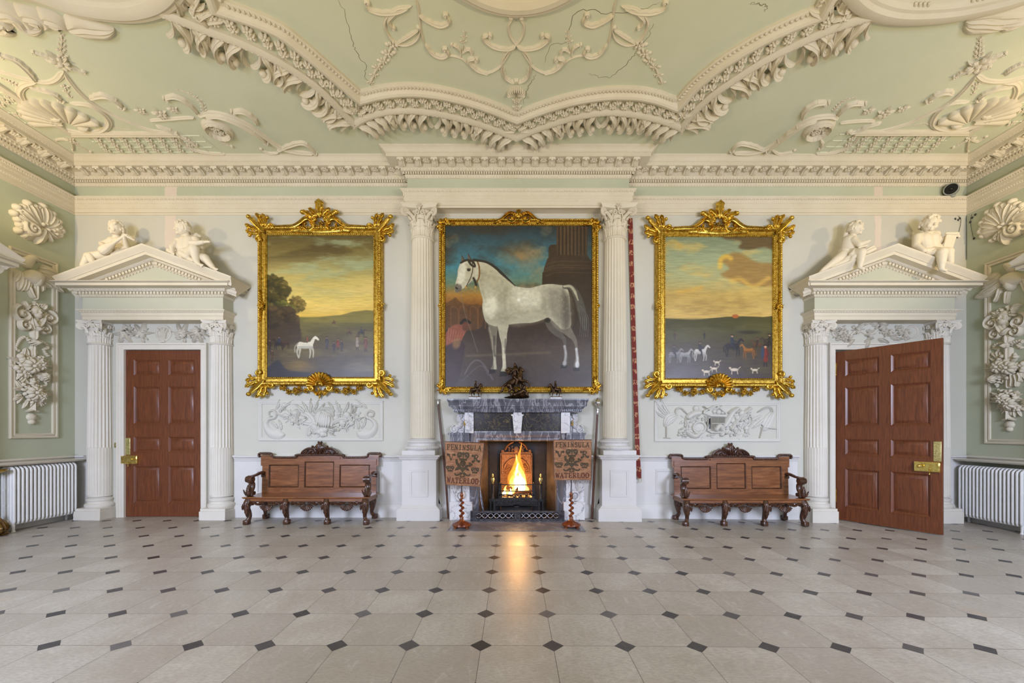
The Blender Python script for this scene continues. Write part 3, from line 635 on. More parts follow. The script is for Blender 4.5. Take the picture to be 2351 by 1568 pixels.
LC = [('band', [(430, 478), (470, 545), (560, 645), (700, 742), (850, 812), (1000, 872), (1200, 905)], 0.05, 0.05),
      ('band', [(430, 478), (390, 530), (330, 555), (250, 548), (100, 512), (-60, 460)], 0.055, 0.05),
      ('band', [(255, 545), (160, 575), (135, 630), (200, 720), (300, 800), (430, 865), (560, 895), (680, 882), (735, 830), (700, 765), (600, 705), (470, 690)], 0.065, 0.07),
      ('leaf', [(190, 575), (270, 600), (350, 622), (420, 672)], 0.055, 0.07), ('leaf', [(245, 545), (180, 470), (100, 400), (0, 358)], 0.06, 0.07),
      ('leaf', [(600, 655), (700, 640), (770, 668), (830, 715)], 0.06, 0.08), ('flower', (410, 415), 0.11), ('leaf', [(400, 420), (330, 385), (230, 345)], 0.035, 0.05), ('leaf', [(410, 430), (480, 455), (565, 485)], 0.035, 0.05),
      ('husk', [(425, 375), (410, 330), (415, 290), (415, 230)], 5, 0.045), ('shell', (465, 838), 0.52, 0.0, PI), ('blob', (375, 790), 0.09, 0.05, 0.08), ('blob', (560, 855), 0.09, 0.05, 0.08),
      ('band', [(1010, 808), (1100, 803), (1200, 795), (1310, 788)], 0.04, 0.06), ('leaf', [(1335, 762), (1300, 720), (1240, 672), (1180, 645), (1110, 652)], 0.05, 0.08),
      ('band', [(1335, 775), (1440, 758), (1560, 785), (1680, 842), (1780, 915), (1890, 990), (2000, 1022), (2120, 1030)], 0.06, 0.09), ('leaf', [(1380, 765), (1480, 765), (1600, 810), (1720, 880), (1800, 945)], 0.05, 0.13),
      ('leaf', [(1735, 838), (1720, 800), (1650, 748), (1570, 740)], 0.055, 0.09), ('leaf', [(1870, 1010), (1960, 975), (2050, 960), (2130, 1025)], 0.05, 0.08), ('leaf', [(1880, 1025), (1820, 1030), (1760, 1005)], 0.03, 0.05),
      ('ring', (1470, 868), 0.17), ('leaf', [(1050, 840), (1130, 868), (1200, 905), (1320, 965)], 0.05, 0.07), ('band', [(1200, 905), (1235, 965), (1320, 1010), (1420, 1030), (1520, 1035)], 0.045, 0.06),
      ('husk', [(1375, 740), (1360, 690), (1300, 640), (1200, 602)], 8, 0.03), ('flower', (1085, 765), 0.085), ('flower', (950, 745), 0.06), ('flower', (1170, 735), 0.06), ('flower', (480, 945), 0.06), ('leaf', [(490, 955), (540, 985), (605, 1020)], 0.025, 0.04),
      ('leaf', [(480, 950), (430, 935), (370, 940)], 0.025, 0.04), ('leaf', [(480, 930), (492, 980), (495, 1010)], 0.02, 0.04), ('husk', [(440, 580), (450, 620), (470, 650)], 3, 0.04), ('husk', [(740, 850), (800, 865), (880, 872)], 6, 0.02), ('husk', [(90, 560), (60, 545), (20, 530)], 4, 0.04), ('leaf', [(1480, 940), (1520, 965), (1560, 985)], 0.03, 0.05)]
ceil_set('corner_scrollwork', 'raised cream scrollwork with a shell in the ceiling corner above the closed door', k1, LC, (-6.0, 6.0, ZC))
mirx = lambda P: [(2351 - 0 - x + 1551 * 0, y) for x, y in P]
RC = [('band', [(2030, 505), (1955, 600), (1850, 690), (1700, 770), (1550, 838), (1350, 890), (1200, 910)], 0.05, 0.05),
      ('band', [(2030, 505), (2080, 540), (2170, 550), (2260, 540), (2420, 500)], 0.055, 0.05),
      ('band', [(2210, 560), (2290, 555), (2310, 610), (2250, 700), (2120, 795), (1960, 868), (1810, 872), (1740, 835), (1765, 760), (1850, 695), (1985, 680)], 0.065, 0.07),
      ('leaf', [(2280, 575), (2180, 590), (2090, 625), (2040, 665)], 0.055, 0.07), ('leaf', [(2215, 500), (2290, 450), (2380, 410)], 0.05, 0.07),
      ('leaf', [(1880, 625), (1830, 615), (1770, 630), (1705, 668)], 0.06, 0.08), ('flower', (2040, 430), 0.12), ('leaf', [(2050, 430), (2110, 395), (2215, 353)], 0.04, 0.06), ('leaf', [(2030, 445), (1970, 465), (1890, 505)], 0.04, 0.06), ('leaf', [(2030, 500), (2060, 470), (2110, 445)], 0.035, 0.05),
      ('husk', [(2050, 370), (2050, 330), (2055, 300), (2055, 255)], 5, 0.045), ('shell', (1975, 828), 0.52, 0.0, PI), ('blob', (2100, 770), 0.09, 0.05, 0.08), ('blob', (1900, 838), 0.09, 0.05, 0.08),
      ('band', [(1350, 812), (1260, 812), (1180, 818), (1110, 825)], 0.04, 0.06), ('leaf', [(1095, 775), (1130, 735), (1190, 695), (1275, 688)], 0.05, 0.08),
      ('band', [(1100, 795), (1040, 780), (920, 795), (820, 850), (720, 930), (610, 1000), (500, 1028), (390, 1025)], 0.06, 0.09), ('leaf', [(960, 790), (880, 815), (780, 880), (690, 950), (620, 1000)], 0.05, 0.13),
      ('leaf', [(850, 800), (880, 735), (950, 690), (1025, 680)], 0.055, 0.09), ('leaf', [(600, 1005), (510, 975), (430, 965), (375, 1010)], 0.05, 0.08), ('leaf', [(650, 1005), (700, 1035), (800, 1015)], 0.03, 0.05),
      ('ring', (965, 870), 0.17), ('leaf', [(1390, 820), (1300, 845), (1230, 880), (1170, 892)], 0.05, 0.07), ('band', [(1240, 920), (1200, 965), (1120, 1010), (1040, 1030), (950, 1032)], 0.045, 0.06),
      ('husk', [(1075, 740), (1110, 695), (1160, 668), (1210, 658)], 8, 0.03), ('flower', (1410, 760), 0.085), ('flower', (1535, 730), 0.06), ('flower', (1300, 745), 0.06), ('flower', (1985, 935), 0.06), ('leaf', [(1990, 940), (2040, 950), (2100, 920)], 0.025, 0.04),
      ('leaf', [(1975, 940), (1930, 965), (1880, 990)], 0.025, 0.04), ('leaf', [(1980, 930), (1970, 990), (1968, 1020)], 0.02, 0.04), ('husk', [(2030, 565), (2020, 600), (2010, 630)], 3, 0.04), ('husk', [(1720, 840), (1670, 830), (1610, 845)], 6, 0.02), ('leaf', [(980, 940), (990, 965), (980, 995)], 0.03, 0.05)]
ceil_set('corner_scrollwork', 'raised cream scrollwork with a shell in the ceiling corner above the open door', k6, RC, (6.2, 6.0, ZC))
def mirror2(items):
    out = []
    for it in items:
        if it[0] in ('band', 'leaf', 'husk'): out.append((it[0], [(2412 - x, y) for x, y in it[1]]) + tuple(it[2:]))
        else: out.append((it[0], (2412 - it[1][0], it[1][1])) + tuple(it[2:]))
    return out
half = [('band', [(1185, 120), (1155, 170), (1165, 240), (1210, 300), (1275, 360), (1305, 430), (1296, 500), (1262, 540), (1212, 552)], 0.024, 0.04),
        ('leaf', [(1206, 300), (1150, 325), (1060, 312), (1000, 272), (985, 240), (1022, 225)], 0.035, 0.06), ('band', [(1170, 335), (1130, 400), (1080, 460), (1000, 490), (930, 465), (885, 425)], 0.022, 0.04),
        ('leaf', [(1020, 490), (950, 470), (895, 425), (888, 395), (930, 388)], 0.04, 0.06), ('leaf', [(1120, 450), (1130, 510), (1165, 540), (1200, 545)], 0.03, 0.06), ('band', [(875, 420), (840, 392), (790, 375), (745, 370)], 0.016, 0.035),
        ('leaf', [(590, 290), (640, 355), (700, 380), (745, 360), (735, 325)], 0.04, 0.06), ('band', [(585, 290), (566, 220), (556, 150), (545, 50), (525, -20)], 0.022, 0.04), ('band', [(562, 190), (535, 260), (470, 298), (400, 288), (345, 235), (318, 160), (340, 100), (400, 55), (500, 35)], 0.026, 0.05),
        ('leaf', [(545, 90), (610, 135), (690, 168), (750, 145), (740, 95)], 0.04, 0.06), ('leaf', [(480, 42), (400, 75), (300, 82), (215, 55), (190, 15)], 0.04, 0.06), ('leaf', [(400, 70), (345, 130), (370, 180)], 0.03, 0.06), ('leaf', [(400, 285), (480, 240), (550, 190)], 0.03, 0.05),
        ('band', [(825, 390), (840, 345), (850, 300)], 0.010, 0.03), ('leaf', [(835, 350), (810, 310), (775, 292)], 0.024, 0.05), ('leaf', [(838, 350), (880, 325), (908, 345)], 0.024, 0.05), ('husk', [(848, 275), (854, 240), (860, 212)], 3, 0.03),
        ('husk', [(375, 295), (350, 340), (312, 400), (270, 445), (250, 492), (222, 552)], 6, 0.065)]
ceil_set('ceiling_arabesque', 'thin cream arabesque of looped leaf scrolls inside the lobed ceiling border', k2, half + mirror2(half) + [('blob', (1206, 85), 0.10, 0.04, 0.06), ('blob', (1170, 95), 0.04, 0.04, 0.07), ('blob', (1242, 95), 0.04, 0.04, 0.07), ('shell', (1206, 632), 0.13, 0.15, PI - 0.15), ('flower', (1210, 675), 0.05), ('flower', (1210, 722), 0.05), ('flower', (1210, 762), 0.04)], (0.05, 5.2, ZC))
# straight mouldings and trellis panels along the cornice
for kf, lab, A in ((k1, 'left', [(-40, 565), (480, 900), (1215, 905)]), (k6, 'right', [(1195, 908), (1980, 890), (2400, 610)])):
    P = kf(A)
    if lab == 'left': P = [(P[1][0], P[1][1] + 2.2), (P[1][0], P[1][1]), (P[2][0], P[1][1])]
    else: P = [(P[0][0], P[1][1]), (P[1][0], P[1][1]), (P[1][0], P[1][1] + 2.2)]
    mb = MB(M_CEIL); mb.sweep(P, [(-0.05, 0), (-0.05, 0.035), (-0.02, 0.05), (0.0, 0.04), (0.02, 0.05), (0.05, 0.035), (0.05, 0)]); struct('trim_13' if lab == 'left' else 'trim_14', mb, CREAM)
    t = thing('trellis_panel', 'strip of small plaster rosettes on a trellis along the cornice above the %s door' % ('closed' if lab == 'left' else 'open'), 'plaster ornament', (P[1][0], -P[1][1], ZC))
    q = MB(M_CEIL); q2 = MB(np.diag([1, -1, -1, 1.0])); q2.flower(0, 0, 0.055, 0.04, 6, lo=True); me = once(q2, 'rosette', CREAM)
    xc, vc = P[1]; sg = 1 if lab == 'left' else -1
    vcor = -(YW - 0.375); xcor = XL + 0.375 if lab == 'left' else XR - 0.375
    cells = []
    for i in range(8):
        for j in range(3): cells.append((xc + sg * (0.30 + 0.205 * i - 0.05 * j), vc + (vcor - vc) * (0.25 + 0.27 * j)))
    for i in range(8):
        for j in range(3): cells.append((xc + (xcor - xc) * (0.25 + 0.27 * j), vc + 0.30 + 0.205 * i - 0.05 * j))
    for (u, v) in cells:
        o = bpy.data.objects.new('rosette', me); COL.objects.link(o); o.location = (u, -v, ZC); o.parent = t; o.matrix_parent_inverse = INV[t.name]
    for i in range(10):
        x = xc + sg * (0.18 + 0.205 * i); q.stroke([(x, vc - 0.06), (x + sg * 0.05, vcor)], 0.008, 0.012, nc=4)
        y = vc + 0.18 + 0.205 * i; q.stroke([(xc - sg * 0.06, y), (xcor, y + 0.05)], 0.008, 0.012, nc=4)
    for f in (0.1, 0.38, 0.66, 0.92):
        q.stroke([(xc + sg * 0.15, vc + (vcor - vc) * f), (xc + sg * 2.0, vc + (vcor - vc) * f)], 0.008, 0.012, nc=4); q.stroke([(xc + (xcor - xc) * f, vc + 0.15), (xc + (xcor - xc) * f, vc + 2.0)], 0.008, 0.012, nc=4)
    q.build('trellis', SAGE_CEIL, t)
# moulded drapery at the outer top corners
for kf, lab, pts in ((k1, 'left', [[(-60, 90), (40, 75), (120, 110), (180, 175), (280, 185)], [(120, 100), (220, 110), (265, 130), (290, 185)], [(265, 115), (380, 140), (460, 190)], [(460, 190), (560, 180), (660, 190), (770, 185)], [(-60, 190), (10, 150), (40, 190)]]),
                     (k6, 'right', [[(1960, 130), (2060, 115), (2200, 120), (2400, 90)], [(2200, 150), (2300, 130), (2400, 115)], [(1960, 150), (2100, 145), (2230, 165)]])):
    t = thing('plaster_drapery', 'folds of plaster cloth spilling below the oval ceiling frame at the %s edge' % lab, 'plaster ornament', (-5.4 if lab == 'left' else 5.5, 4.8, ZC)); q = MB(M_CEIL)
    for P in pts: q.stroke(resamp(kf(P), 24), (0.10, 0.16, 0.14, 0.05), 0.07, nc=11, rid=4)
    q.build('cloth_folds', CREAM, t)
# hairline cracks in the ceiling plaster
CRK = paint('crack_line', S(112, 106, 80), S(120, 112, 84), 0.9, 2, 40, 0)  # plain dark tone of the crack lines themselves
for kf, P in ((k2, [(10, 0), (50, 90), (90, 220), (105, 300), (150, 390), (195, 450), (190, 520), (250, 610)]), (k2, [(2180, 10), (2060, 60), (1900, 90), (1790, 85), (1700, 65), (1600, 90), (1560, 200), (1530, 290), (1440, 300), (1400, 430)]),
              (k2, [(2130, 160), (2080, 270), (1960, 420), (1830, 520), (1690, 500)]), (k2, [(1340, 500), (1280, 600), (1250, 700)]), (k6, [(600, 80), (610, 40), (500, 20)])):
    g = random.Random(len(P)); P = np.array(kf(P)); P = np.array([p + np.array((g.uniform(-.015, .015), g.uniform(-.015, .015))) for p in resamp(P, 40)])
    mb = MB(M_CEIL); mb.stroke(P, (0.0022, 0.004, 0.002), 0.001, nc=3); mb.build('ceiling_crack', CRK, CEIL)
# ================================================================ columns, door surrounds, doors
def shaft(mb, cx, cy, z0, z1, r0, r1, cable, nfl=24, d=0.016, a=1.85):
    per = 9; A = []
    nh = int(math.ceil(a / (2 * PI / nfl)))
    th = np.linspace(-nh * 2 * PI / nfl, nh * 2 * PI / nfl, nh * 2 * per + 1)
    x = ((th / (2 * PI / nfl)) % 1.0 - 0.5) / 0.40
    dep = np.where(np.abs(x) < 1, np.sqrt(np.clip(1 - x * x, 0, 1)), 0)
    zs = [(z0, 0, 0), (z0 + 0.015, 0, 0), (z0 + 0.04, 1, 0), (cable - 0.005, 1, 0), (cable + 0.004, 1, 1)] + [(cable + (z1 - cable) * f, 1, 1) for f in (0.25, 0.5, 0.75)] + [(z1 - 0.035, 1, 1), (z1 - 0.012, 0, 0), (z1, 0, 0)]
    rows = []
    for z, on, deep in zs:
        f = (z - z0) / (z1 - z0); r = r0 + (r1 - r0) * f + 0.006 * math.sin(PI * min(1, f * 1.3)) * (f < 0.77)
        k = dep * d if deep else np.where(np.abs(x) < 1, d * 0.75 * (0.75 - 0.62 * np.sqrt(np.clip(1 - x * x, 0, 1))), 0)
        rr = r - on * k
        rows.append(np.stack([cx + rr * np.sin(th), cy - rr * np.cos(th), np.full_like(th, z)], 1))
    mb.grid(rows)
def capital(q, cx, cy, z0, h, r, ab, rose=True):
    M0 = q.M.copy()
    q.M = M0 @ T(cx, cy, z0)
    q.lathe([(r * 1.0, -0.03), (r * 1.10, -0.02), (r * 1.12, -0.008), (r * 1.06, 0.004), (r * 0.92, 0.006), (r * 0.92, h * 0.5), (r * 0.98, h * 0.7), (r * 1.14, h * 0.84), (r * 1.14, h * 0.86)], 36)
    def acan(th, zb, hl, w, out, rb):
        n, m = 13, 9; t = np.linspace(0, 1, n)[:, None]; s_ = np.linspace(-1, 1, m)[None]
        env = (0.62 + 0.5 * np.sin(PI * np.clip(t * 0.85 + 0.1, 0, 1))) * np.where(t > 0.8, 1 - (t - 0.8) * 3.2, 1) * (1 - 0.24 * np.abs(np.cos(PI * 4 * t)) ** 2)
        x = w / 2 * env * s_
        rad = rb + 0.012 + out * t ** 3.2 - 0.020 * np.abs(s_) ** 1.5 + 0.008 * np.cos(3.5 * PI * s_) * (1 - 0.4 * t)
        z = zb + hl * (t - 0.55 * np.clip(t - 0.82, 0, 1) ** 1.0 * 2.2) - hl * 0.07 * np.abs(s_) * (1 - t)
        P = np.stack([x, -rad, z + 0 * s_], -1); B = np.stack([x * 0.9, -(rad - 0.014), z + 0 * s_], -1)[:, ::-1]
        PP = np.concatenate([P, B], 1) @ RZ(th)[:3, :3].T
        q.grid(PP, cv=True, c0=True, c1=True)
    for i in range(8): acan(i * PI / 4 + PI / 8, 0.0, h * 0.38, r * 0.80, h * 0.12, r * 0.92)
    for i in range(8): acan(i * PI / 4, 0.0, h * 0.66, r * 0.80, h * 0.17, r * 0.93)
    sv = h * 0.13; rv = ab * 1.18
    for i in range(4):
        th = PI / 4 + i * PI / 2; q.M = M0 @ T(cx, cy, z0) @ RZ(th)
        st = crv([(0.9 * r, 0, h * 0.45), (1.0 * r, 0, h * 0.62), (0.5 * (r + rv), 0, h * 0.80), (rv - sv * 0.4, 0, h * 0.865)], 5)
        sp = spiral((rv - sv * 0.4, h * 0.865 - sv), sv, sv * 0.15, PI / 2, -1.6, 26)
        P = np.vstack([st, np.stack([sp[:, 0], 0 * sp[:, 0], sp[:, 1]], 1)])
        q.tube(P, (0.016, 0.018, 0.02, 0.016, 0.012), 6, sx=1.7 if abs(math.cos(0)) else 1, up=(0, 1, 0))
        for sd in (-1, 1):                                   # leaf under each volute
            q.tube(crv([(0.95 * r, sd * 0.05, h * 0.42), (1.08 * r, sd * 0.045, h * 0.6), (rv * 0.82, sd * 0.03, h * 0.72), (rv * 0.95, sd * 0.02, h * 0.66)], 4), (0.02, 0.03, 0.026, 0.008), 6)
    for i in range(4):
        q.M = M0 @ T(cx, cy, z0) @ RZ(i * PI / 2)
        for sd in (-1, 1):
            sp = spiral((sd * r * 0.26, h * 0.76), h * 0.085, 0.008, PI / 2 - sd * 0.3, sd * 1.3, 20)
            st = crv([(sd * r * 0.62, -r * 0.98, h * 0.45), (sd * r * 0.50, -r * 1.02, h * 0.62), (sp[0][0], -r * 1.14, sp[0][1])], 4)
            q.tube(np.vstack([st, np.stack([sp[:, 0], 0 * sp[:, 0] - r * 1.16, sp[:, 1]], 1)]), (0.012, 0.014, 0.008), 5)
    q.M = M0 @ T(cx, cy, z0)
    pts = []
    for i in range(4):
        th = i * PI / 2
        for f in np.linspace(-1, 1, 9)[:-1] if True else []:
            e = ab * (0.80 + 0.20 * f * f) if abs(f) < 0.99 else ab
            x, y = f * ab * 0.97, -e; pts.append((x * math.cos(th) - y * math.sin(th), x * math.sin(th) + y * math.cos(th)))
    pts = np.array(pts)
    rows = [np.column_stack([pts * k, np.full(len(pts), z)]) for k, z in ((0.80, h * 0.86), (0.92, h * 0.87), (0.94, h * 0.92), (0.985, h * 0.94), (1.0, h * 0.97), (1.0, h))]
    q.grid(rows, cv=True, c0=True, c1=True)
    if rose:
        q.M = M0 @ T(cx, cy - ab * 0.80, z0 + h * 0.92) @ RF
        q.flower(0, 0, 0.05, 0.04, 6); q.blob(0, -0.03, 0.02, 0.05, 0.02)
    q.M = M0

def base_torus(q, cx, cy, z0, z1, r, rope=False):
    h = z1 - z0
    pr = [(r * 1.34, 0), (r * 1.40, h * 0.08), (r * 1.42, h * 0.18), (r * 1.40, h * 0.30), (r * 1.32, h * 0.36), (r * 1.22, h * 0.40), (r * 1.18, h * 0.50), (r * 1.20, h * 0.58), (r * 1.24, h * 0.62), (r * 1.28, h * 0.70), (r * 1.26, h * 0.80), (r * 1.16, h * 0.86), (r * 1.08, h * 0.90), (r * 1.02, h)]
    q.lathe(pr, 30, -PI - 0.35, 0.35, c=(cx, cy, z0))
    if rope:
        for rr, zz, s_ in ((r * 1.41, z0 + h * 0.19, 0.022), (r * 1.27, z0 + h * 0.72, 0.018)):
            for a in np.linspace(-PI - 0.3, 0.3, 40):
                q.ell((cx + rr * math.cos(a), cy + rr * math.sin(a), zz), (s_ * 0.75, s_ * 1.1, s_), RZ(a) @ RX(0.6), 6, 4)

def surround(M, loc, label, pdx=0.0, z0=0.0, sh=0.0):
    """Corinthian door surround in the front frame: x right, y into the wall, z up."""
    t = thing('door_surround', label, 'door surround', loc)
    for sx in (-1, 1):
        cx = sx * 1.075 + sh
        q = MB(M); q.cbox(cx - 0.225, cx + 0.225, -0.30, 0.0, z0, 0.155, 0.004); q.cbox(cx - 0.215, cx + 0.215, -0.285, 0.0, 0.155, 0.20, 0.004); pl = q.clip(M).build('plinth', WORN, t)
        q = MB(M); base_torus(q, cx, -0.05, 0.20, 0.39, 0.152); q.clip(M).build('column_base', WORN, t)
        q = MB(M); shaft(q, cx, -0.05, 0.39, 3.06, 0.178, 0.162, 1.25); q.clip(M).build('fluted_shaft', WORN, t, smooth=40)
        q = MB(M); capital(q, cx, -0.05, 3.075, 0.38, 0.166, 0.222); q.clip(M).build('capital', WORN, t, smooth=50)
    hw, pw = 1.215, 0.264
    U = [(-hw, 0.0), (-hw, -pw), (hw, -pw), (hw, 0.0)]
    q = MB(M)
    q.sweep(U, [(-0.25, 3.455), (0.0, 3.455), (0.0, 3.52), (0.01, 3.525), (0.012, 3.57), (0.03, 3.59), (0.055, 3.605), (0.06, 3.61), (0.06, 3.622), (0, 3.625)], side=1)
    for x in np.arange(-hw, hw + 0.01, 0.05): q.ell((x, -pw - 0.03, 3.592), (0.016, 0.012, 0.014), RY(0.5), 5, 4)
    q.build('architrave', CREAM, t)
    q = MB(M); q.box(-hw + 0.004, hw - 0.004, -pw + 0.004, 0.0, 3.60, 4.02); q.build('frieze', PALE_G, t)
    q = MB(M)
    q.sweep(U, [(0, 3.845), (0.012, 3.85), (0.025, 3.875), (0.03, 3.88), (0.03, 3.925), (0.06, 3.93), (0.075, 3.95), (0.09, 3.965), (0.09, 3.972), (0.225, 3.975), (0.225, 4.018), (0.235, 4.022), (0.26, 4.03), (0.27, 4.038), (0.27, 4.045), (-0.1, 4.05)], side=1)
    for s_ in np.arange(-hw - 0.04, hw + 0.05, 0.058): q.box(s_ - 0.019, s_ + 0.019, -pw - 0.062, -pw - 0.02, 3.885, 3.925)
    for s_ in np.arange(-hw - 0.06, hw + 0.07, 0.07): q.ell((s_, -pw - 0.072, 3.948), (0.025, 0.012, 0.018), RY(0.4), 6, 4)
    for s_ in np.arange(-hw - 0.01, hw + 0.02, 0.045): q.ell((s_, -pw - 0.02, 3.862), (0.015, 0.009, 0.012), RY(0.6), 5, 4)
    for sx in (-1, 1):
        for y in np.arange(-pw - 0.03, -0.02, 0.058): q.box(sx * (hw + 0.062) - 0.004, sx * (hw + 0.062) + 0.004, y - 0.019, y + 0.019, 3.885, 3.925)
    q.build('cornice', CREAM, t)
    # raking cornice and tympanum
    q = MB(M @ T(pdx, 0, 0) @ RF); W_, zt, za = 1.485, 4.108, 4.655
    sl = (za - zt) / W_
    def rake(off): return [(-W_, zt - off), (0, za - off), (W_, zt - off)]
    q.sweep(rake(0), [(-0.27, pw), (-0.262, pw), (-0.25, pw + 0.012), (-0.232, pw + 0.025), (-0.23, pw + 0.03), (-0.188, pw + 0.03), (-0.185, pw + 0.062), (-0.165, pw + 0.08), (-0.15, pw + 0.09), (-0.145, pw + 0.20), (-0.10, pw + 0.205), (-0.098, pw + 0.215), (-0.085, pw + 0.222), (-0.06, pw + 0.24), (-0.03, pw + 0.265), (-0.012, pw + 0.275), (0.0, pw + 0.275), (0.0, 0.0)], side=-1)
    ang = math.atan(sl); Lr = W_ / math.cos(ang)
    for sx in (-1, 1):
        for s_ in np.arange(0.08, Lr - 0.62, 0.060):
            n = 0.209; u = sx * (s_ * math.cos(ang) + 0.0 - n * math.sin(ang)); v = za - s_ * math.sin(ang) - n * math.cos(ang) - 0.003
            if sx * u < 0.02: continue
            q.M = M @ T(pdx, 0, 0) @ RF @ T(u, v, 0) @ RZ(-sx * ang); q.box(-0.02, 0.02, -0.021, 0.021, pw + 0.02, pw + 0.060)
            q.ell((0, 0.052, pw + 0.073), (0.024, 0.018, 0.012), RZ(0.4), 6, 4); q.ell((0.0, -0.045, pw + 0.018), (0.018, 0.012, 0.010), RZ(0.6), 5, 4)
    q.build('raking_cornice', CREAM, t)
    q = MB(M @ T(pdx, 0, 0)); q.prism([(-1.25, 4.03), (1.25, 4.03), (0, 4.03 + 1.25 * sl)], -pw - 0.002, 0.0); q.build('tympanum', PALE_G, t)
    # inner architrave of the opening
    return t
PALE_G = paint('pale_sage_paint', S(188, 190, 170), S(196, 197, 178), 0.7, 0.8, 40, 0.10)
ML = T(-6.22, YW, 0); MR = T(6.41, YW, 0)
SUR_L = surround(ML, (-6.22, YW - 0.1, 0), 'cream pedimented door surround framing the closed mahogany door, two cherubs making music above', 0.05, sh=-0.03)
SUR_R = surround(MR, (6.41, YW - 0.1, -0.05), 'cream pedimented door surround framing the open mahogany door, two reading cherubs above', -0.02, z0=-0.055, sh=0.03)
# the surrounds of the two side-wall doors: only the near tips of their pediments reach into view
surround(T(XL, 4.76, 0) @ RZ(PI / 2), (XL + 0.1, 4.76, 0), 'pedimented door surround on the wall beside the radiator, seen only by its cornice tip near the lute player', z0=0)
surround(T(XR, 4.88, 0) @ RZ(-PI / 2), (XR - 0.1, 4.88, -0.06), 'pedimented door surround on the wall of the bearded mask, seen only by its cornice tip', z0=-0.07)
for (a, b), t in ((DL, SUR_L), (DR, SUR_R)):
    q = MB(M_BACK); q.sweep([(a, -0.05), (a, DTOP), (b, DTOP), (b, -0.05)], [(0, 0.0), (0.0, 0.03), (0.03, 0.035), (0.04, 0.03), (0.08, 0.034), (0.09, 0.05), (0.115, 0.052), (0.12, 0.0)], side=-1)
    q.build('door_architrave', WORN, t)
# carved frieze above each door
q = MB(T(0, YW, 0) @ RF)
def wall_kit(M): return MB(M)
fz3 = lambda x, y: bw(x / 3.918, 440 + y / 3.918)
def ornament(t, name, fn, mat=WORN, M=M_BACK):
    q = MB(M); fn(q); return q.build(name, mat, t, smooth=50)
for k, (x, y, kind) in enumerate(((1145, 1270, 'spray'), (1290, 1290, 'spray'), (1475, 1275, 'ring'), (1655, 1290, 'spray'), (1800, 1270, 'spray'))):
    u, v = fz3(x, y)
    def fn(q, u=u, v=v, kind=kind, k=k):
        if kind == 'ring':
            for a in np.arange(20) * PI / 10: q.leaf(u + 0.125 * math.cos(a), v + 0.125 * math.sin(a), a + 1.8, 0.10, 0.045, 0.03, n=8, nl=2)
            q.stroke([(u + 0.13 * math.cos(a), v + 0.13 * math.sin(a)) for a in np.linspace(0, 2 * PI, 30)], 0.022, 0.03)
            for a in (-0.4, -0.1, 0.2, 0.5): q.stroke([(u + a * 0.05, v - 0.17), (u + a * 0.1, v), (u + a * 0.22, v + 0.09)], 0.012, 0.05)
            q.bunch(u, v, 0.09, 0.05, 3)
        else:
            g = random.Random(k); q.bunch(u, v, 0.135, 0.12, k + 20, leaves=12)
            for a in np.linspace(0.3, PI - 0.3, 4) * (1 if k % 2 else -1): q.leaf(u, v, a, 0.22, 0.055, 0.09, bend=g.uniform(-0.5, 0.5), nl=3, n=12)
            for j in range(4): q.blob(u + (j - 1.5) * 0.02, v - 0.12 - 0.015 * j, 0.02, 0.022, 0.03)
    ornament(SUR_L, 'frieze_carving', fn)
fr3 = lambda x, y: bw(1790 + x / 3.92, 440 + y / 3.92)
def fnr(q):
    P = [fr3(x, y) for x, y in ((455, 1240), (520, 1290), (560, 1260), (600, 1320), (690, 1250), (800, 1290), (900, 1230), (980, 1280), (1060, 1260), (1120, 1290))]
    q.stroke(crv(P, 5), 0.018, 0.035)
    for i, (u, v) in enumerate(P):
        q.bunch(u, v, 0.10, 0.11, 40 + i, leaves=8, fl=3, fruit=4)
    for x, y, a in ((700, 1215, 0.5), (760, 1210, 1.0), (850, 1220, 2.2), (950, 1215, 2.6), (880, 1320, -0.8), (780, 1330, -2.0), (990, 1310, -0.5), (650, 1330, -2.4)):
        u, v = fr3(x, y); q.leaf(u, v, a, 0.19, 0.065, 0.10, bend=0.5, nl=3)
    for x in (520, 1190):
        u, v = fr3(x, 1262); q.stroke([(u + 0.10 * math.cos(a), v + 0.10 * math.sin(a)) for a in np.linspace(0, 2 * PI, 30)], 0.02, 0.03)
        for a in np.arange(16) * PI / 8: q.leaf(u + 0.1 * math.cos(a), v + 0.1 * math.sin(a), a + 1.8, 0.07, 0.035, 0.03, n=8, nl=2)
ornament(SUR_R, 'frieze_carving', fnr)

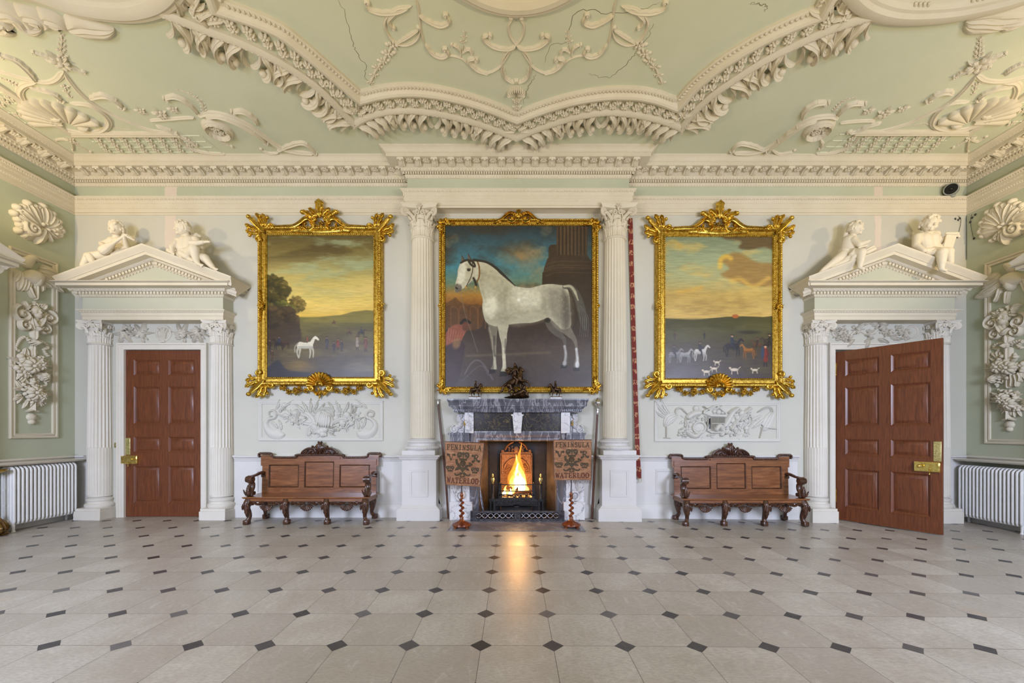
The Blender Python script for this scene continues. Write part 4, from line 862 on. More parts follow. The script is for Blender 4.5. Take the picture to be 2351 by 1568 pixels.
# the two great columns flanking the chimney
for cx, lab, nb, dz in ((-1.61, 'tall fluted Corinthian column on a panelled pedestal, chimney side nearest the closed door', 0, 0), (1.80, 'tall fluted Corinthian column on a panelled pedestal beside the red bell strap', 1, -0.02)):
    t = thing('fluted_column', lab, 'column', (cx, YW - 0.06, 0))
    M = T(cx, YW, 0); px = -0.02 if nb == 0 else 0.03
    q = MB(M); hw = 0.295; pw = 0.245
    U = [(px - hw, 0), (px - hw, -pw), (px + hw, -pw), (px + hw, 0)]
    q.sweep(U, [(0.075, dz), (0.075, 0.175), (0.068, 0.18), (0.06, 0.20), (0.035, 0.215), (0.03, 0.225), (0.012, 0.24), (0, 0.25), (0, 1.03), (0.012, 1.035), (0.015, 1.05), (0.035, 1.06), (0.04, 1.085), (0.06, 1.095), (0.068, 1.10), (0.068, 1.118), (0.05, 1.122), (-0.2, 1.125)])
    q.M = M @ T(px, -pw, 0) @ RF; rect_mould(q, -0.155, 0.155, 0.40, 0.86, [(-0.05, 0.001), (-0.045, 0.003), (-0.04, 0.001), (-0.03, 0.001), (-0.026, 0.012), (0.0, 0.012), (0.004, 0.001)])
    q.build('pedestal', WHITE, t)
    q = MB(M); q.cbox(px - 0.285, px + 0.285, -0.30, 0, 1.124, 1.205, 0.004); base_torus(q, 0, -0.06, 1.205, 1.41, 0.196, True); q.clip(M).build('column_base', WHITE, t)
    q = MB(M); shaft(q, 0, -0.06, 1.41, 4.90, 0.213, 0.180, 2.58); q.clip(M).build('fluted_shaft', CREAM, t, smooth=40)
    q = MB(M); capital(q, 0, -0.06, 4.92, 0.515, 0.185, 0.318); q.clip(M).build('capital', CREAM, t, smooth=50)

# doors
def door(name, loc, rotz, lock_side, mat=OAK):
    W_ = 1.365; q = MB()
    rows = [(2.81, 2.53), (2.33, 1.66), (1.43, 1.155), (0.91, 0.24)]; cols = [(0.145, 0.615), (0.765, 1.235)]
    xs = [0, 0.145, 0.615, 0.765, 1.235, W_]
    q.box(0, 0.145, 0, 0.05, 0, 2.975); q.box(1.235, W_, 0, 0.05, 0, 2.975); q.box(0.615, 0.765, 0.001, 0.049, 0, 2.975)
    zz = [0.0] + [z for r in rows[::-1] for z in (r[1], r[0])] + [2.975]
    for i in range(0, len(zz), 2):
        q.box(0.145, 0.615, 0.0, 0.05, zz[i], zz[i + 1]); q.box(0.765, 1.235, 0.0, 0.05, zz[i], zz[i + 1])
    d = q.build(name, mat, None, smooth=30); d['kind'] = 'structure'; d.location = loc; d.rotation_euler = (0, 0, rotz)
    for (z1, z0) in rows:
        for x0, x1 in cols:
            q = MB()
            for M in (RF, T(0, 0.05, 0) @ RZ(PI) @ RF):
                a, b = (x0, x1) if M is RF else (-x1, -x0)
                q.M = M; rect_mould(q, a, b, z0, z1, [(-0.085, -0.006), (-0.042, -0.016), (-0.038, -0.020), (-0.030, -0.020), (-0.022, -0.012), (-0.012, -0.004), (0.0, 0.004), (0.010, 0.003), (0.012, 0.0)])
                q.grid([[(a + 0.084, z0 + 0.084, -0.0062), (b - 0.084, z0 + 0.084, -0.0062)], [(a + 0.084, z1 - 0.084, -0.0062), (b - 0.084, z1 - 0.084, -0.0062)]])
            q.build('panel', mat, d)
    ls = lock_side; X = lambda a: a if ls < 0 else W_ - a                      # lock edge
    a, b = sorted((X(-0.055 if ls < 0 else 0.02), X(0.235 if ls < 0 else 0.31)))
    q = MB(); q.cbox(a, b, -0.045, 0.0, 0.945, 1.095, 0.006); q.cbox(a + 0.01, b - 0.01, -0.049, -0.04, 0.955, 1.085, 0.004); lk = q.build('lock_box', BRASS, d); lk['label'] = 'polished brass rim lock'
    q = MB(T(X(0.185 if ls < 0 else 0.235), -0.05, 1.03) @ RX(PI / 2)); q.lathe([(0.022, 0), (0.022, 0.006), (0.010, 0.010), (0.009, 0.03), (0.016, 0.04), (0.026, 0.052), (0.028, 0.062), (0.02, 0.074), (0.0001, 0.078)], 16); q.build('knob', BRASS, lk)
    q = MB(); xx = X(0.09 if ls < 0 else 0.13); q.cyl((xx, -0.055, 0.945), (xx, -0.055, 0.915), 0.008); q.ell((xx, -0.055, 0.912), (0.012, 0.012, 0.014)); q.ell((xx, -0.05, 0.985), (0.012, 0.006, 0.02)); q.build('key_drop', BRASS, lk)
    a, b = sorted((X(0.0 + (0.012 if ls > 0 else 0)), X(0.08 + (0.02 if ls > 0 else 0))))
    q = MB(); q.cbox(a, b, -0.008, 0.0, 1.105, 1.41, 0.004)
    for i in range(12):
        for j in range(3): q.M = T(a + (b - a) * (j + 0.5) / 3, -0.008, 1.125 + 0.0245 * i) @ RF; q.flower(0, 0, 0.011, 0.006, 4, a0=0.785 * (i % 2), lo=True)
    q.M = np.eye(4); q.build('finger_plate', BRASS2, d)
    hx = W_ + 0.004 if ls < 0 else -0.004
    for z in (0.30, 2.55):
        q = MB(); q.cyl((hx, -0.012, z), (hx, -0.012, z + 0.24), 0.011); q.ell((hx, -0.012, z - 0.01), (0.008, 0.008, 0.014)); q.ell((hx, -0.012, z + 0.25), (0.008, 0.008, 0.014)); q.box(hx - 0.02, hx + 0.02, -0.004, 0.006, z + 0.01, z + 0.23)
        q.build('hinge', BRASS, d)
    return d
door('door_1', (DL[0], YW + 0.012, 0.006), 0, -1)
door('door_2', (DR[0] + 0.015, YW - 0.01, -0.03), -math.radians(58.5), 1)
q = MB(M_BACK); u, v = bw(266.5, 1022); q.cbox(u - 0.025, u + 0.025, v - 0.045, v + 0.045, -0.0, -0.0) if False else None
q.M = T(0, YW, 0); q.cbox(u - 0.025, u + 0.025, -0.014, 0, v - 0.045, v + 0.045, 0.004); q.ell((u, -0.015, v), (0.009, 0.01, 0.009)); tag(q.build('bell_push', BRASS2), 'small brass bell push on the wall between column and closed door', 'bell push')

# ================================================================ chimneypiece and fire
ch = thing('chimneypiece', 'grey and black marble chimneypiece with a white keystone around the burning fire', 'fireplace', (0.07, YW, 0))
q = MB(); x0, x1 = -1.02, 1.175
q.sweep([(x0, YW), (x0, 7.2), (x1, 7.2), (x1, YW)], [(-0.2, 1.865), (0.0, 1.865), (0.006, 1.875), (0.006, 1.915), (0.03, 1.92), (0.036, 1.935), (0.05, 1.95), (0.052, 1.958), (0.085, 1.96), (0.085, 2.015), (0.088, 2.02), (0.095, 2.04), (0.108, 2.06), (0.112, 2.065), (0.112, 2.088), (-0.25, 2.088)])
for s_ in np.arange(x0, x1 + 0.01, 0.0345): q.box(s_ - 0.011, s_ + 0.011, 7.178, 7.2, 1.88, 1.913)
q.box(x0 + 0.02, x1 - 0.02, 7.2, YW, 1.862, 2.08)
q.build('mantel_shelf', GREYM, ch)
q = MB(); q.box(-0.70, 1.0, 7.29, YW, 1.50, 1.87); fr = q.build('frieze_panel', BLACKM, ch); fr['label'] = 'black marble panel with gold veining'
q = MB(); q.grid([[(a, y, z) for a, y in ((0.0 + k, 7.40), (0.0 + k, 7.23), (0.145 - k, 7.23), (0.145 - k, 7.40))] for z, k in ((1.50, 0.012), (1.80, -0.015), (1.80, -0.035), (1.83, -0.035), (1.83, 0.0), (1.868, 0.0))], c0=True, c1=True)
q.build('keystone', WHITEM, ch)
for sx, a in ((-1, -0.845), (1, 0.83)):
    q = MB(); q.cbox(a, a + 0.155, 7.24, YW, 1.50, 1.868, 0.005)
    q.M = T(0, 7.24, 0) @ RF
    for k in range(3): rect_mould(q, a + 0.025 + 0.036 * k, a + 0.05 + 0.036 * k, 1.55, 1.82, [(-0.008, 0), (-0.004, 0.006), (0.0, 0.006), (0.004, 0)])
    q.build('end_block', WHITEM, ch)
    xo = a if sx < 0 else a + 0.155
    q = MB(T(0, 7.38, 0) @ RF)
    P = crv([(xo + sx * 0.03, 1.84), (xo + sx * 0.11, 1.80), (xo + sx * 0.12, 1.74), (xo + sx * 0.07, 1.69), (xo + sx * 0.10, 1.62), (xo + sx * 0.20, 1.60)], 6)
    q.stroke(P, (0.03, 0.035, 0.04, 0.05), 0.05, rid=2); q.scroll((xo + sx * 0.19, 1.565), 0.075, 0.012, PI / 2, -sx * 1.7, 0.022, 0.055); q.scroll((xo + sx * 0.09, 1.80), 0.05, 0.01, PI / 2 - sx * 0.5, -sx * 1.2, 0.018, 0.045)
    q.M = T(0, 0, 0); q.prism([(xo, 1.51), (xo + sx * 0.26, 1.51), (xo + sx * 0.25, 1.58), (xo + sx * 0.13, 1.66), (xo + sx * 0.10, 1.72), (xo + sx * 0.13, 1.80), (xo + sx * 0.06, 1.86), (xo, 1.86)], 7.38, YW)
    q.build('scroll_console', WHITEM, ch)
q = MB(T(0, YW, 0) @ RF); a, b, zt = FO
q.sweep([(a, 0.0), (a, zt), (b, zt), (b, 0.0)], [(0, 0), (0.0, 0.10), (0.012, 0.13), (0.03, 0.14), (0.045, 0.135), (0.07, 0.15), (0.10, 0.18), (0.135, 0.20), (0.15, 0.20), (0.155, 0.185), (0.175, 0.18), (0.18, 0.0)], side=-1)
q.build('bolection_moulding', GREYM, ch)
for sx, a, b in ((-1, -1.10, -0.76), (1, 0.92, 1.235)):
    q = MB(); q.cbox(a, b, 7.27, YW, 0.28, 1.40, 0.004); q.build('side_pilaster', WHITEM, ch)
    q = MB(); q.box(a - 0.0, b, 7.22, YW, 1.36, 1.50); q.box(a - 0.03, b + 0.0, 7.20, YW, 1.47, 1.508) if sx < 0 else q.box(a, b + 0.03, 7.20, YW, 1.47, 1.508); q.build('shoulder_block', GREYM, ch)
    q = MB(); q.cbox(a + (0 if sx < 0 else -0.05), b + (0.05 if sx < 0 else 0), 7.19, YW, 0.0, 0.31, 0.006); q.build('base_block', WHITEM, ch)
    q = MB(T(0, 7.27, 0) @ RF); c = (a + b) / 2 - sx * 0.02
    q.scroll((c, 0.42), 0.10, 0.015, -PI / 2, sx * 1.6, 0.028, 0.06); q.stroke(crv([(c + sx * 0.10, 0.45), (c + sx * 0.06, 0.62), (c + sx * 0.02, 0.85), (c + sx * 0.05, 1.1), (c, 1.3)], 6), (0.05, 0.045, 0.04, 0.05), 0.05, rid=2)
    q.build('scroll_bracket', WHITEM, ch)
q = MB(); yb = 7.82
for x0, x1 in ((-0.62, -0.46), (0.77, 0.61)): q = MB(); q.grid([[(x0, YW - 0.06, z), (x1, yb, z)] for z in (0.0, 1.42)]); q.build('side_lining', LINING, ch)
q = MB()
q.grid([[(-0.46, yb, z), (0.61, yb, z)] for z in (0.0, 1.42)]); q.grid([[(-0.62, YW - 0.06, 1.385), (0.77, YW - 0.06, 1.385)], [(-0.46, yb, 1.36), (0.61, yb, 1.36)]])
q.box(-0.6, 0.75, YW - 0.2, yb, -0.02, 0.02); q.build('firebox', SOOT, ch)
q = MB()                                                    # iron ribs where the lining plates meet
for x in (-0.455, 0.605): q.box(x - 0.012, x + 0.012, yb - 0.03, yb - 0.005, 0.02, 1.36)
q.build('lining_rib', IRON, ch)

fb = thing('fireback', 'arched cast iron fireback with carved scrolls glowing behind the flames', 'fireback', (0.055, 7.75, 0.02))
q = MB(); q.cbox(-0.245, 0.355, 7.74, 7.79, 0.02, 1.13, 0.006); fbp = q.build('plate', CAST, fb)
q = MB(T(0.055, 7.74, 0) @ RF); rect_mould(q, -0.275, 0.275, 0.75, 1.11, [(-0.03, 0), (-0.025, 0.012), (-0.01, 0.015), (0, 0.008), (0, 0)])
for sx in (-1, 1):
    q.stroke([(sx * 0.24 * math.cos(a), 0.78 + 0.26 * math.sin(a)) for a in np.linspace(0.15, PI / 2 - 0.1, 14)], 0.018, 0.02); q.scroll((sx * 0.17, 0.88), 0.06, 0.01, 0, sx * 1.5, 0.014, 0.02); q.scroll((sx * 0.2, 0.80), 0.045, 0.01, 2, -sx * 1.4, 0.014, 0.02)
    q.leaf(sx * 0.08, 0.78, PI / 2 - sx * 0.3, 0.22, 0.06, 0.02, bend=-sx * 0.8); q.leaf(sx * 0.24, 1.0, PI / 2 - sx * 0.5, 0.09, 0.05, 0.02)
q.build('relief', CAST, fb)
q = MB(T(0.055, 7.75, 0) @ RF); q.stroke([(0.21 * math.cos(a), 1.15 + 0.19 * math.sin(a)) for a in np.linspace(0.15, PI / 2 - 0.2, 14)], 0.02, 0.03, rid=2); q.stroke([(-0.21 * math.cos(a), 1.15 + 0.19 * math.sin(a)) for a in np.linspace(0.15, PI / 2 - 0.2, 14)], 0.02, 0.03, rid=2)
for sx in (-1, 1): q.scroll((sx * 0.25, 1.165), 0.03, 0.006, -PI / 2, sx * 1.5, 0.010, 0.02); q.bunch(sx * 0.09, 1.2, 0.07, 0.03, 3 + sx, leaves=8, fl=2, fruit=2)
q.blob(0, 1.19, 0.05, 0.07, 0.03); q.stroke([(-0.27, 1.14), (0.27, 1.14)], 0.014, 0.02); q.build('arched_crest', CAST, fb)

gt = thing('fire_grate', 'iron basket grate with brass finialled posts holding the fire', 'grate', (0.06, 7.4, 0.02))
for x in (-0.365, 0.485):
    q = MB(T(x, 7.36, 0)); q.box(-0.055, 0.055, -0.055, 0.055, 0.30, 0.345); q.box(-0.045, -0.02, -0.045, -0.02, 0.02, 0.3); q.box(0.02, 0.045, -0.045, -0.02, 0.02, 0.3); q.box(-0.045, 0.045, 0.02, 0.045, 0.02, 0.3)
    q.lathe([(0.035, 0.345), (0.03, 0.37), (0.02, 0.385), (0.022, 0.45), (0.024, 0.56), (0.022, 0.58), (0.03, 0.585), (0.03, 0.60), (0.014, 0.61)], 14); q.build('post', IRON, gt)
    q = MB(T(x, 7.36, 0)); q.lathe([(0.012, 0.605), (0.014, 0.63), (0.026, 0.655), (0.034, 0.685), (0.028, 0.71), (0.034, 0.715), (0.012, 0.73), (0.014, 0.75), (0.016, 0.765), (0.004, 0.79), (0.0001, 0.792)], 14); q.build('finial', BRASS2, gt)
q = MB()
for z, dip in ((0.42, 0), (0.485, 0), (0.60, 0.03)):
    P = [(-0.24, 7.38, z + dip), (-0.215, 7.33, z + 0.0), (0.06, 7.31, z - dip * 0.35), (0.335, 7.33, z), (0.36, 7.38, z + dip)]
    q.tube(crv(P, 6), 0.009, 8)
for x in (-0.235, 0.355): q.box(x - 0.025, x + 0.025, 7.33, 7.345, 0.345, 0.62); q.box(x - 0.012, x + 0.012, 7.33, 7.72, 0.40, 0.43)
for x in (-0.30, 0.42): q.tube([(x - 0.07, 7.36, 0.60), (x + 0.07, 7.35, 0.60)], 0.008, 6)
q.box(-0.24, 0.36, 7.34, 7.73, 0.345, 0.365); q.build('basket', IRON, gt)
q = MB(T(0, 7.335, 0) @ RF)
for f in (0, PI): q.stroke([(x, 0.275 + 0.022 * math.sin((x + 0.3) * 52 + f)) for x in np.linspace(-0.30, 0.42, 110)], 0.005, 0.008, nc=5)
q.M = np.eye(4); q.box(-0.31, 0.43, 7.338, 7.35, 0.24, 0.30); q.box(-0.32, 0.44, 7.325, 7.35, 0.30, 0.345); q.box(-0.32, 0.44, 7.325, 7.35, 0.225, 0.242); q.prism([(0.0, 0.24), (0.03, 0.195), (0.09, 0.195), (0.12, 0.24)], 7.325, 7.35); q.build('front_rail', IRON, gt)
q = MB(); q.box(-0.22, 0.34, 7.6, 7.72, 0.02, 0.34); q.build('ash_plate', SOOT, gt)

def emis(name, col, strength, edge=0.0, trans=0.0):
    m = bpy.data.materials.new(name); m.use_nodes = True; nt = m.node_tree; nt.nodes.clear()
    e = N(nt, 'ShaderNodeEmission'); e.inputs[0].default_value = tuple(col) + (1,); e.inputs[1].default_value = strength
    tr = N(nt, 'ShaderNodeBsdfTransparent'); lw_ = N(nt, 'ShaderNodeLayerWeight'); lw_.inputs[0].default_value = 0.35
    n = noise(nt, coords(nt, 'Object', (9, 9, 2.2)), 2.2, 3, 0.6, 1.2)
    f = math_(nt, 'POWER', math_(nt, 'SUBTRACT', 1.0, lw_.outputs['Facing']), 2.2)
    f = math_(nt, 'MULTIPLY', f, ramp(nt, n, [(0.3, (trans, trans, trans)), (0.62, (1, 1, 1))]))
    mx = N(nt, 'ShaderNodeMixShader'); nt.links.new(f, mx.inputs[0]); nt.links.new(tr.outputs[0], mx.inputs[1]); nt.links.new(e.outputs[0], mx.inputs[2])
    o = N(nt, 'ShaderNodeOutputMaterial'); nt.links.new(mx.outputs[0], o.inputs[0]); return m
FL1 = emis('flame_core', (1.0, 0.80, 0.42), 14, trans=0.75); FL2 = emis('flame_body', (1.0, 0.42, 0.07), 5, trans=0.25); FL3 = emis('flame_tip', (1.0, 0.30, 0.03), 1.6, trans=0.0)
EMB = emis('ember_glow', (1.0, 0.32, 0.08), 3.0, trans=0.3)
fire = thing('fire', 'bright orange log fire burning in the iron grate', 'fire', (0.07, 7.5, 0.37))
def flame(name, mat, cx, cy, z0, z1, r, seed, sway=0.04):
    g = random.Random(seed); ph = [g.uniform(0, 6.3) for _ in range(6)]; n, m = 22, 16; rows = []
    for i in range(n):
        t = i / (n - 1); rr = r * (0.55 + 0.9 * math.sin(PI * min(1, t * 1.25 + 0.12)) * (1 - t) ** 0.35) * (1 - t ** 2.2) + 0.002
        ox = sway * math.sin(t * 5 + ph[0]) * t; oy = 0.5 * sway * math.sin(t * 6 + ph[1]) * t
        rows.append([(cx + ox + rr * (1 + 0.22 * math.sin(2 * a + ph[2] + 4 * t) + 0.13 * math.sin(3 * a + ph[3] - 6 * t)) * math.cos(a), cy + oy + 0.6 * rr * math.sin(a), z0 + (z1 - z0) * t) for a in np.arange(m) * 2 * PI / m])
    q = MB(); q.grid(rows, cv=True, c0=True, c1=True); q.build(name, mat, fire, smooth=180)
flame('flame', FL1, 0.10, 7.52, 0.45, 0.96, 0.085, 1); flame('flame', FL1, 0.14, 7.50, 0.47, 0.76, 0.06, 4, 0.02)
flame('flame', FL2, 0.09, 7.53, 0.42, 1.12, 0.10, 2); flame('flame', FL2, 0.02, 7.55, 0.42, 0.86, 0.07, 7); flame('flame', FL2, -0.12, 7.50, 0.40, 0.56, 0.055, 3); flame('flame', FL1, -0.16, 7.45, 0.40, 0.49, 0.024, 5, 0.01); flame('flame', FL1, -0.05, 7.45, 0.40, 0.51, 0.028, 6, 0.01); flame('flame', FL2, 0.20, 7.52, 0.42, 0.68, 0.05, 8)
flame('flame', FL3, 0.10, 7.54, 0.6, 1.33, 0.08, 9, 0.05); flame('flame', FL3, 0.0, 7.57, 0.5, 1.05, 0.085, 10, 0.05)
LOG = paint('charred_log', S(58, 42, 34), S(112, 74, 46), 0.8, 9, 30, 0.4)
for p, r_ in (((-0.2, 7.50, 0.43), (0.1, 7.54, 0.56)), ((0.02, 7.46, 0.41), (0.33, 7.50, 0.44)), ((0.05, 7.48, 0.42), (0.11, 7.5, 0.62)), ((0.3, 7.56, 0.42), (0.02, 7.6, 0.5))) :
    q = MB(); q.tube(crv([p, ((p[0] + r_[0]) / 2, (p[1] + r_[1]) / 2, (p[2] + r_[2]) / 2 + 0.012), r_], 5), (0.03, 0.034, 0.028), 9); q.build('log', LOG, fire)
for nm, mat, sd, k in (('coals', SOOT, 1, 60), ('embers', EMB, 2, 40)):
    q = MB(); g = random.Random(sd)
    for i in range(k): r_ = g.uniform(0.012, 0.026); q.ell((g.uniform(-0.22, 0.34), g.uniform(7.36, 7.65), 0.372 + g.uniform(0, 0.035)), (r_, r_, r_ * 0.8), RZ(g.uniform(0, 3)) @ RX(g.uniform(0, 1)), 6, 4)
    o = q.build(nm, mat, fire); o['kind'] = 'stuff'
lamp('fire_light', 'POINT', (0.08, 7.45, 0.80), 26, (1.0, 0.45, 0.12), shadow_soft_size=0.12)

fd = thing('fender', 'low pierced steel fender with interlaced pattern standing on the hearth', 'fender', (0.07, 7.12, 0.006))
q = MB(T(0.07, 7.10, 0) @ RF)
for f in (0, PI): q.stroke([(x, 0.095 + 0.038 * math.sin(x * 31 + f)) for x in np.concatenate([np.linspace(-0.70, -0.06, 80)])], 0.008, 0.01, nc=5, z=0.0); q.stroke([(x, 0.095 + 0.038 * math.sin(x * 31 + f)) for x in np.linspace(0.06, 0.70, 80)], 0.008, 0.01, nc=5, z=0.0)
lt = q.build('interlace', STEEL2, fd); lt['label'] = 'bright interlaced openwork'
q = MB(); q.box(-0.73, 0.87, 7.085, 7.125, 0.145, 0.178); q.box(-0.73, 0.87, 7.075, 7.13, 0.006, 0.045); q.box(-0.73, -0.63, 7.095, 7.12, 0.04, 0.15); q.box(0.77, 0.87, 7.095, 7.12, 0.04, 0.15); q.box(0.02, 0.12, 7.092, 7.12, 0.04, 0.15)
for x in (-0.73, 0.855): q.box(x, x + 0.015, 7.12, 7.19, 0.006, 0.17)
q.build('rail', STEEL, fd)
# ================================================================ paintings
class Canvas:
    """A painted picture kept as one colour per weave point of the canvas."""
    def __init__(s, x0, y0, x1, y1, res):
        s.b = (x0, y0, x1, y1); s.w = int(abs(x1 - x0) * res); s.h = int(abs(y1 - y0) * res)
        s.X, s.Y = np.meshgrid(np.linspace(x0, x1, s.w), np.linspace(y0, y1, s.h)); s.I = np.zeros((s.h, s.w, 3))
    def noise(s, seed, sx, sy=None, octv=4, rough=0.55):
        sy = sy or sx; g = np.random.default_rng(seed); out = np.zeros((s.h, s.w)); amp = 1; tot = 0
        for o in range(octv):
            k = 2 ** o; nx, ny = int((s.b[2] - s.b[0]) / sx * k) + 3, int((s.b[3] - s.b[1]) / sy * k) + 3; G = g.random((ny, nx))
            fx = (s.X - s.b[0]) / sx * k; fy = (s.Y - s.b[1]) / sy * k; ix = fx.astype(int); iy = fy.astype(int); tx = fx - ix; ty = fy - iy
            tx = tx * tx * (3 - 2 * tx); ty = ty * ty * (3 - 2 * ty)
            out += amp * (G[iy, ix] * (1 - tx) * (1 - ty) + G[iy, ix + 1] * tx * (1 - ty) + G[iy + 1, ix] * (1 - tx) * ty + G[iy + 1, ix + 1] * tx * ty); tot += amp; amp *= rough
        return out / tot
    def sd(s, P):
        P = np.array(P, float); d = np.full(s.X.shape, 1e9); ins = np.zeros(s.X.shape, bool)
        for a, b in zip(P, np.roll(P, -1, 0)):
            e = b - a; t = np.clip(((s.X - a[0]) * e[0] + (s.Y - a[1]) * e[1]) / max(1e-9, e @ e), 0, 1)
            d = np.minimum(d, (s.X - a[0] - t * e[0]) ** 2 + (s.Y - a[1] - t * e[1]) ** 2)
            c = (a[1] > s.Y) != (b[1] > s.Y)
            with np.errstate(divide='ignore', invalid='ignore'): ins ^= c & (s.X < (b[0] - a[0]) * (s.Y - a[1]) / (b[1] - a[1]) + a[0])
        d = np.sqrt(d); return np.where(ins, -d, d)
    def lay(s, A, c):
        c = np.asarray(c, float); s.I = s.I * (1 - A[..., None]) + (c if c.ndim == 3 else c[None, None]) * A[..., None]
    def fill(s, P, c, soft=2.0, a=1.0, wob=None, smooth=True):
        P = crv(list(P) + [P[0]], 5)[:-1] if smooth else P
        d = s.sd(P)
        if wob is not None: d = d + wob
        s.lay(a * np.clip(0.5 - d / soft, 0, 1), c)
    def line(s, P, w, c, soft=1.5, a=1.0, k=5):
        P = crv(P, k) if len(P) > 2 else np.array(P, float); W = L(w, len(P)); d = np.full(s.X.shape, 1e9)
        for i in range(len(P) - 1):
            p, q = P[i], P[i + 1]; e = q - p; t = np.clip(((s.X - p[0]) * e[0] + (s.Y - p[1]) * e[1]) / max(1e-9, e @ e), 0, 1)
            d = np.minimum(d, np.hypot(s.X - p[0] - t * e[0], s.Y - p[1] - t * e[1]) - (W[i] * (1 - t) + W[i + 1] * t))
        s.lay(a * np.clip(0.5 - d / soft, 0, 1), c)
    def dot(s, x, y, rx, ry, c, soft=0.5, a=1.0, ang=0.0):
        m = max(rx, ry) * (1 + soft); dx_ = (s.b[2] - s.b[0]) / (s.w - 1); dy_ = (s.b[3] - s.b[1]) / (s.h - 1)
        i0, i1 = max(0, int((x - m - s.b[0]) / dx_)), min(s.w, int((x + m - s.b[0]) / dx_) + 2); j0, j1 = max(0, int((y - m - s.b[1]) / dy_)), min(s.h, int((y + m - s.b[1]) / dy_) + 2)
        if i1 <= i0 or j1 <= j0: return
        dx, dy = s.X[j0:j1, i0:i1] - x, s.Y[j0:j1, i0:i1] - y; ca, sa = math.cos(ang), math.sin(ang)
        r = np.hypot((dx * ca + dy * sa) / rx, (-dx * sa + dy * ca) / ry); A = (a * np.clip((1 - r) / soft + 0.5, 0, 1))[..., None]
        s.I[j0:j1, i0:i1] = s.I[j0:j1, i0:i1] * (1 - A) + np.asarray(c, float) * A
    def tree(s, blobs, cols, n, r, seed):
        g = random.Random(seed)
        for k in range(n):
            bx, by, brx, bry = g.choice(blobs); q = math.sqrt(g.random()); t = g.uniform(0, 6.283); x, y = bx + brx * q * math.cos(t), by + bry * q * math.sin(t)
            lit = 0.5 - 0.5 * math.cos(t - 0.9) * q * -1 if False else max(0, min(1, 0.45 + 0.5 * (q * math.cos(t) * 0.6 - q * math.sin(t) * 0.7) + g.uniform(-0.25, 0.25)))
            k0 = min(len(cols) - 1, int(lit * len(cols) * (0.35 + 0.65 * k / n))); s.dot(x, y, r * g.uniform(0.5, 1.2), r * g.uniform(0.4, 0.8), cols[k0], 0.8, g.uniform(0.5, 0.95), g.uniform(-0.6, 0.6))
    def mesh(s, name, mat, u0, v0, u1, v1, w, parent):
        C = np.clip(s.I / 255.0, 0, 1); C = np.where(C <= 0.04045, C / 12.92, ((C + 0.055) / 1.055) ** 2.4)
        U, V = np.meshgrid(np.linspace(u0, u1, s.w), np.linspace(v0, v1, s.h)); q = MB(M_BACK); q.grid(np.stack([U, V, np.full(U.shape, w)], -1))
        o = q.build(name, mat, parent, smooth=0, recalc=False); at = o.data.color_attributes.new('paint', 'FLOAT_COLOR', 'POINT')
        at.data.foreach_set('color', np.concatenate([C, np.ones(C.shape[:2] + (1,))], -1).astype(np.float32).ravel()); return o
def oil(name, rough=0.3, b=0.25):
    m, nt, bs = newmat(name); a = N(nt, 'ShaderNodeAttribute', attribute_name='paint'); nt.links.new(a.outputs['Color'], bs.inputs['Base Color'])
    v = coords(nt); bs.inputs['Specular IOR Level'].default_value = 0.45; n = noise(nt, v, 3.5, 4, 0.6)
    r = N(nt, 'ShaderNodeMapRange'); r.inputs['To Min'].default_value = rough - 0.06; r.inputs['To Max'].default_value = rough + 0.12; nt.links.new(n, r.inputs['Value']); nt.links.new(r.outputs[0], bs.inputs['Roughness'])
    bump(nt, bs, math_(nt, 'ADD', math_(nt, 'MULTIPLY', n, 3.0), noise(nt, v, 140, 3, 0.7)), b, 0.004); return m
OIL = oil('varnished_oil_paint')
A3 = lambda *c: np.array(c, float)
def lerp(a, b, t): return a[None, None] * (1 - t[..., None]) + b[None, None] * t[..., None]
def grad(cv, stops):
    y = cv.Y; out = np.zeros(cv.I.shape)
    for i in range(3): out[..., i] = np.interp(y, [p for p, _ in stops], [c[i] for _, c in stops])
    return out

# --- grey horse beside a ruined column (centre)
cv = Canvas(138, 254, 1212, 1434, 0.37); c_ = lambda P: P
n1 = cv.noise(1, 300, 180, 5); n2 = cv.noise(2, 160, 110, 5); n3 = cv.noise(3, 20, 16, 3)
cv.I = grad(cv, [(254, (44, 52, 56)), (420, (58, 92, 102)), (560, (66, 122, 132)), (680, (98, 122, 96)), (760, (160, 116, 48)), (830, (128, 82, 34)), (850, (58, 40, 28)), (1000, (58, 44, 36)), (1200, (64, 54, 46)), (1434, (58, 48, 52))])
sky = np.clip((840 - cv.Y) / 40, 0, 1)
cv.lay(sky * np.clip((n1 - 0.48) * 5, 0, 1) * 0.9, A3(58, 56, 48)); cv.lay(np.clip(1 - np.hypot((cv.X - 680) / 190, (cv.Y - 490) / 130), 0, 1) * np.clip(n2 * 2.2 - 0.3, 0, 1), A3(146, 120, 78)); cv.lay(sky * np.clip((n2 - 0.6) * 5, 0, 1) * 0.6, A3(150, 128, 86)); cv.lay(np.clip((330 - cv.Y) / 120, 0, 1) * 0.7 * n1, A3(36, 38, 40))
cv.fill([(138, 830), (190, 800), (225, 780), (260, 815), (330, 830), (400, 840), (400, 1000), (138, 1000)], A3(92, 62, 34), 8, 0.8)
for x in (190, 250, 330, 385): cv.line([(x, 1000), (x, 860), (x + 30, 850), (x + 52, 880), (x + 52, 1000)], 5, A3(120, 80, 44), 6, 0.5)
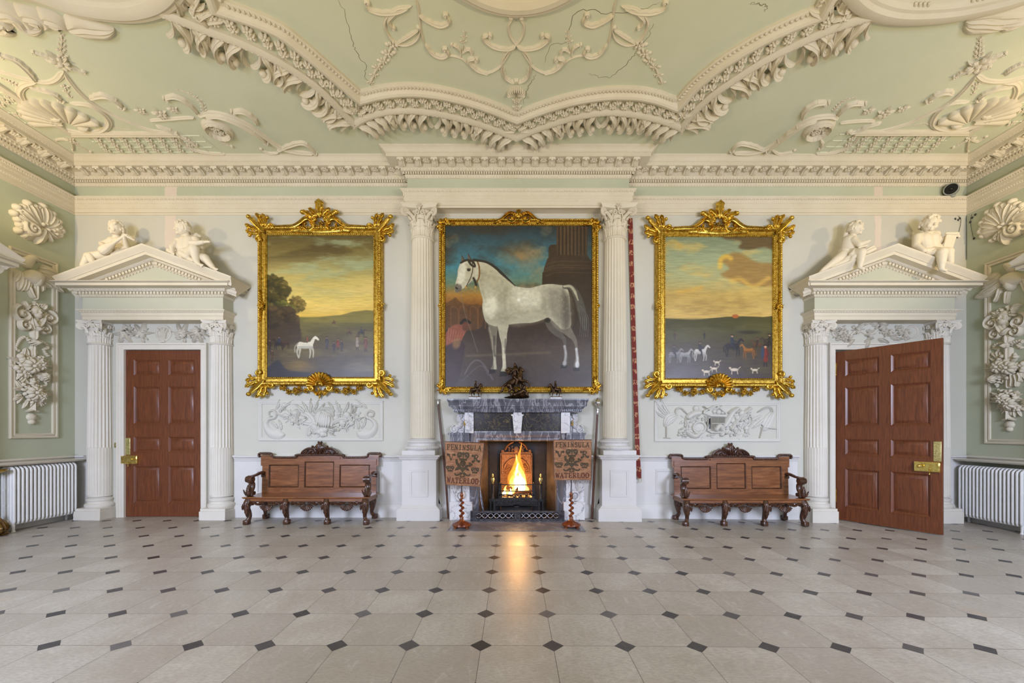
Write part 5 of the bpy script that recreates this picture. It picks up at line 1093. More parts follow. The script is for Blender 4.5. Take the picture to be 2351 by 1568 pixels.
# column and plinth
for P, c in (([(948, 254), (1172, 254), (1166, 470), (1190, 520), (960, 500), (945, 470)], (76, 60, 44)), ([(888, 420), (905, 400), (946, 398), (948, 500), (890, 510)], (62, 50, 38)), ([(880, 500), (960, 470), (1150, 480), (1190, 510), (1212, 545), (1212, 600), (850, 600), (862, 555)], (64, 50, 38)), ([(845, 600), (1212, 575), (1212, 1000), (835, 1000)], (56, 44, 32))): cv.fill(P, A3(*c), 3, smooth=False)
for x in range(965, 1165, 26): cv.line([(x, 254), (x, 470)], 5, A3(46, 36, 28), 7, 0.8); cv.line([(x + 11, 254), (x + 11, 470)], 3, A3(104, 84, 60), 5, 0.6)
for y in (520, 548, 565, 600): cv.line([(868, y + 26), (960, y), (1212, y + 4)], 3, A3(98, 78, 56), 6, 0.5)
cv.lay(np.clip((cv.X - 1060) / 150, 0, 1) * np.clip((700 - cv.Y) / 100, 0, 1) * 0.45, A3(40, 32, 26))
cv.lay(np.clip((cv.Y - 1040) / 100, 0, 1) * n1 * 0.8, A3(88, 74, 62)); cv.line([(300, 1200), (560, 1190), (900, 1175)], 8, A3(112, 100, 76), 14, 0.5)
# groom at the left and tumbled armour
cv.fill([(150, 1040), (190, 990), (250, 970), (300, 1000), (280, 1060), (230, 1120), (160, 1140)], A3(136, 78, 60), 6); cv.dot(298, 985, 26, 36, A3(96, 56, 38), 0.3, 1, 0.4); cv.line([(262, 965), (290, 940), (325, 960)], 10, A3(36, 26, 22), 4)
for i in range(7): cv.line([(175 + i * 18, 1000 + i * 6), (165 + i * 14, 1110 + i * 3)], 2.5, A3(182, 112, 84), 5, 0.6)
cv.fill([(150, 1130), (240, 1090), (290, 1120), (270, 1260), (230, 1400), (150, 1400)], A3(58, 42, 46), 10, 0.9); cv.dot(230, 1110, 28, 40, A3(138, 104, 70), 0.6, 0.8, 0.3)
cv.line([(290, 1330), (330, 1260), (380, 1230), (430, 1270), (490, 1370)], 6, A3(112, 104, 106), 5, 0.6); cv.line([(270, 1380), (400, 1270), (460, 1340)], 4, A3(98, 92, 98), 6, 0.6)
# the horse
body = [(214, 712), (222, 740), (242, 742), (266, 724), (300, 700), (338, 662), (366, 650), (384, 668), (396, 715), (410, 765), (418, 800), (414, 850), (424, 910), (446, 960), (500, 985), (560, 985), (600, 975), (690, 965), (780, 960), (850, 938), (890, 924), (930, 960), (990, 1010), (1048, 985), (1046, 880), (1038, 760), (1010, 702), (960, 689), (900, 683), (840, 690), (760, 711), (690, 706), (646, 694), (600, 650), (550, 608), (500, 562), (440, 528), (390, 514), (352, 510), (330, 510), (300, 512), (262, 532), (240, 580), (238, 620), (226, 665)]
leg = lambda P, c, s=3: cv.fill(P, c, s)
dk = A3(70, 64, 56); cr = A3(188, 184, 156); md = A3(150, 144, 120)
leg([(452, 960), (472, 1040), (486, 1110), (486, 1160), (492, 1220), (488, 1265), (476, 1296), (512, 1300), (520, 1280), (512, 1230), (516, 1140), (518, 1060), (522, 970)], A3(118, 112, 94)); leg([(862, 955), (884, 1005), (930, 1050), (982, 1082), (1000, 1125), (1008, 1190), (1002, 1232), (986, 1262), (1020, 1268), (1028, 1220), (1016, 1140), (1016, 1085), (992, 1040), (950, 990), (905, 930)], A3(88, 82, 72))
leg([(520, 960), (536, 1050), (552, 1120), (556, 1200), (560, 1270), (548, 1312), (582, 1312), (586, 1270), (580, 1180), (588, 1100), (592, 1040), (600, 960)], A3(178, 172, 144)); leg([(890, 925), (922, 982), (970, 1022), (1012, 1050), (1058, 1088), (1078, 1130), (1082, 1200), (1070, 1282), (1106, 1284), (1110, 1240), (1098, 1170), (1096, 1110), (1086, 1070), (1062, 1020), (1040, 960), (1046, 880)], A3(112, 104, 90))
cv.fill(body, cr, 3)
for P, c, s_, a in (([(440, 540), (520, 590), (620, 680), (600, 800), (520, 760), (430, 700), (396, 640)], A3(164, 158, 128), 60, 0.7), ([(600, 830), (760, 830), (870, 860), (880, 925), (760, 960), (620, 970)], A3(166, 160, 134), 50, 0.75), ([(860, 720), (980, 710), (1040, 800), (1044, 960), (980, 1000), (900, 900)], A3(132, 126, 108), 70, 0.8), ([(990, 730), (1040, 790), (1046, 970), (1000, 1010), (985, 860)], A3(84, 78, 68), 40, 0.75), ([(424, 880), (460, 965), (600, 975), (610, 900), (520, 880)], A3(156, 150, 124), 40, 0.7), ([(830, 730), (870, 780), (880, 900), (840, 860)], A3(150, 144, 120), 22, 0.7), ([(640, 720), (780, 725), (840, 780), (800, 850), (680, 840)], A3(212, 208, 182), 60, 0.7), ([(440, 800), (500, 780), (520, 860), (480, 930), (430, 880)], A3(222, 218, 190), 30, 0.7), ([(600, 690), (520, 780), (560, 900), (600, 930), (590, 800)], A3(150, 144, 118), 26, 0.5), ([(395, 560), (430, 600), (420, 700), (440, 780), (416, 770), (390, 670)], A3(148, 140, 112), 24, 0.6)): cv.fill(P, c, s_, a)
cv.lay(np.clip((cv.noise(9, 16, 14, 3) - 0.55) * 5, 0, 1) * np.clip(1 - np.hypot((cv.X - 960) / 120, (cv.Y - 820) / 150), 0, 1) * 0.5, A3(178, 172, 148))
# head, bridle, mane
cv.fill([(214, 700), (222, 740), (244, 742), (268, 722), (262, 690), (232, 680)], A3(84, 76, 68), 8, 0.8); cv.fill([(300, 540), (340, 560), (366, 640), (330, 668), (296, 640)], A3(170, 164, 136), 24, 0.7); cv.fill([(256, 540), (290, 530), (290, 640), (250, 690), (238, 640)], A3(222, 218, 196), 18, 0.6)
for P in ([(345, 522), (330, 490), (313, 466), (311, 500), (322, 530)], [(292, 522), (284, 498), (268, 480), (264, 508), (268, 530)]): cv.fill(P, A3(96, 88, 74), 3); cv.line([P[2], P[0]], 2, A3(44, 36, 30), 3)
cv.dot(318, 582, 12, 10, A3(26, 20, 18), 0.3); cv.dot(318, 576, 16, 8, A3(70, 60, 48), 0.6, 0.6); cv.line([(226, 710), (236, 716)], 5, A3(26, 20, 20), 4)
cv.line([(262, 530), (300, 512), (345, 520), (362, 556), (338, 548), (318, 522)], 7, A3(44, 38, 32), 5); cv.line([(342, 520), (346, 580), (330, 640), (300, 700)], 3, A3(60, 44, 28), 3); cv.line([(378, 516), (392, 560), (394, 620), (380, 660), (366, 690)], 5, A3(112, 76, 34), 4); cv.dot(296, 706, 7, 7, A3(190, 130, 60)); cv.dot(366, 706, 7, 8, A3(190, 140, 60), 0.4); cv.line([(352, 640), (372, 690)], 7, A3(40, 34, 30), 6)
cv.line([(352, 510), (440, 524), (505, 562), (560, 612), (650, 696)], (9, 8, 9, 10, 3), A3(46, 42, 36), 4)
cv.line([(296, 712), (262, 760), (280, 840), (300, 930), (340, 1040), (380, 1170)], 2, A3(120, 116, 104), 3, 0.7)
# tail, lower legs, hooves
cv.line([(1000, 704), (1050, 708), (1090, 760), (1120, 850), (1140, 940), (1150, 1010)], (12, 20, 26, 30, 30, 12), A3(78, 74, 64), 8); cv.line([(1000, 700), (1046, 700), (1078, 740), (1100, 800)], (7, 10, 10, 4), A3(168, 162, 136), 6)
for i in range(9): cv.line([(1046, 720), (1090 + i * 4, 800 + i * 6), (1118 + i * 7, 930), (1112 + i * 7, 1060)], 2, A3(40, 36, 32) if i % 2 else A3(110, 104, 92), 3, 0.7)
for P, c in (([(500, 1130), (506, 1290)], (196, 190, 164)), ([(572, 1150), (570, 1306)], (214, 208, 180)), ([(1004, 1130), (1012, 1190), (1004, 1260)], (178, 178, 176)), ([(1088, 1150), (1096, 1220), (1090, 1280)], (210, 210, 208))): cv.line(P, 9, A3(*c), 8, 0.8)
cv.line([(462, 1000), (482, 1090), (490, 1150)], 7, A3(170, 164, 138), 10, 0.6); cv.line([(500, 1060), (500, 1160), (506, 1200)], 7, dk, 8, 0.7); cv.line([(580, 1080), (578, 1180)], 5, dk, 8, 0.6)
for P in ([(466, 1296), (512, 1298), (506, 1322), (460, 1330)], [(542, 1312), (584, 1312), (590, 1342), (536, 1352)], [(978, 1264), (1022, 1268), (1020, 1290), (974, 1288)], [(1066, 1282), (1108, 1284), (1112, 1308), (1066, 1310)]): cv.fill(P, A3(34, 30, 30), 4, smooth=False)
cv.dot(1095, 1262, 14, 24, A3(214, 214, 214), 0.5, 0.8); cv.dot(1004, 1254, 14, 20, A3(168, 168, 168), 0.6, 0.7); cv.dot(676, 798, 11, 11, A3(238, 234, 214), 0.4); cv.dot(880, 945, 22, 16, A3(40, 34, 28), 0.5)
cv.I *= (0.9 + 0.2 * n3)[..., None]; CENTRE = cv
# --- landscape with gathered trees (beside the closed door)
cv = Canvas(205, 325, 985, 1362, 0.34); n1 = cv.noise(11, 420, 90, 5); n2 = cv.noise(12, 220, 60, 5); n3 = cv.noise(13, 60, 7, 3)
cv.I = grad(cv, [(325, (88, 78, 44)), (430, (112, 98, 52)), (540, (150, 142, 88)), (700, (196, 176, 96)), (820, (218, 190, 96)), (915, (214, 178, 76)), (925, (110, 106, 48)), (1000, (84, 78, 42)), (1150, (80, 68, 46)), (1362, (66, 58, 52))])
sk = np.clip((905 - cv.Y) / 30, 0, 1)
cv.lay(sk * np.clip((n1 - 0.5) * 6, 0, 1) * np.clip((640 - cv.Y) / 250, 0, 1) * 0.9, A3(80, 66, 36)); cv.lay(sk * np.clip((n2 - 0.52) * 5, 0, 1) * np.clip((860 - cv.Y) / 300, 0, 1) * 0.7, A3(156, 168, 130)); cv.lay(sk * np.clip((n1 - 0.42) * 4, 0, 1) * np.clip((cv.Y - 480) / 200, 0, 1) * 0.55, A3(226, 196, 112))
cv.fill([(470, 935), (620, 915), (740, 905), (830, 880), (920, 870), (985, 876), (985, 960), (470, 960)], A3(122, 112, 50), 6, smooth=False); cv.lay(np.clip((cv.Y - 930) / 20, 0, 1) * np.clip((n2 - 0.45) * 4, 0, 1) * 0.5, A3(118, 106, 58)); cv.lay(np.clip(1 - np.abs(cv.Y - 1270) / 60, 0, 1) * np.clip(1 - np.abs(cv.X - 450) / 140, 0, 1) * 0.8, A3(140, 110, 58))
wob = (cv.noise(15, 60, 50, 5) - 0.5) * 60; leafn = cv.noise(16, 16, 14, 3)
tc = [A3(44, 42, 22), A3(58, 54, 26), A3(74, 66, 30), A3(96, 84, 38), A3(118, 102, 48)]
cv.line([(395, 925), (412, 830)], 4, A3(60, 46, 26), 4); cv.line([(250, 880), (262, 700)], 6, A3(48, 38, 22), 5, 0.8); cv.line([(262, 780), (330, 720)], 4, A3(48, 38, 22), 4, 0.8)
cv.tree([(240, 670, 60, 55), (300, 690, 55, 50), (335, 735, 45, 40), (240, 760, 60, 60), (290, 800, 60, 40), (220, 840, 40, 40)], tc, 520, 17, 1); cv.tree([(425, 810, 50, 42), (410, 850, 40, 40), (455, 835, 30, 40)], [A3(82, 70, 30), A3(104, 88, 36), A3(128, 108, 44), A3(146, 122, 54)], 220, 13, 2); cv.tree([(320, 830, 40, 30), (370, 860, 40, 24)], [A3(60, 60, 24), A3(92, 92, 36), A3(108, 108, 44)], 110, 12, 3)
cv.fill([(205, 860), (300, 840), (390, 850), (420, 920), (450, 960), (430, 1040), (205, 1060)], A3(62, 50, 30), 8, 1, wob * 0.5); cv.tree([(250, 890, 60, 40), (340, 890, 70, 40), (390, 950, 50, 50), (290, 960, 80, 60)], [A3(40, 32, 22), A3(54, 42, 26), A3(70, 54, 32), A3(84, 66, 36)], 320, 20, 4)
cv.fill([(205, 1030), (370, 960), (440, 990), (440, 1100), (205, 1120)], A3(60, 46, 32), 20, 0.9); cv.fill([(205, 1362), (205, 1300), (290, 1230), (360, 1300), (520, 1320), (560, 1362)], A3(46, 46, 56), 14, 0.85)
def rider(x, y, s, coat, horse, face=(140, 96, 72), d=1):
    hc = A3(*horse); P = lambda pts: [(x + d * p * s, y + q * s) for p, q in pts]
    for pts in ([(-24, 4), (-30, 24), (-25, 46)], [(-18, 6), (-20, 26), (-23, 46)], [(18, 6), (20, 26), (17, 46)], [(24, 4), (31, 22), (30, 44)]): cv.line(P(pts), (5 * s, 3 * s, 2 * s), hc * 0.85, 2.5, 0.9)
    cv.fill(P([(-30, -6), (-20, -14), (0, -11), (18, -14), (28, -6), (28, 6), (10, 11), (-14, 10), (-29, 7)]), hc, 4, 0.95); cv.fill(P([(16, -10), (30, -30), (40, -36), (52, -24), (49, -19), (38, -24), (31, -6), (24, 4)]), hc, 3, 0.95); cv.line(P([(-28, -6), (-38, 6), (-38, 24)]), 3 * s, hc * 0.7, 3, 0.8)
    cv.fill(P([(-28, 2), (28, 2), (20, 12), (-18, 12)]), hc * 0.72, 6, 0.6)
    if coat: cv.line(P([(-2, -38), (-1, -24), (1, -10)]), (6 * s, 8 * s, 8 * s), A3(*coat) * 0.85, 4, 0.9); cv.line(P([(2, -12), (8, 4), (6, 16)]), 4 * s, A3(*coat) * 0.6, 3, 0.9); cv.line(P([(0, -30), (10, -22), (18, -22)]), 3 * s, A3(*coat) * 0.7, 3, 0.9); cv.dot(x - d * 1 * s, y - 46 * s, 5 * s, 6 * s, A3(*face), 0.6, 0.9); cv.line(P([(-7, -50), (6, -51)]), 2.5 * s, A3(34, 28, 24), 2)
def stander(x, y, s, coat, face=(140, 96, 72)):
    cl_ = A3(*coat) * 0.85
    for k in (-1, 1): cv.line([(x + k * 3 * s, y + 14 * s), (x + k * 5 * s, y + 44 * s)], 3 * s, A3(50, 42, 38), 3, 0.85)
    cv.line([(x, y - 22 * s), (x, y), (x + s, y + 20 * s)], (6 * s, 7 * s, 9 * s), cl_, 4, 0.9); cv.line([(x + 5 * s, y - 18 * s), (x + 10 * s, y - 2 * s), (x + 5 * s, y + 10 * s)], 3 * s, cl_ * 0.75, 3, 0.9); cv.line([(x - 5 * s, y - 18 * s), (x - 10 * s, y)], 3 * s, cl_ * 0.7, 3, 0.9); cv.dot(x, y - 30 * s, 5 * s, 6 * s, A3(*face), 0.6, 0.9); cv.line([(x - 6 * s, y - 35 * s), (x + 6 * s, y - 35 * s)], 2.5 * s, A3(36, 30, 26), 2, 0.9)
rider(300, 1110, 1.0, (44, 56, 84), (36, 28, 26), d=-1); rider(345, 1105, 0.9, None, (66, 42, 28)); stander(232, 1120, 1.1, (64, 44, 34)); rider(485, 1124, 1.9, None, (214, 208, 186));
stander(640, 1100, 1.1, (74, 66, 80)); stander(500, 1078, 0.6, (176, 96, 70)); stander(718, 1110, 1.0, (150, 62, 48)); stander(690, 1130, 0.9, (58, 52, 64)); stander(745, 1120, 1.0, (70, 60, 60)); stander(855, 1100, 1.2, (176, 160, 140)); stander(915, 1110, 1.3, (128, 70, 54)); rider(885, 1030, 0.7, (52, 60, 84), (60, 48, 42)); rider(800, 1030, 0.5, (110, 60, 50), (84, 66, 50)); stander(250, 1190, 1.0, (92, 66, 44)); rider(690, 960, 0.35, (120, 60, 44), (96, 70, 50))
cv.I *= (0.9 + 0.2 * n3)[..., None]; LEFTP = cv
# --- landscape with riders and hounds (beside the open door)
cv = Canvas(148, 335, 936, 1372, 0.34); n1 = cv.noise(21, 380, 120, 5); n2 = cv.noise(22, 200, 80, 5); n3 = cv.noise(23, 60, 7, 3)
cv.I = grad(cv, [(335, (120, 132, 104)), (500, (150, 160, 124)), (650, (168, 168, 120)), (760, (184, 156, 84)), (860, (196, 168, 96)), (925, (204, 172, 96)), (945, (66, 66, 32)), (1020, (74, 72, 40)), (1120, (70, 62, 44)), (1372, (72, 60, 62))])
sk = np.clip((925 - cv.Y) / 30, 0, 1); cv.lay(sk * np.clip((n1 - 0.5) * 5, 0, 1) * np.clip((cv.Y - 600) / 200, 0, 1) * 0.8, A3(150, 122, 62)); cv.lay(sk * np.clip((n2 - 0.5) * 5, 0, 1) * 0.6, A3(206, 176, 96))
w2 = (n2 - 0.5) * 90
cv.fill([(560, 335), (936, 335), (936, 430), (860, 420), (760, 440), (690, 420), (700, 380), (600, 360)], A3(94, 74, 46), 20, 0.9, w2 * 0.4); cv.fill([(545, 520), (600, 480), (700, 460), (800, 520), (936, 560), (936, 700), (700, 680), (560, 620), (620, 570)], A3(150, 116, 62), 24, 0.85, w2 * 0.5); cv.line([(552, 560), (560, 505), (600, 485), (630, 500)], 16, A3(214, 176, 74), 20, 0.8); cv.line([(640, 660), (700, 650), (790, 700), (900, 640)], 14, A3(220, 180, 84), 22, 0.6); cv.line([(160, 400), (220, 380), (270, 410)], 16, A3(196, 160, 76), 24, 0.6); cv.line([(260, 740), (330, 730), (420, 710)], 14, A3(206, 160, 70), 24, 0.6)
cv.fill([(148, 930), (250, 935), (360, 944), (480, 930), (600, 918), (720, 915), (860, 920), (936, 912), (936, 1000), (148, 1000)], A3(68, 66, 28), 6, smooth=False); cv.dot(662, 915, 24, 14, A3(166, 92, 40), 0.4); cv.lay(np.clip((cv.Y - 945) / 30, 0, 1) * np.clip((n2 - 0.5) * 4, 0, 1) * 0.5, A3(92, 88, 50)); cv.dot(760, 1030, 80, 14, A3(40, 40, 24), 0.8, 0.8)
rider(640, 1130, 1.6, (48, 56, 74), (38, 32, 34), (196, 150, 116)); rider(410, 1170, 1.4, (44, 48, 52), (196, 190, 182), d=1); rider(225, 1190, 1.3, (60, 56, 54), (126, 122, 120)); rider(760, 1160, 1.3, None, (150, 96, 40), d=-1); rider(820, 1120, 1.0, (72, 50, 34), (90, 60, 36), d=-1); rider(905, 1110, 1.3, (54, 46, 34), (60, 48, 40), (188, 140, 104), d=-1); rider(300, 1190, 1.2, None, (150, 148, 146)); stander(876, 1190, 1.9, (150, 52, 40), (206, 160, 126)); cv.dot(856, 1175, 12, 48, A3(50, 66, 84), 0.4); stander(440, 1050, 0.7, (50, 44, 40)); stander(228, 1050, 0.7, (88, 60, 44))
for x, y, s in ((655, 1298, 1.2), (510, 1290, 0.9), (455, 1312, 1.0), (530, 1245, 0.8), (800, 1300, 0.9)): cv.dot(x, y, 24 * s, 9 * s, A3(206, 192, 168), 0.4); cv.dot(x - 26 * s, y - 10 * s, 8 * s, 6 * s, A3(206, 186, 160), 0.4); cv.line([(x - 14 * s, y), (x - 16 * s, y + 26 * s)], 3, A3(190, 176, 154), 2.5); cv.line([(x + 16 * s, y), (x + 20 * s, y + 26 * s)], 3, A3(190, 176, 154), 2.5); cv.line([(x + 20 * s, y - 4), (x + 36 * s, y - 16 * s)], 2.5, A3(190, 176, 154), 2.5)
cv.I *= (0.9 + 0.2 * n3)[..., None]; RIGHTP = cv

YF = 7.36
def gilt_frame(name, label, cv, can, outer, fk, kind):
    t = thing(name, label, 'painting', bw((outer[0] + outer[2]) / 2, (outer[1] + outer[3]) / 2, YF)[:1] + (YW - 0.06,) + bw(outer[0], outer[3], YF)[1:])
    (u0, v1), (u1, v0) = bw(can[0], can[1], 7.40), bw(can[2], can[3], 7.40)
    cv.mesh('canvas', OIL, u0 - 0.03, v1 + 0.03, u1 + 0.03, v0 - 0.03, 0.055, t)
    (a0, b1), (a1, b0) = bw(outer[0], outer[1], YF), bw(outer[2], outer[3], YF)
    wd = ((a1 - a0) - (u1 - u0)) / 2; q = MB(M_BACK)
    k = wd / 0.17
    pr = [(0, 0.045), (0, 0.068), (0.018 * k, 0.084), (0.03 * k, 0.076), (0.045 * k, 0.07), (0.085 * k, 0.078), (0.095 * k, 0.10), (0.11 * k, 0.116), (0.135 * k, 0.12), (0.15 * k, 0.105), (0.165 * k, 0.07), (0.17 * k, 0.0)]
    q.sweep([(u0, v0), (u0, v1), (u1, v1), (u1, v0)], pr, closed=True, side=-1)
    for (x0, y0), (x1, y1) in (((u0, v0), (u0, v1)), ((u0, v1), (u1, v1)), ((u1, v1), (u1, v0)), ((u1, v0), (u0, v0))):
        d = math.hypot(x1 - x0, y1 - y0); tx, ty = (x1 - x0) / d, (y1 - y0) / d; a = math.atan2(ty, tx)
        for off, st, r_ in ((0.018 * k, 0.034, 0.012), (0.122 * k, 0.042, 0.016)):
            for s_ in np.arange(st / 2, d, st): q.ell((x0 + tx * s_ - ty * off, y0 + ty * s_ + tx * off, 0.088 if off < 0.05 else 0.122), (r_ * 1.2, r_ * 0.75, 0.010), RZ(a + 0.6), 6, 4)
    q.build('frame_moulding', GOLD, t)
    return t, (u0, v0, u1, v1), (a0, b0, a1, b1)
def mx(P, c): return [(2 * c - x, y) for x, y in P]
def cornerleaf(t, u, v, ang, s, sg, z=0.10):
    """A curled acanthus cartouche over a frame corner, pointing outward along ang."""
    q = MB(M_BACK); ca, sa = math.cos(ang), math.sin(ang); P = lambda a, b: (u + s * (a * ca - b * sa), v + s * (a * sa + b * ca))
    x, y = P(-0.10, 0); q.leaf(x, y, ang, 0.36 * s, 0.13 * s, 0.05, nl=3, rid=2, lift=0.03, z=z, scal=0.2, ws=(0.5, 0.8, 0.9, 0.9, 0.75, 0.55)); x, y = P(0.27, 0); q.blob(x, y, 0.045 * s, 0.04 * s, 0.04, z=z + 0.03)
    for sd in (-1, 1):
        x, y = P(-0.02, sd * 0.04); q.leaf(x, y, ang + sd * 0.55, 0.27 * s, 0.10 * s, 0.045, bend=-sd * 0.5, nl=3, lift=0.025, z=z, ws=(0.5, 0.8, 0.9, 0.9, 0.8, 0.6))
        x, y = P(-0.05, sd * 0.07); q.leaf(x, y, ang + sd * 0.95, 0.25 * s, 0.09 * s, 0.04, bend=-sd * 0.9, nl=3, lift=0.02, z=z, ws=(0.5, 0.8, 0.9, 0.9, 0.8, 0.6))
        x, y = P(-0.12, sd * 0.15); q.scroll((x, y), 0.065 * s, 0.012, ang - sd * 1.2, sd * 1.2, 0.026 * s, 0.045, z=z - 0.01)
        for a_, b_ in ((0.14, 0.15), (0.03, 0.22)): x, y = P(a_, sd * b_); q.blob(x, y, 0.03 * s, 0.03 * s, 0.032, z=z + 0.02)
    return q.build('corner_leaf', GOLD2, t, smooth=50)
def side_frame(name, label, cv, can, outer, dx, dy):
    fk = lambda x, y: bw(560 + x / 6.915 + dx, 450 + y / 6.915 + dy, YF)
    f5 = lambda x, y: bw(560 + x / 6.915 + dx, 840 + y / 6.915 + dy, YF)
    t, (u0, v0, u1, v1), (a0, b0, a1, b1) = gilt_frame(name, label, cv, can, outer, fk, 'side')
    for u, v, a in ((a0 + 0.05, b1 - 0.05, 0.75 * PI), (a1 - 0.05, b1 - 0.05, 0.25 * PI), (a0 + 0.05, b0 + 0.05, -0.75 * PI), (a1 - 0.05, b0 + 0.05, -0.25 * PI)): cornerleaf(t, u, v, a, 1.0, 1)
    q = MB(M_BACK); S_ = [(440, 500), (620, 492), (760, 482), (860, 430), (930, 372), (1000, 360), (1062, 410), (1072, 480), (1020, 535), (955, 520), (925, 465), (960, 425)]
    for P in (S_, mx(S_, 1185)): q.stroke(resamp([fk(x, y) for x, y in P], 60), (0.03, 0.036, 0.036, 0.045, 0.04, 0.03, 0.02), 0.06, nc=11, rid=2, z=0.085)
    for P in ([(700, 545), (820, 530), (930, 545), (1185, 560), (1440, 545), (1550, 530), (1670, 545)],): q.stroke(resamp([fk(x, y) for x, y in P], 40), 0.05, 0.04, z=0.07)
    for x, y in ((870, 520), (1520, 520)): u, v = fk(x, y); q.flower(u, v, 0.05, 0.05, 6, z=0.1)
    q.build('scrolled_top_rail', GOLD2, t, smooth=50)
    q = MB(M_BACK); u, v = fk(1185, 340)
    q.leaf(u, v - 0.02, PI / 2, 0.31, 0.20, 0.05, nl=3, lift=0.05, z=0.12, scal=0.3, ws=(0.3, 0.45, 0.6, 0.95, 0.9, 0.55))
    for sd in (-1, 1):
        q.leaf(u + sd * 0.03, v, PI / 2 - sd * 0.55, 0.22, 0.10, 0.045, bend=-sd * 0.9, nl=3, z=0.11, lift=0.03, ws=(0.5, 0.8, 0.9, 0.9, 0.8, 0.6)); q.leaf(u + sd * 0.08, v - 0.03, PI / 2 - sd * 0.95, 0.27, 0.13, 0.05, bend=-sd * 0.35, nl=4, z=0.10, lift=0.03, ws=(0.5, 0.8, 0.9, 0.9, 0.8, 0.6)); q.blob(u + sd * 0.30, v + 0.075, 0.045, 0.04, 0.045, z=0.13); q.leaf(u + sd * 0.13, v + 0.0, -PI / 2 + sd * 0.5, 0.16, 0.08, 0.04, bend=-sd * 0.8, nl=2, z=0.1)
        q.scroll((u + sd * 0.10, v - 0.04), 0.055, 0.01, PI / 2, -sd * 1.2, 0.022, 0.05, z=0.10); q.blob(u + sd * 0.20, v + 0.02, 0.03, 0.03, 0.04, z=0.12)
        q.stroke(resamp([fk(x, y) for x, y in ((1185 + sd * 20, 330), (1185 + sd * 90, 330), (1185 + sd * 125, 380), (1185 + sd * 115, 450))], 16), 0.025, 0.05, z=0.10)
    q.build('leaf_crest', GOLD2, t, smooth=50)
    u, v = fk(1185, 460); q = MB(M_BACK); q.bunch(u, v, 0.115, 0.06, 8, leaves=7, fl=3, fruit=7); q.M = M_BACK @ T(0, 0, 0.09); q.bunch(u, v - 0.02, 0.10, 0.05, 9, leaves=5, fl=4, fruit=6); q.build('fruit_cluster', GOLD, t, smooth=50)
    q = MB(M_BACK); u, v = f5(1185, 300); q.shell(u, v + 0.0, 0.235, -0.25, PI + 0.25, 13, 0.10, ri=0.25, z=0.09, asp=0.95)
    for sd in (-1, 1): q.scroll((u + sd * 0.155, v - 0.06), 0.07, 0.012, PI / 2, -sd * 1.3, 0.026, 0.05, z=0.09); q.leaf(u + sd * 0.12, v - 0.11, -PI / 2 - sd * 0.7 + (0 if sd > 0 else 0), 0.12, 0.06, 0.05, z=0.08)
    q.stroke([(u + 0.055 * math.cos(a), v + 0.0 + 0.055 * math.sin(a)) for a in np.linspace(-0.6, PI + 0.6, 20)], 0.022, 0.06, z=0.12); q.build('shell', GOLD2, t, smooth=50)
    q = MB(M_BACK @ T(0, 0, 0.05)); u, v = f5(1185, 425); q.bunch(u, v, 0.13, 0.07, 12, ry=0.06, leaves=8, fl=5, fruit=8)
    for sd in (-1, 1):
        pts = [(1185 + sd * x, y) for x, y in ((150, 400), (245, 390), (330, 398), (385, 400), (450, 395), (520, 410), (590, 355), (640, 345))]
        q.stroke(resamp([f5(x, y) for x, y in pts], 30), 0.008, 0.012)
        for (x, y), r_ in (((245, 390), 0.055), ((520, 410), 0.055), ((590, 352), 0.05), ((640, 350), 0.04)): u, v = f5(1185 + sd * x, y); q.flower(u, v, r_, 0.05, 6, a0=x)
        u, v = f5(1185 + sd * 395, 398); q.bunch(u, v, 0.10, 0.06, 31, leaves=6, fl=4, fruit=3); q.flower(u, v, 0.06, 0.07, 8, z=0.03)
    q.build('flower_swag', GOLD, t, smooth=50)
    for sd, uu in ((-1, a0 + 0.055), (1, a1 - 0.055)):
        q = MB(M_BACK @ T(0, 0, 0.09)); vm = (v0 + v1) / 2
        q.flower(uu, vm, 0.06, 0.05, 8); q.bunch(uu, vm, 0.08, 0.05, 4, leaves=6, fl=2, fruit=4)
        for s_ in (-1, 1):
            for j in range(4): q.leaf(uu, vm + s_ * (0.05 + 0.045 * j), s_ * PI / 2, 0.10, 0.05 - 0.006 * j, 0.04, nl=2, n=9)
        q.build('side_cartouche', GOLD2, t, smooth=50)
    return t
side_frame('framed_painting', 'gilt framed landscape with trees at one side, hanging between closed door and chimney', LEFTP, (614, 541.5, 858, 865.6), (592, 518, 880, 887), 4.6, 0)
side_frame('framed_painting', 'gilt framed landscape with riders and hounds, hanging beside the open door', RIGHTP, (1527, 544.5, 1772.5, 868.5), (1504, 521, 1796, 890), 918.5, 3)
c3 = lambda x, y: bw(980 + x / 3.2, 440 + y / 3.2, YF)
t, (u0, v0, u1, v1), (a0, b0, a1, b1) = gilt_frame('framed_painting', 'large gilt framed painting of a dappled grey horse above the fireplace', CENTRE, (1022.5, 519, 1359, 888), (1007, 505, 1376, 902), c3, 'mid')
q = MB(M_BACK); S_ = [(500, 222), (545, 205), (580, 175), (610, 158), (640, 170), (650, 200), (630, 222), (600, 215), (592, 195), (606, 182)]
for P in (S_, mx(S_, 675)): q.stroke(resamp([c3(x, y) for x, y in P], 44), (0.02, 0.026, 0.03, 0.026, 0.016), 0.06, nc=9, rid=2, z=0.08)
u, v = c3(675, 190); q.leaf(u, v - 0.04, PI / 2, 0.19, 0.12, 0.05, nl=3, z=0.11, ws=(0.4, 0.6, 0.9, 0.9, 0.8, 0.5))
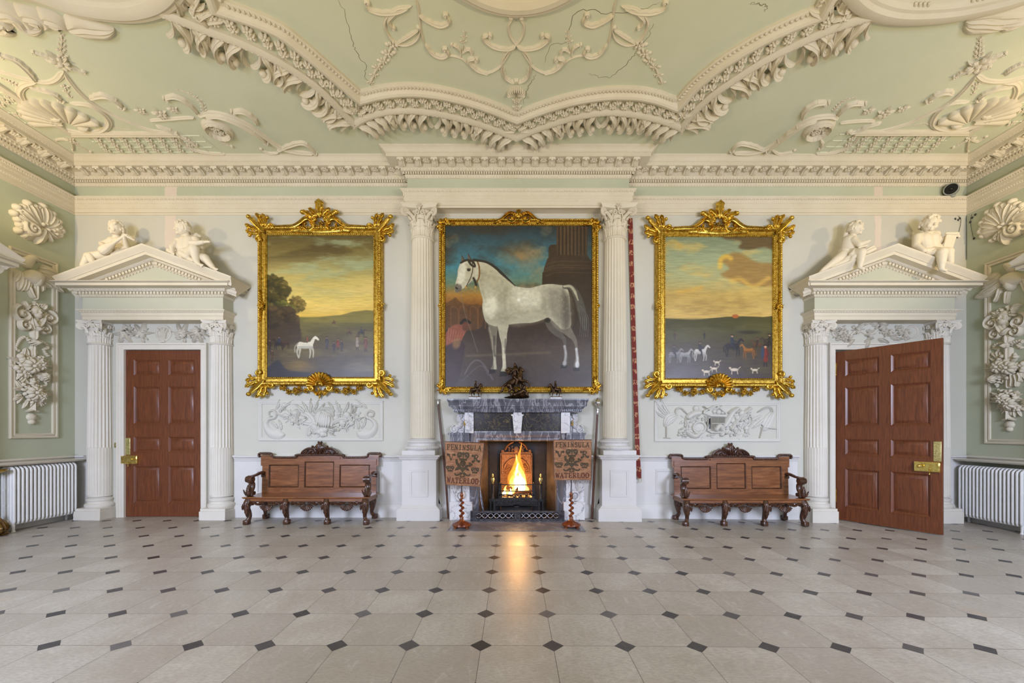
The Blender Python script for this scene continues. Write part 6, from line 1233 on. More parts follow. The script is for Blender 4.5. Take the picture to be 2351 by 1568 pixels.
for sd in (-1, 1): q.leaf(u + sd * 0.02, v + 0.0, PI / 2 - sd * 0.8, 0.17, 0.08, 0.05, bend=-sd * 0.7, nl=3, z=0.10, ws=(0.5, 0.8, 0.9, 0.9, 0.8, 0.6)); q.leaf(u + sd * 0.05, v - 0.05, PI / 2 - sd * 1.2, 0.14, 0.07, 0.05, bend=sd * 0.5, nl=3, z=0.09); q.flower(u + sd * 0.33, v - 0.08, 0.03, 0.04, 6, z=0.09); q.flower(u + sd * 0.42, v - 0.085, 0.03, 0.04, 6, z=0.09)
q.bunch(u, v - 0.06, 0.07, 0.12, 3, leaves=4, fl=3, fruit=4); q.build('scroll_crest', GOLD2, t, smooth=50)
for u, v, a in ((a0 + 0.05, b1 - 0.05, 0.75 * PI), (a1 - 0.05, b1 - 0.05, 0.25 * PI), (a0 + 0.05, b0 + 0.06, -0.75 * PI), (a1 - 0.05, b0 + 0.06, -0.25 * PI)):
    q = MB(M_BACK); sx, sy = (1 if math.cos(a) > 0 else -1), (1 if math.sin(a) > 0 else -1)
    q.scroll((u + sx * 0.02, v - sy * 0.10), 0.06, 0.01, 0 if sx > 0 else PI, sx * sy * 1.3, 0.024, 0.05, z=0.07); q.scroll((u - sx * 0.10, v + sy * 0.02), 0.06, 0.01, sy * PI / 2, -sx * sy * 1.3, 0.024, 0.05, z=0.07)
    for d_ in (-0.9, -0.3, 0.3, 0.9): q.leaf(u - sx * 0.03, v - sy * 0.03, a + d_, 0.13, 0.06, 0.05, bend=d_ * 0.8, nl=3, z=0.08)
    q.leaf(u - sx * 0.02, v - sy * 0.05, -sy * PI / 2, 0.20, 0.06, 0.04, bend=0.3, nl=3, z=0.08); q.leaf(u - sx * 0.05, v - sy * 0.02, PI if sx > 0 else 0, 0.20, 0.06, 0.04, bend=0.3, nl=3, z=0.08)
    q.build('corner_scroll', GOLD2, t, smooth=50)
for sd, uu in ((-1, a0 + 0.03), (1, a1 - 0.03)):
    q = MB(M_BACK @ T(0, 0, 0.085)); vm = (v0 + v1) / 2; q.flower(uu, vm, 0.045, 0.04, 8)
    for s_ in (-1, 1):
        for j in range(3): q.leaf(uu, vm + s_ * (0.04 + 0.04 * j), s_ * PI / 2, 0.08, 0.04, 0.03, nl=2, n=9)
    q.build('side_cartouche', GOLD2, t, smooth=50)

# ================================================================ reliefs over the benches
def relief_panel(label, px0, px1, py0, py1):
    u0, v1 = bw(px0, py0); u1, v0 = bw(px1, py1)
    t = thing('relief_panel', label, 'plaster relief', ((u0 + u1) / 2, YW, v0)); q = MB(M_BACK)
    q.sweep([(u0, v0), (u0, v1), (u1, v1), (u1, v0)], [(0, 0), (0, 0.02), (-0.012, 0.026), (-0.03, 0.022), (-0.036, 0.014), (-0.055, 0.016), (-0.062, 0.008), (-0.062, 0)], closed=True, side=-1); q.build('panel_frame', RELIEF, t)
    return t
rl = relief_panel('white plaster relief panel with two curling dolphins, over the bench beside the closed door', 594, 880, 920, 1012)
kR = lambda P: [bw(590 + x / 7.837, 915 + y / 7.837) for x, y in P]
for P, w, lv in (([(515, 640), (420, 660), (300, 640), (200, 560), (165, 450), (220, 370), (320, 350), (350, 280), (300, 215), (230, 240), (235, 310), (285, 315)], (0.03, 0.10, 0.11, 0.085, 0.065, 0.05, 0.035, 0.03, 0.028, 0.024, 0.02, 0.02), ((380, 540, 2.2, 0.22), (440, 570, 1.6, 0.2), (340, 200, 1.0, 0.2), (430, 150, 0.3, 0.25))), ([(1790, 590), (1880, 640), (2010, 640), (2110, 560), (2130, 450), (2060, 370), (1990, 340), (1975, 270), (2030, 225), (2100, 250), (2090, 320), (2035, 310)], (0.03, 0.10, 0.11, 0.085, 0.065, 0.05, 0.035, 0.03, 0.028, 0.024, 0.02, 0.02), ((1880, 540, 1.0, 0.22), (1830, 560, 1.6, 0.18), (1980, 180, 2.3, 0.28), (1900, 150, 2.8, 0.22)))):
    q = MB(M_BACK); q.stroke(resamp(kR(P), 60), w, 0.04, nc=9, rid=1)
    for x, y, a, l_ in lv: u, v = kR([(x, y)])[0]; q.leaf(u, v, a, l_, 0.08, 0.04, bend=0.5, nl=4)
    q.build('dolphin', RELIEF, rl, smooth=60)
q = MB(M_BACK); u, v = kR([(1210, 370)])[0]
q.blob(u, v, 0.20, 0.16, 0.07, ang=-0.6)
for k in range(6): P = kR([(1100 + k * 40, 500 + k * 6), (1120 + k * 42, 370), (1180 + k * 28, 235 + k * 14)]); q.stroke(resamp(P, 14), (0.008, 0.024, 0.008), 0.025, z=0.048)
for P, w in (([(1030, 270), (1130, 200), (1260, 180), (1350, 230), (1380, 330)], 0.03), ([(860, 250), (960, 320), (1010, 420), (900, 430), (820, 380)], 0.06), ([(1000, 430), (1080, 480), (1100, 580)], 0.05), ([(930, 680), (940, 560), (1000, 490), (1060, 560)], 0.05), ([(1360, 640), (1380, 560), (1440, 530), (1490, 580)], 0.025), ([(1380, 440), (1450, 400), (1560, 370), (1640, 400)], 0.045), ([(450, 330), (520, 260), (600, 310)], 0.06), ([(690, 190), (760, 260), (720, 400), (760, 480)], 0.025)): q.stroke(resamp(kR(P), 24), w, 0.04, rid=3, nc=11)
for x, y, r_, sd in ((690, 420, 0.15, 1), (620, 330, 0.13, 2), (790, 330, 0.14, 3), (900, 400, 0.15, 4), (1010, 600, 0.13, 5), (1180, 600, 0.14, 6), (1430, 470, 0.13, 7), (1560, 420, 0.16, 8), (1680, 380, 0.15, 9), (1500, 300, 0.13, 10), (480, 200, 0.11, 11), (1790, 350, 0.12, 12)): u, v = kR([(x, y)])[0]; q.bunch(u, v, r_, 0.045, 70 + sd, leaves=7, fl=2, fruit=4)
for x, y, a, l_, w in ((930, 280, 1.9, 0.27, 0.07), (960, 270, 1.4, 0.28, 0.07), (870, 260, 2.3, 0.26, 0.07), (1010, 250, 1.0, 0.26, 0.06), (1100, 220, 0.7, 0.2, 0.06), (1390, 260, 1.9, 0.24, 0.07), (1500, 240, 1.8, 0.22, 0.07), (1560, 260, 1.0, 0.24, 0.08), (1700, 330, 1.4, 0.25, 0.05), (1730, 300, 1.1, 0.2, 0.04), (1760, 370, 0.1, 0.18, 0.06), (1600, 500, 0.6, 0.2, 0.06), (1580, 560, 0.8, 0.2, 0.08), (700, 420, 2.6, 0.2, 0.06), (560, 330, 2.8, 0.26, 0.07), (820, 450, 0.6, 0.18, 0.05), (1290, 540, 0.2, 0.15, 0.03), (1290, 600, -0.6, 0.15, 0.03), (1290, 570, -0.2, 0.16, 0.03)): u, v = kR([(x, y)])[0]; q.leaf(u, v, a, l_, w, 0.05, bend=0.3, nl=3)
for x, y, r_ in ((1700, 440, 0.062), (1180, 580, 0.075), (1130, 600, 0.06), (1230, 560, 0.06), (1190, 640, 0.06), (800, 350, 0.05), (650, 400, 0.05), (1540, 440, 0.06), (1620, 300, 0.07), (500, 120, 0.05), (690, 260, 0.06)): u, v = kR([(x, y)])[0]; q.blob(u, v, r_, r_, 0.055)
q.build('melon_and_fruit', RELIEF, rl, smooth=60)
rr_ = relief_panel('white plaster relief of cranes and a small birdcage, above the bench by the open door', 1502, 1790, 923, 1014)
kS = lambda P: [bw(1480 + x / 4.9, 900 + y / 4.9) for x, y in P]
for parts, lv in (([([(370, 260), (280, 300), (220, 390)], (0.05, 0.10, 0.04)), ([(350, 270), (350, 200), (400, 180), (450, 220), (480, 250)], 0.02), ([(240, 390), (240, 510)], 0.008), ([(210, 515), (290, 520)], 0.01)], ((290, 260, 2.2, 0.40, 0.10), (260, 270, 2.4, 0.38, 0.09), (240, 290, 2.7, 0.26, 0.08))),
                  ([([(1440, 210), (1400, 300), (1340, 400), (1300, 400)], (0.03, 0.09, 0.11, 0.04)), ([(1430, 230), (1410, 180), (1350, 180), (1260, 230)], (0.03, 0.025, 0.02, 0.012)), ([(1320, 380), (1285, 520)], 0.008), ([(1330, 400), (1480, 410)], 0.02)], ((1320, 260, 3.7, 0.34, 0.09), (1350, 300, 3.9, 0.3, 0.09)))):
    q = MB(M_BACK)
    for P, w in parts: q.stroke(resamp(kS(P), 30), w, 0.04, rid=5 if not np.isscalar(w) else 1, nc=15)
    for x, y, a, l_, w in lv: u, v = kS([(x, y)])[0]; q.leaf(u, v, a, l_, w, 0.04, bend=-0.3, nl=6)
    q.build('crane', RELIEF, rr_, smooth=60)
q = MB(M_BACK)
for x in list(range(745, 905, 16)): q.stroke(kS([(x, 285), (x, 435)]), 0.006, 0.05, nc=5)
for x in (680, 700, 715): q.stroke(kS([(x, 250 + (x - 680) * 0.6), (x, 420)]), 0.006, 0.03, nc=5)
for P, w in (([(650, 230), (740, 265), (910, 270)], 0.03), ([(740, 355), (910, 355)], 0.012), ([(690, 425), (740, 455), (910, 455)], 0.018), ([(655, 220), (800, 150), (910, 240)], 0.022)): q.stroke(np.array(kS(P)), w, 0.055)
q.build('birdcage', RELIEF, rr_, smooth=60)
q = MB(M_BACK); q.stroke(kS([(735, 360), (735, 361), (915, 360), (916, 360)]), 0.11, 0.002, nc=3); o = q.build('painted_cage_shade', paint('cage_shade', S(90, 92, 98), S(98, 100, 106), 0.8, 2, 40, 0), rr_)  # flat dark sheet that paints in the shade between the cage bars
q = MB(M_BACK)
for P, w in (([(790, 440), (840, 380), (880, 440), (850, 500)], 0.05), ([(880, 400), (930, 330), (980, 240), (1060, 170)], (0.05, 0.06, 0.05, 0.04)), ([(960, 430), (1010, 360), (1100, 250), (1200, 170)], 0.035), ([(470, 300), (540, 250), (640, 230)], 0.06), ([(450, 430), (560, 500), (640, 430)], 0.05), ([(870, 440), (910, 480)], 0.015), ([(930, 240), (1000, 190), (1060, 200), (1020, 240)], 0.02), ([(650, 160), (720, 210)], 0.012), ([(1060, 330), (1130, 290), (1160, 230)], 0.03)): q.stroke(resamp(kS(P), 24), w, 0.06, rid=1)
u, v = kS([(610, 400)])[0]; q.stroke([(u + 0.11 * math.cos(a), v + 0.10 * math.sin(a)) for a in np.linspace(0, 2 * PI, 30)], 0.022, 0.05); q.blob(u, v, 0.10, 0.09, 0.035)
for x, y, a, l_, w in ((460, 400, 1.5, 0.2, 0.07), (500, 350, 0.7, 0.25, 0.06), (1130, 400, 0.6, 0.25, 0.08), (1140, 420, 1.0, 0.22, 0.07), (1060, 300, 0.4, 0.25, 0.08), (960, 420, 0.9, 0.25, 0.06), (760, 210, 0.4, 0.2, 0.06), (400, 420, 0.4, 0.1, 0.05), (400, 480, -0.3, 0.14, 0.04), (690, 490, 0.1, 0.2, 0.05), (560, 480, 2.6, 0.2, 0.05)): u, v = kS([(x, y)])[0]; q.leaf(u, v, a, l_, w, 0.05, bend=0.3, nl=3)
for x, y, r_ in ((575, 185, 0.06), (600, 290, 0.03), (780, 220, 0.04), (830, 225, 0.05), (870, 235, 0.03), (1140, 410, 0.05), (480, 280, 0.04), (1040, 290, 0.05), (1090, 240, 0.06), (390, 450, 0.03), (380, 480, 0.025)): u, v = kS([(x, y)])[0]; q.blob(u, v, r_, r_, 0.05)
for x, y, r_, sd in ((480, 330, 0.14, 1), (560, 440, 0.13, 2), (700, 470, 0.13, 3), (990, 400, 0.14, 4), (1070, 330, 0.15, 5), (1150, 260, 0.13, 6), (1120, 430, 0.12, 7), (430, 460, 0.10, 9), (640, 290, 0.11, 11), (1010, 490, 0.12, 12)): u, v = kS([(x, y)])[0]; q.bunch(u, v, r_, 0.045, 90 + sd, leaves=7, fl=1, fruit=3)
q.build('hunting_trophies', RELIEF, rr_, smooth=60)
# ================================================================ benches
def make_bench():
    t = thing('hall_bench', 'bench', 'bench', (0, 0, 0), 'carved hall benches along the wall', local=True)
    W_, D = 1.035, 0.545
    q = MB(); q.sweep([(-W_, D), (-W_, 0), (W_, 0), (W_, D)], [(-0.5, 0.425), (-0.012, 0.425), (-0.006, 0.432), (0.004, 0.438), (0.006, 0.446), (0.0, 0.454), (-0.5, 0.455)], side=1)
    q.box(-W_ + 0.01, W_ - 0.01, 0.01, D, 0.426, 0.4545); q.build('seat', BENCHW, t)
    q = MB(); q.box(-W_ + 0.03, W_ - 0.03, 0.025, 0.055, 0.375, 0.426); q.box(-W_ + 0.03, -W_ + 0.06, 0.03, D - 0.02, 0.36, 0.426); q.box(W_ - 0.06, W_ - 0.03, 0.03, D - 0.02, 0.36, 0.426); q.box(-W_ + 0.03, W_ - 0.03, D - 0.05, D - 0.02, 0.36, 0.426); q.build('seat_rail', BENCHW, t)
    for k, cx in enumerate((-0.66, 0.0, 0.66)):              # carved shells hanging below the rail
        q = MB(T(0, 0.04, 0) @ RF); q.shell(cx, 0.335, 0.115, PI + 0.25, 2 * PI - 0.25, 9, 0.03, ri=0.15)
        for sd in (-1, 1):
            q.stroke(crv([(cx + sd * 0.02, 0.36), (cx + sd * 0.09, 0.35), (cx + sd * 0.15, 0.33), (cx + sd * 0.21, 0.36), (cx + sd * 0.255, 0.34)], 6), (0.02, 0.018, 0.02, 0.014), 0.03, rid=1, nc=7); q.scroll((cx + sd * 0.235, 0.345), 0.028, 0.006, 0, sd * 1.2, 0.010, 0.028); q.scroll((cx + sd * 0.11, 0.345), 0.032, 0.006, PI, -sd * 1.2, 0.010, 0.03); q.leaf(cx + sd * 0.15, 0.39, -PI / 2 + sd * 0.9, 0.11, 0.04, 0.03, bend=sd * 0.6)
        q.stroke([(cx - 0.25, 0.378), (cx + 0.25, 0.378)], 0.012, 0.02); q.build('shell_apron', CARVED, t, smooth=50)
    def leg(P, r, M=np.eye(4), foot=None):
        q = MB(M); P = crv(P, 5); n = len(P); R = L(r, n)
        q.tube(P, R, 10, sx=1.0, sy=0.85, up=(1, 0, 0)); f = P[-1]; q.cbox(f[0] - 0.042, f[0] + 0.042, f[1] - 0.045, f[1] + 0.045, 0.0, 0.075, 0.008)
        q.M = M @ T(P[2][0], P[2][1] - R[2] * 0.75, 0) @ RX(0.12) @ RF
        q.leaf(0, 0.37, -PI / 2, 0.26, 0.085, 0.02, nl=4, rid=3, lift=-0.02)
        for sd in (-1, 1): q.leaf(sd * 0.02, 0.36, -PI / 2 + sd * 0.5, 0.12, 0.05, 0.02, bend=-sd * 0.6, nl=3)
        q.M = M; return q.build('leg', CARVED, t, smooth=50)
    for x in (-0.34, 0.33): leg([(x, 0.07, 0.415), (x, 0.035, 0.34), (x, 0.03, 0.27), (x, 0.06, 0.18), (x, 0.075, 0.11), (x, 0.06, 0.04)], (0.062, 0.066, 0.056, 0.040, 0.036, 0.044))
    for sd in (-1, 1):
        x = sd * 0.955; leg([(x, 0.075, 0.415), (x + sd * 0.02, 0.04, 0.34), (x + sd * 0.025, 0.03, 0.27), (x, 0.055, 0.18), (x - sd * 0.0, 0.06, 0.11), (x + sd * 0.03, 0.035, 0.04)], (0.066, 0.070, 0.058, 0.040, 0.036, 0.044))
        x = sd * 0.93; leg([(x, D - 0.07, 0.415), (x + sd * 0.02, D - 0.05, 0.32), (x + sd * 0.01, D - 0.07, 0.2), (x, D - 0.08, 0.12), (x + sd * 0.03, D - 0.02, 0.04)], (0.06, 0.06, 0.044, 0.036, 0.042))
    tilt = math.radians(2.2); MBk = T(0, D - 0.062, 0.455) @ RX(-tilt) @ RF       # back frame: u along, v up the board, w to the front
    top = [(-1.0, 0.0), (-1.0, 0.47), (-1.035, 0.475), (-1.035, 0.66), (-0.85, 0.66), (-0.81, 0.60), (-0.42, 0.60), (-0.38, 0.64), (0.38, 0.64), (0.42, 0.60), (0.81, 0.60), (0.85, 0.66), (1.035, 0.66), (1.035, 0.475), (1.0, 0.47), (1.0, 0.0)]
    q = MB(MBk @ np.linalg.inv(RF)); q.prism(top, 0.0, 0.022); q.build('backrest', BENCHW, t)
    pan = [(-0.62, 0.26, 0.10, 0.49), (0.0, 0.255, 0.10, 0.545), (0.62, 0.26, 0.10, 0.49)]
    q = MB(MBk); f = 0.014                                   # raised stiles and rails around the three panels
    def sl(u0, u1, v0, v1): q.M = MBk @ np.linalg.inv(RF); q.box(u0, u1, -f, 0.0, v0, v1); q.M = MBk
    sl(-1.0, 1.0, 0.0, 0.10); sl(-1.0, -0.88, 0.10, 0.47); sl(0.88, 1.0, 0.10, 0.47); sl(-0.36, -0.255, 0.10, 0.545); sl(0.255, 0.36, 0.10, 0.545); sl(-1.0, -0.36, 0.49, 0.59); sl(0.36, 1.0, 0.49, 0.59); sl(-0.36, 0.36, 0.545, 0.63); q.build('back_frame', BENCHW, t)
    for cu, hw, v0, v1 in pan:
        q = MB(MBk); rect_mould(q, cu - hw, cu + hw, v0, v1, [(-0.016, 0.0), (-0.013, 0.012), (-0.004, 0.02), (0.004, 0.016), (0.004, 0.0)])
        for s_ in np.arange(cu - hw, cu + hw + 0.001, 0.021): q.ell((s_, v0 - 0.002, 0.016), (0.006, 0.006, 0.006), None, 5, 4); q.ell((s_, v1 + 0.002, 0.016), (0.006, 0.006, 0.006), None, 5, 4)
        for s_ in np.arange(v0, v1 + 0.001, 0.021): q.ell((cu - hw - 0.002, s_, 0.016), (0.006, 0.006, 0.006), None, 5, 4); q.ell((cu + hw + 0.002, s_, 0.016), (0.006, 0.006, 0.006), None, 5, 4)
        q.build('panel_beading', CARVED, t)
    q = MB(MBk); cr = [(-1.045, 0.625), (-1.075, 0.645), (-1.065, 0.685), (-1.035, 0.69), (-0.86, 0.685), (-0.81, 0.625), (-0.42, 0.622), (-0.375, 0.664), (0.375, 0.664), (0.42, 0.622), (0.81, 0.625), (0.86, 0.685), (1.035, 0.69), (1.065, 0.685), (1.075, 0.645), (1.045, 0.625)]
    P = resamp(cr, 140); q.stroke(P, 0.020, 0.034, nc=9, z=-0.008); q.stroke(P, 0.022, -0.024, nc=7, z=-0.008)
    for (u, v) in P[4:-4:2]: q.ell((u, v, 0.022), (0.009, 0.017, 0.010), RZ(0.5), 6, 4)
    q.build('gadrooned_rail', CARVED, t, smooth=50)
    q = MB(MBk)
    for sd in (-1, 1):
        q.stroke(resamp([(sd * 0.32, 0.67), (sd * 0.28, 0.73), (sd * 0.19, 0.775), (sd * 0.10, 0.755), (sd * 0.085, 0.70), (sd * 0.13, 0.68), (sd * 0.15, 0.71)], 34), (0.022, 0.026, 0.024, 0.016), 0.045, rid=2, nc=9); q.leaf(sd * 0.26, 0.67, PI / 2 + sd * 0.35, 0.12, 0.06, 0.035, bend=sd * 0.8); q.leaf(sd * 0.20, 0.67, PI / 2 + sd * 0.5, 0.10, 0.05, 0.035, bend=sd * 0.8); q.leaf(sd * 0.03, 0.74, PI / 2 - sd * 0.75, 0.13, 0.06, 0.04, bend=-sd * 0.9); q.blob(sd * 0.13, 0.81, 0.022, 0.022, 0.03); q.leaf(sd * 0.02, 0.67, PI / 2 - sd * 0.25, 0.14, 0.05, 0.05, bend=-sd * 0.6); q.blob(sd * 0.025, 0.885, 0.02, 0.022, 0.026)
    q.leaf(0, 0.70, PI / 2, 0.19, 0.11, 0.05, nl=4, ws=(0.5, 0.8, 0.9, 0.9, 0.8, 0.5)); q.blob(0, 0.79, 0.10, 0.07, 0.03); q.M = MBk @ np.linalg.inv(RF); q.prism([(-0.30, 0.64), (0.30, 0.64), (0.22, 0.75), (0.10, 0.77), (0.06, 0.86), (-0.06, 0.86), (-0.10, 0.77), (-0.22, 0.75)], 0.0, 0.02); q.build('carved_crest', CARVED, t, smooth=50)
    for sd in (-1, 1):
        q = MB(); x = sd * 0.975
        q.tube(crv([(x, D - 0.02, 0.80), (x, 0.42, 0.815), (x + sd * 0.015, 0.28, 0.785), (x + sd * 0.01, 0.17, 0.775), (x, 0.11, 0.755)], 6), (0.045, 0.036, 0.03, 0.034, 0.05), 10, sx=1.0, sy=0.75)
        q.tube([(x - 0.055, 0.105, 0.735), (x + 0.055, 0.105, 0.735)], 0.052, 14); q.tube([(x - 0.062, 0.105, 0.735), (x + 0.062, 0.105, 0.735)], 0.026, 12)
        for k in range(8): q.ell((x, 0.105 + 0.055 * math.cos(k * PI / 4), 0.735 + 0.055 * math.sin(k * PI / 4)), (0.05, 0.012, 0.012), RX(k * PI / 4), 6, 4)
        q.tube(crv([(x, 0.12, 0.70), (x, 0.155, 0.66), (x, 0.15, 0.59), (x, 0.115, 0.53), (x, 0.10, 0.46)], 6), (0.040, 0.046, 0.046, 0.044, 0.05), 10, sx=1.15, sy=0.8)
        q.tube([(x - 0.045, 0.16, 0.50), (x + 0.045, 0.16, 0.50)], 0.032, 12); q.tube([(x - 0.04, 0.50, 0.755), (x + 0.04, 0.50, 0.755)], 0.03, 12)
        q.M = T(x, 0.095, 0) @ RX(0.1) @ RF; q.leaf(0, 0.46, PI / 2, 0.2, 0.075, 0.02, nl=5, lift=-0.03); q.leaf(0.02, 0.47, PI / 2 - 0.4, 0.12, 0.04, 0.02, nl=3); q.leaf(-0.02, 0.47, PI / 2 + 0.4, 0.12, 0.04, 0.02, nl=3)
        q.build('arm', CARVED, t, smooth=50)
    return t
b1 = make_bench(); b1.location = (-3.405, 6.828, 0); b1['label'] = 'carved three-panel mahogany bench under the dolphin relief, left of the fireplace'
b2 = copy_tree(b1); b2.location = (3.825, 6.835, fz(3.825)); b2['label'] = 'carved three-panel mahogany bench under the birdcage relief, by the open door'

# ================================================================ banner stands
SER = {'P': ([[(.25, 0), (.25, 1)]], [[(.25, 1), (.62, 1), (.88, .78), (.64, .5), (.25, .5)]], [((.02, 0), (.48, 0)), ((.02, 1), (.4, 1))]),
       'E': ([[(.25, 0), (.25, 1)]], [[(.25, 1), (.9, 1)], [(.25, .5), (.7, .5)], [(.25, 0), (.92, 0)]], [((.02, 0), (.4, 0)), ((.02, 1), (.4, 1)), ((.9, 1), (.9, .74)), ((.92, 0), (.92, .27)), ((.7, .4), (.7, .62))]),
       'N': ([[(.2, 1), (.8, 0)]], [[(.2, 0), (.2, 1)], [(.8, 0), (.8, 1)]], [((0, 0), (.38, 0)), ((0, 1), (.26, 1)), ((.62, 1), (.98, 1))]),
       'I': ([[(.5, 0), (.5, 1)]], [], [((.25, 0), (.75, 0)), ((.25, 1), (.75, 1))]),
       'S': ([[(.80, .80), (.62, .98), (.35, .96), (.22, .76), (.42, .56), (.68, .44), (.82, .24), (.62, .03), (.35, .03), (.18, .22)]], [], [((.80, .70), (.82, 1)), ((.18, .0), (.18, .3))]),
       'U': ([[(.2, 1), (.2, .3), (.35, .04), (.6, .04), (.78, .3)]], [[(.78, .3), (.8, 1)]], [((0, 1), (.42, 1)), ((.62, 1), (.98, 1))]),
       'L': ([[(.3, 0), (.3, 1)]], [[(.3, 0), (.92, 0)]], [((.05, 1), (.58, 1)), ((.05, 0), (.4, 0)), ((.92, 0), (.92, .3))]),
       'A': ([[(.5, 1), (.86, 0)]], [[(.5, 1), (.12, 0)], [(.26, .36), (.74, .36)]], [((-.02, 0), (.3, 0)), ((.66, 0), (1.04, 0))]),
       'W': ([[(.08, 1), (.3, 0)], [(.5, .9), (.72, 0)]], [[(.3, 0), (.5, .9)], [(.72, 0), (.95, 1)]], [((-.06, 1), (.26, 1)), ((.78, 1), (1.08, 1))]),
       'T': ([[(.5, 0), (.5, 1)]], [[(.08, 1), (.92, 1)]], [((.28, 0), (.72, 0)), ((.08, 1), (.08, .7)), ((.92, 1), (.92, .7))]),
       'R': ([[(.25, 0), (.25, 1)], [(.5, .5), (.9, 0)]], [[(.25, 1), (.6, 1), (.84, .77), (.6, .5), (.25, .5)]], [((.02, 0), (.48, 0)), ((.02, 1), (.4, 1)), ((.78, 0), (1.05, 0))]),
       'O': ([[(.5, 1), (.22, .85), (.12, .5), (.22, .15), (.5, 0)], [(.5, 1), (.78, .85), (.88, .5), (.78, .15), (.5, 0)]], [], []),
       'V': ([[(.08, 1), (.48, 0)]], [[(.48, 0), (.9, 1)]], [((-.05, 1), (.28, 1)), ((.72, 1), (1.05, 1))])}
def letter(q, ch, x, y, w, h, k=1.0):
    th, tn, sf = SER[ch]; P = lambda a: [(x + w * p, y + h * r) for p, r in a]
    for s_ in th: q.stroke(crv(P(s_), 6) if len(s_) > 2 else np.array(P(s_)), w * 0.13 * k, 0.004, nc=4)
    for s_ in tn: q.stroke(crv(P(s_), 6) if len(s_) > 2 else np.array(P(s_)), w * 0.08 * k, 0.004, nc=4)
    for s_ in sf: q.stroke(np.array(P(s_)), h * 0.05, 0.004, nc=4)
def banner_cloth():
    m, nt, bs = newmat('banner_brocade'); v = coords(nt, 'Generated', (1, 1, 1)); n = noise(nt, coords(nt, 'Generated', (2.5, 1, 9)), 2.2, 5, 0.65)
    col = ramp(nt, n, [(0.3, S(122, 78, 50)), (0.52, S(152, 104, 66)), (0.66, S(172, 126, 88)), (0.78, S(204, 172, 142))]); nt.links.new(col, bs.inputs['Base Color']); bs.inputs['Roughness'].default_value = 0.6
    bump(nt, bs, noise(nt, coords(nt, 'Object'), 160, 3), 0.3, 0.003); return m
CLOTH = banner_cloth(); EMBR = paint('dark_embroidery', S(58, 46, 32), S(88, 74, 48), 0.6, 40, 200, 0.3); REDEM = paint('red_embroidery', S(74, 38, 30), S(100, 58, 42), 0.6, 40, 200, 0.3); FRNG = paint('dark_fringe', S(70, 62, 58), S(98, 90, 86), 0.8, 60, 100, 0.2)
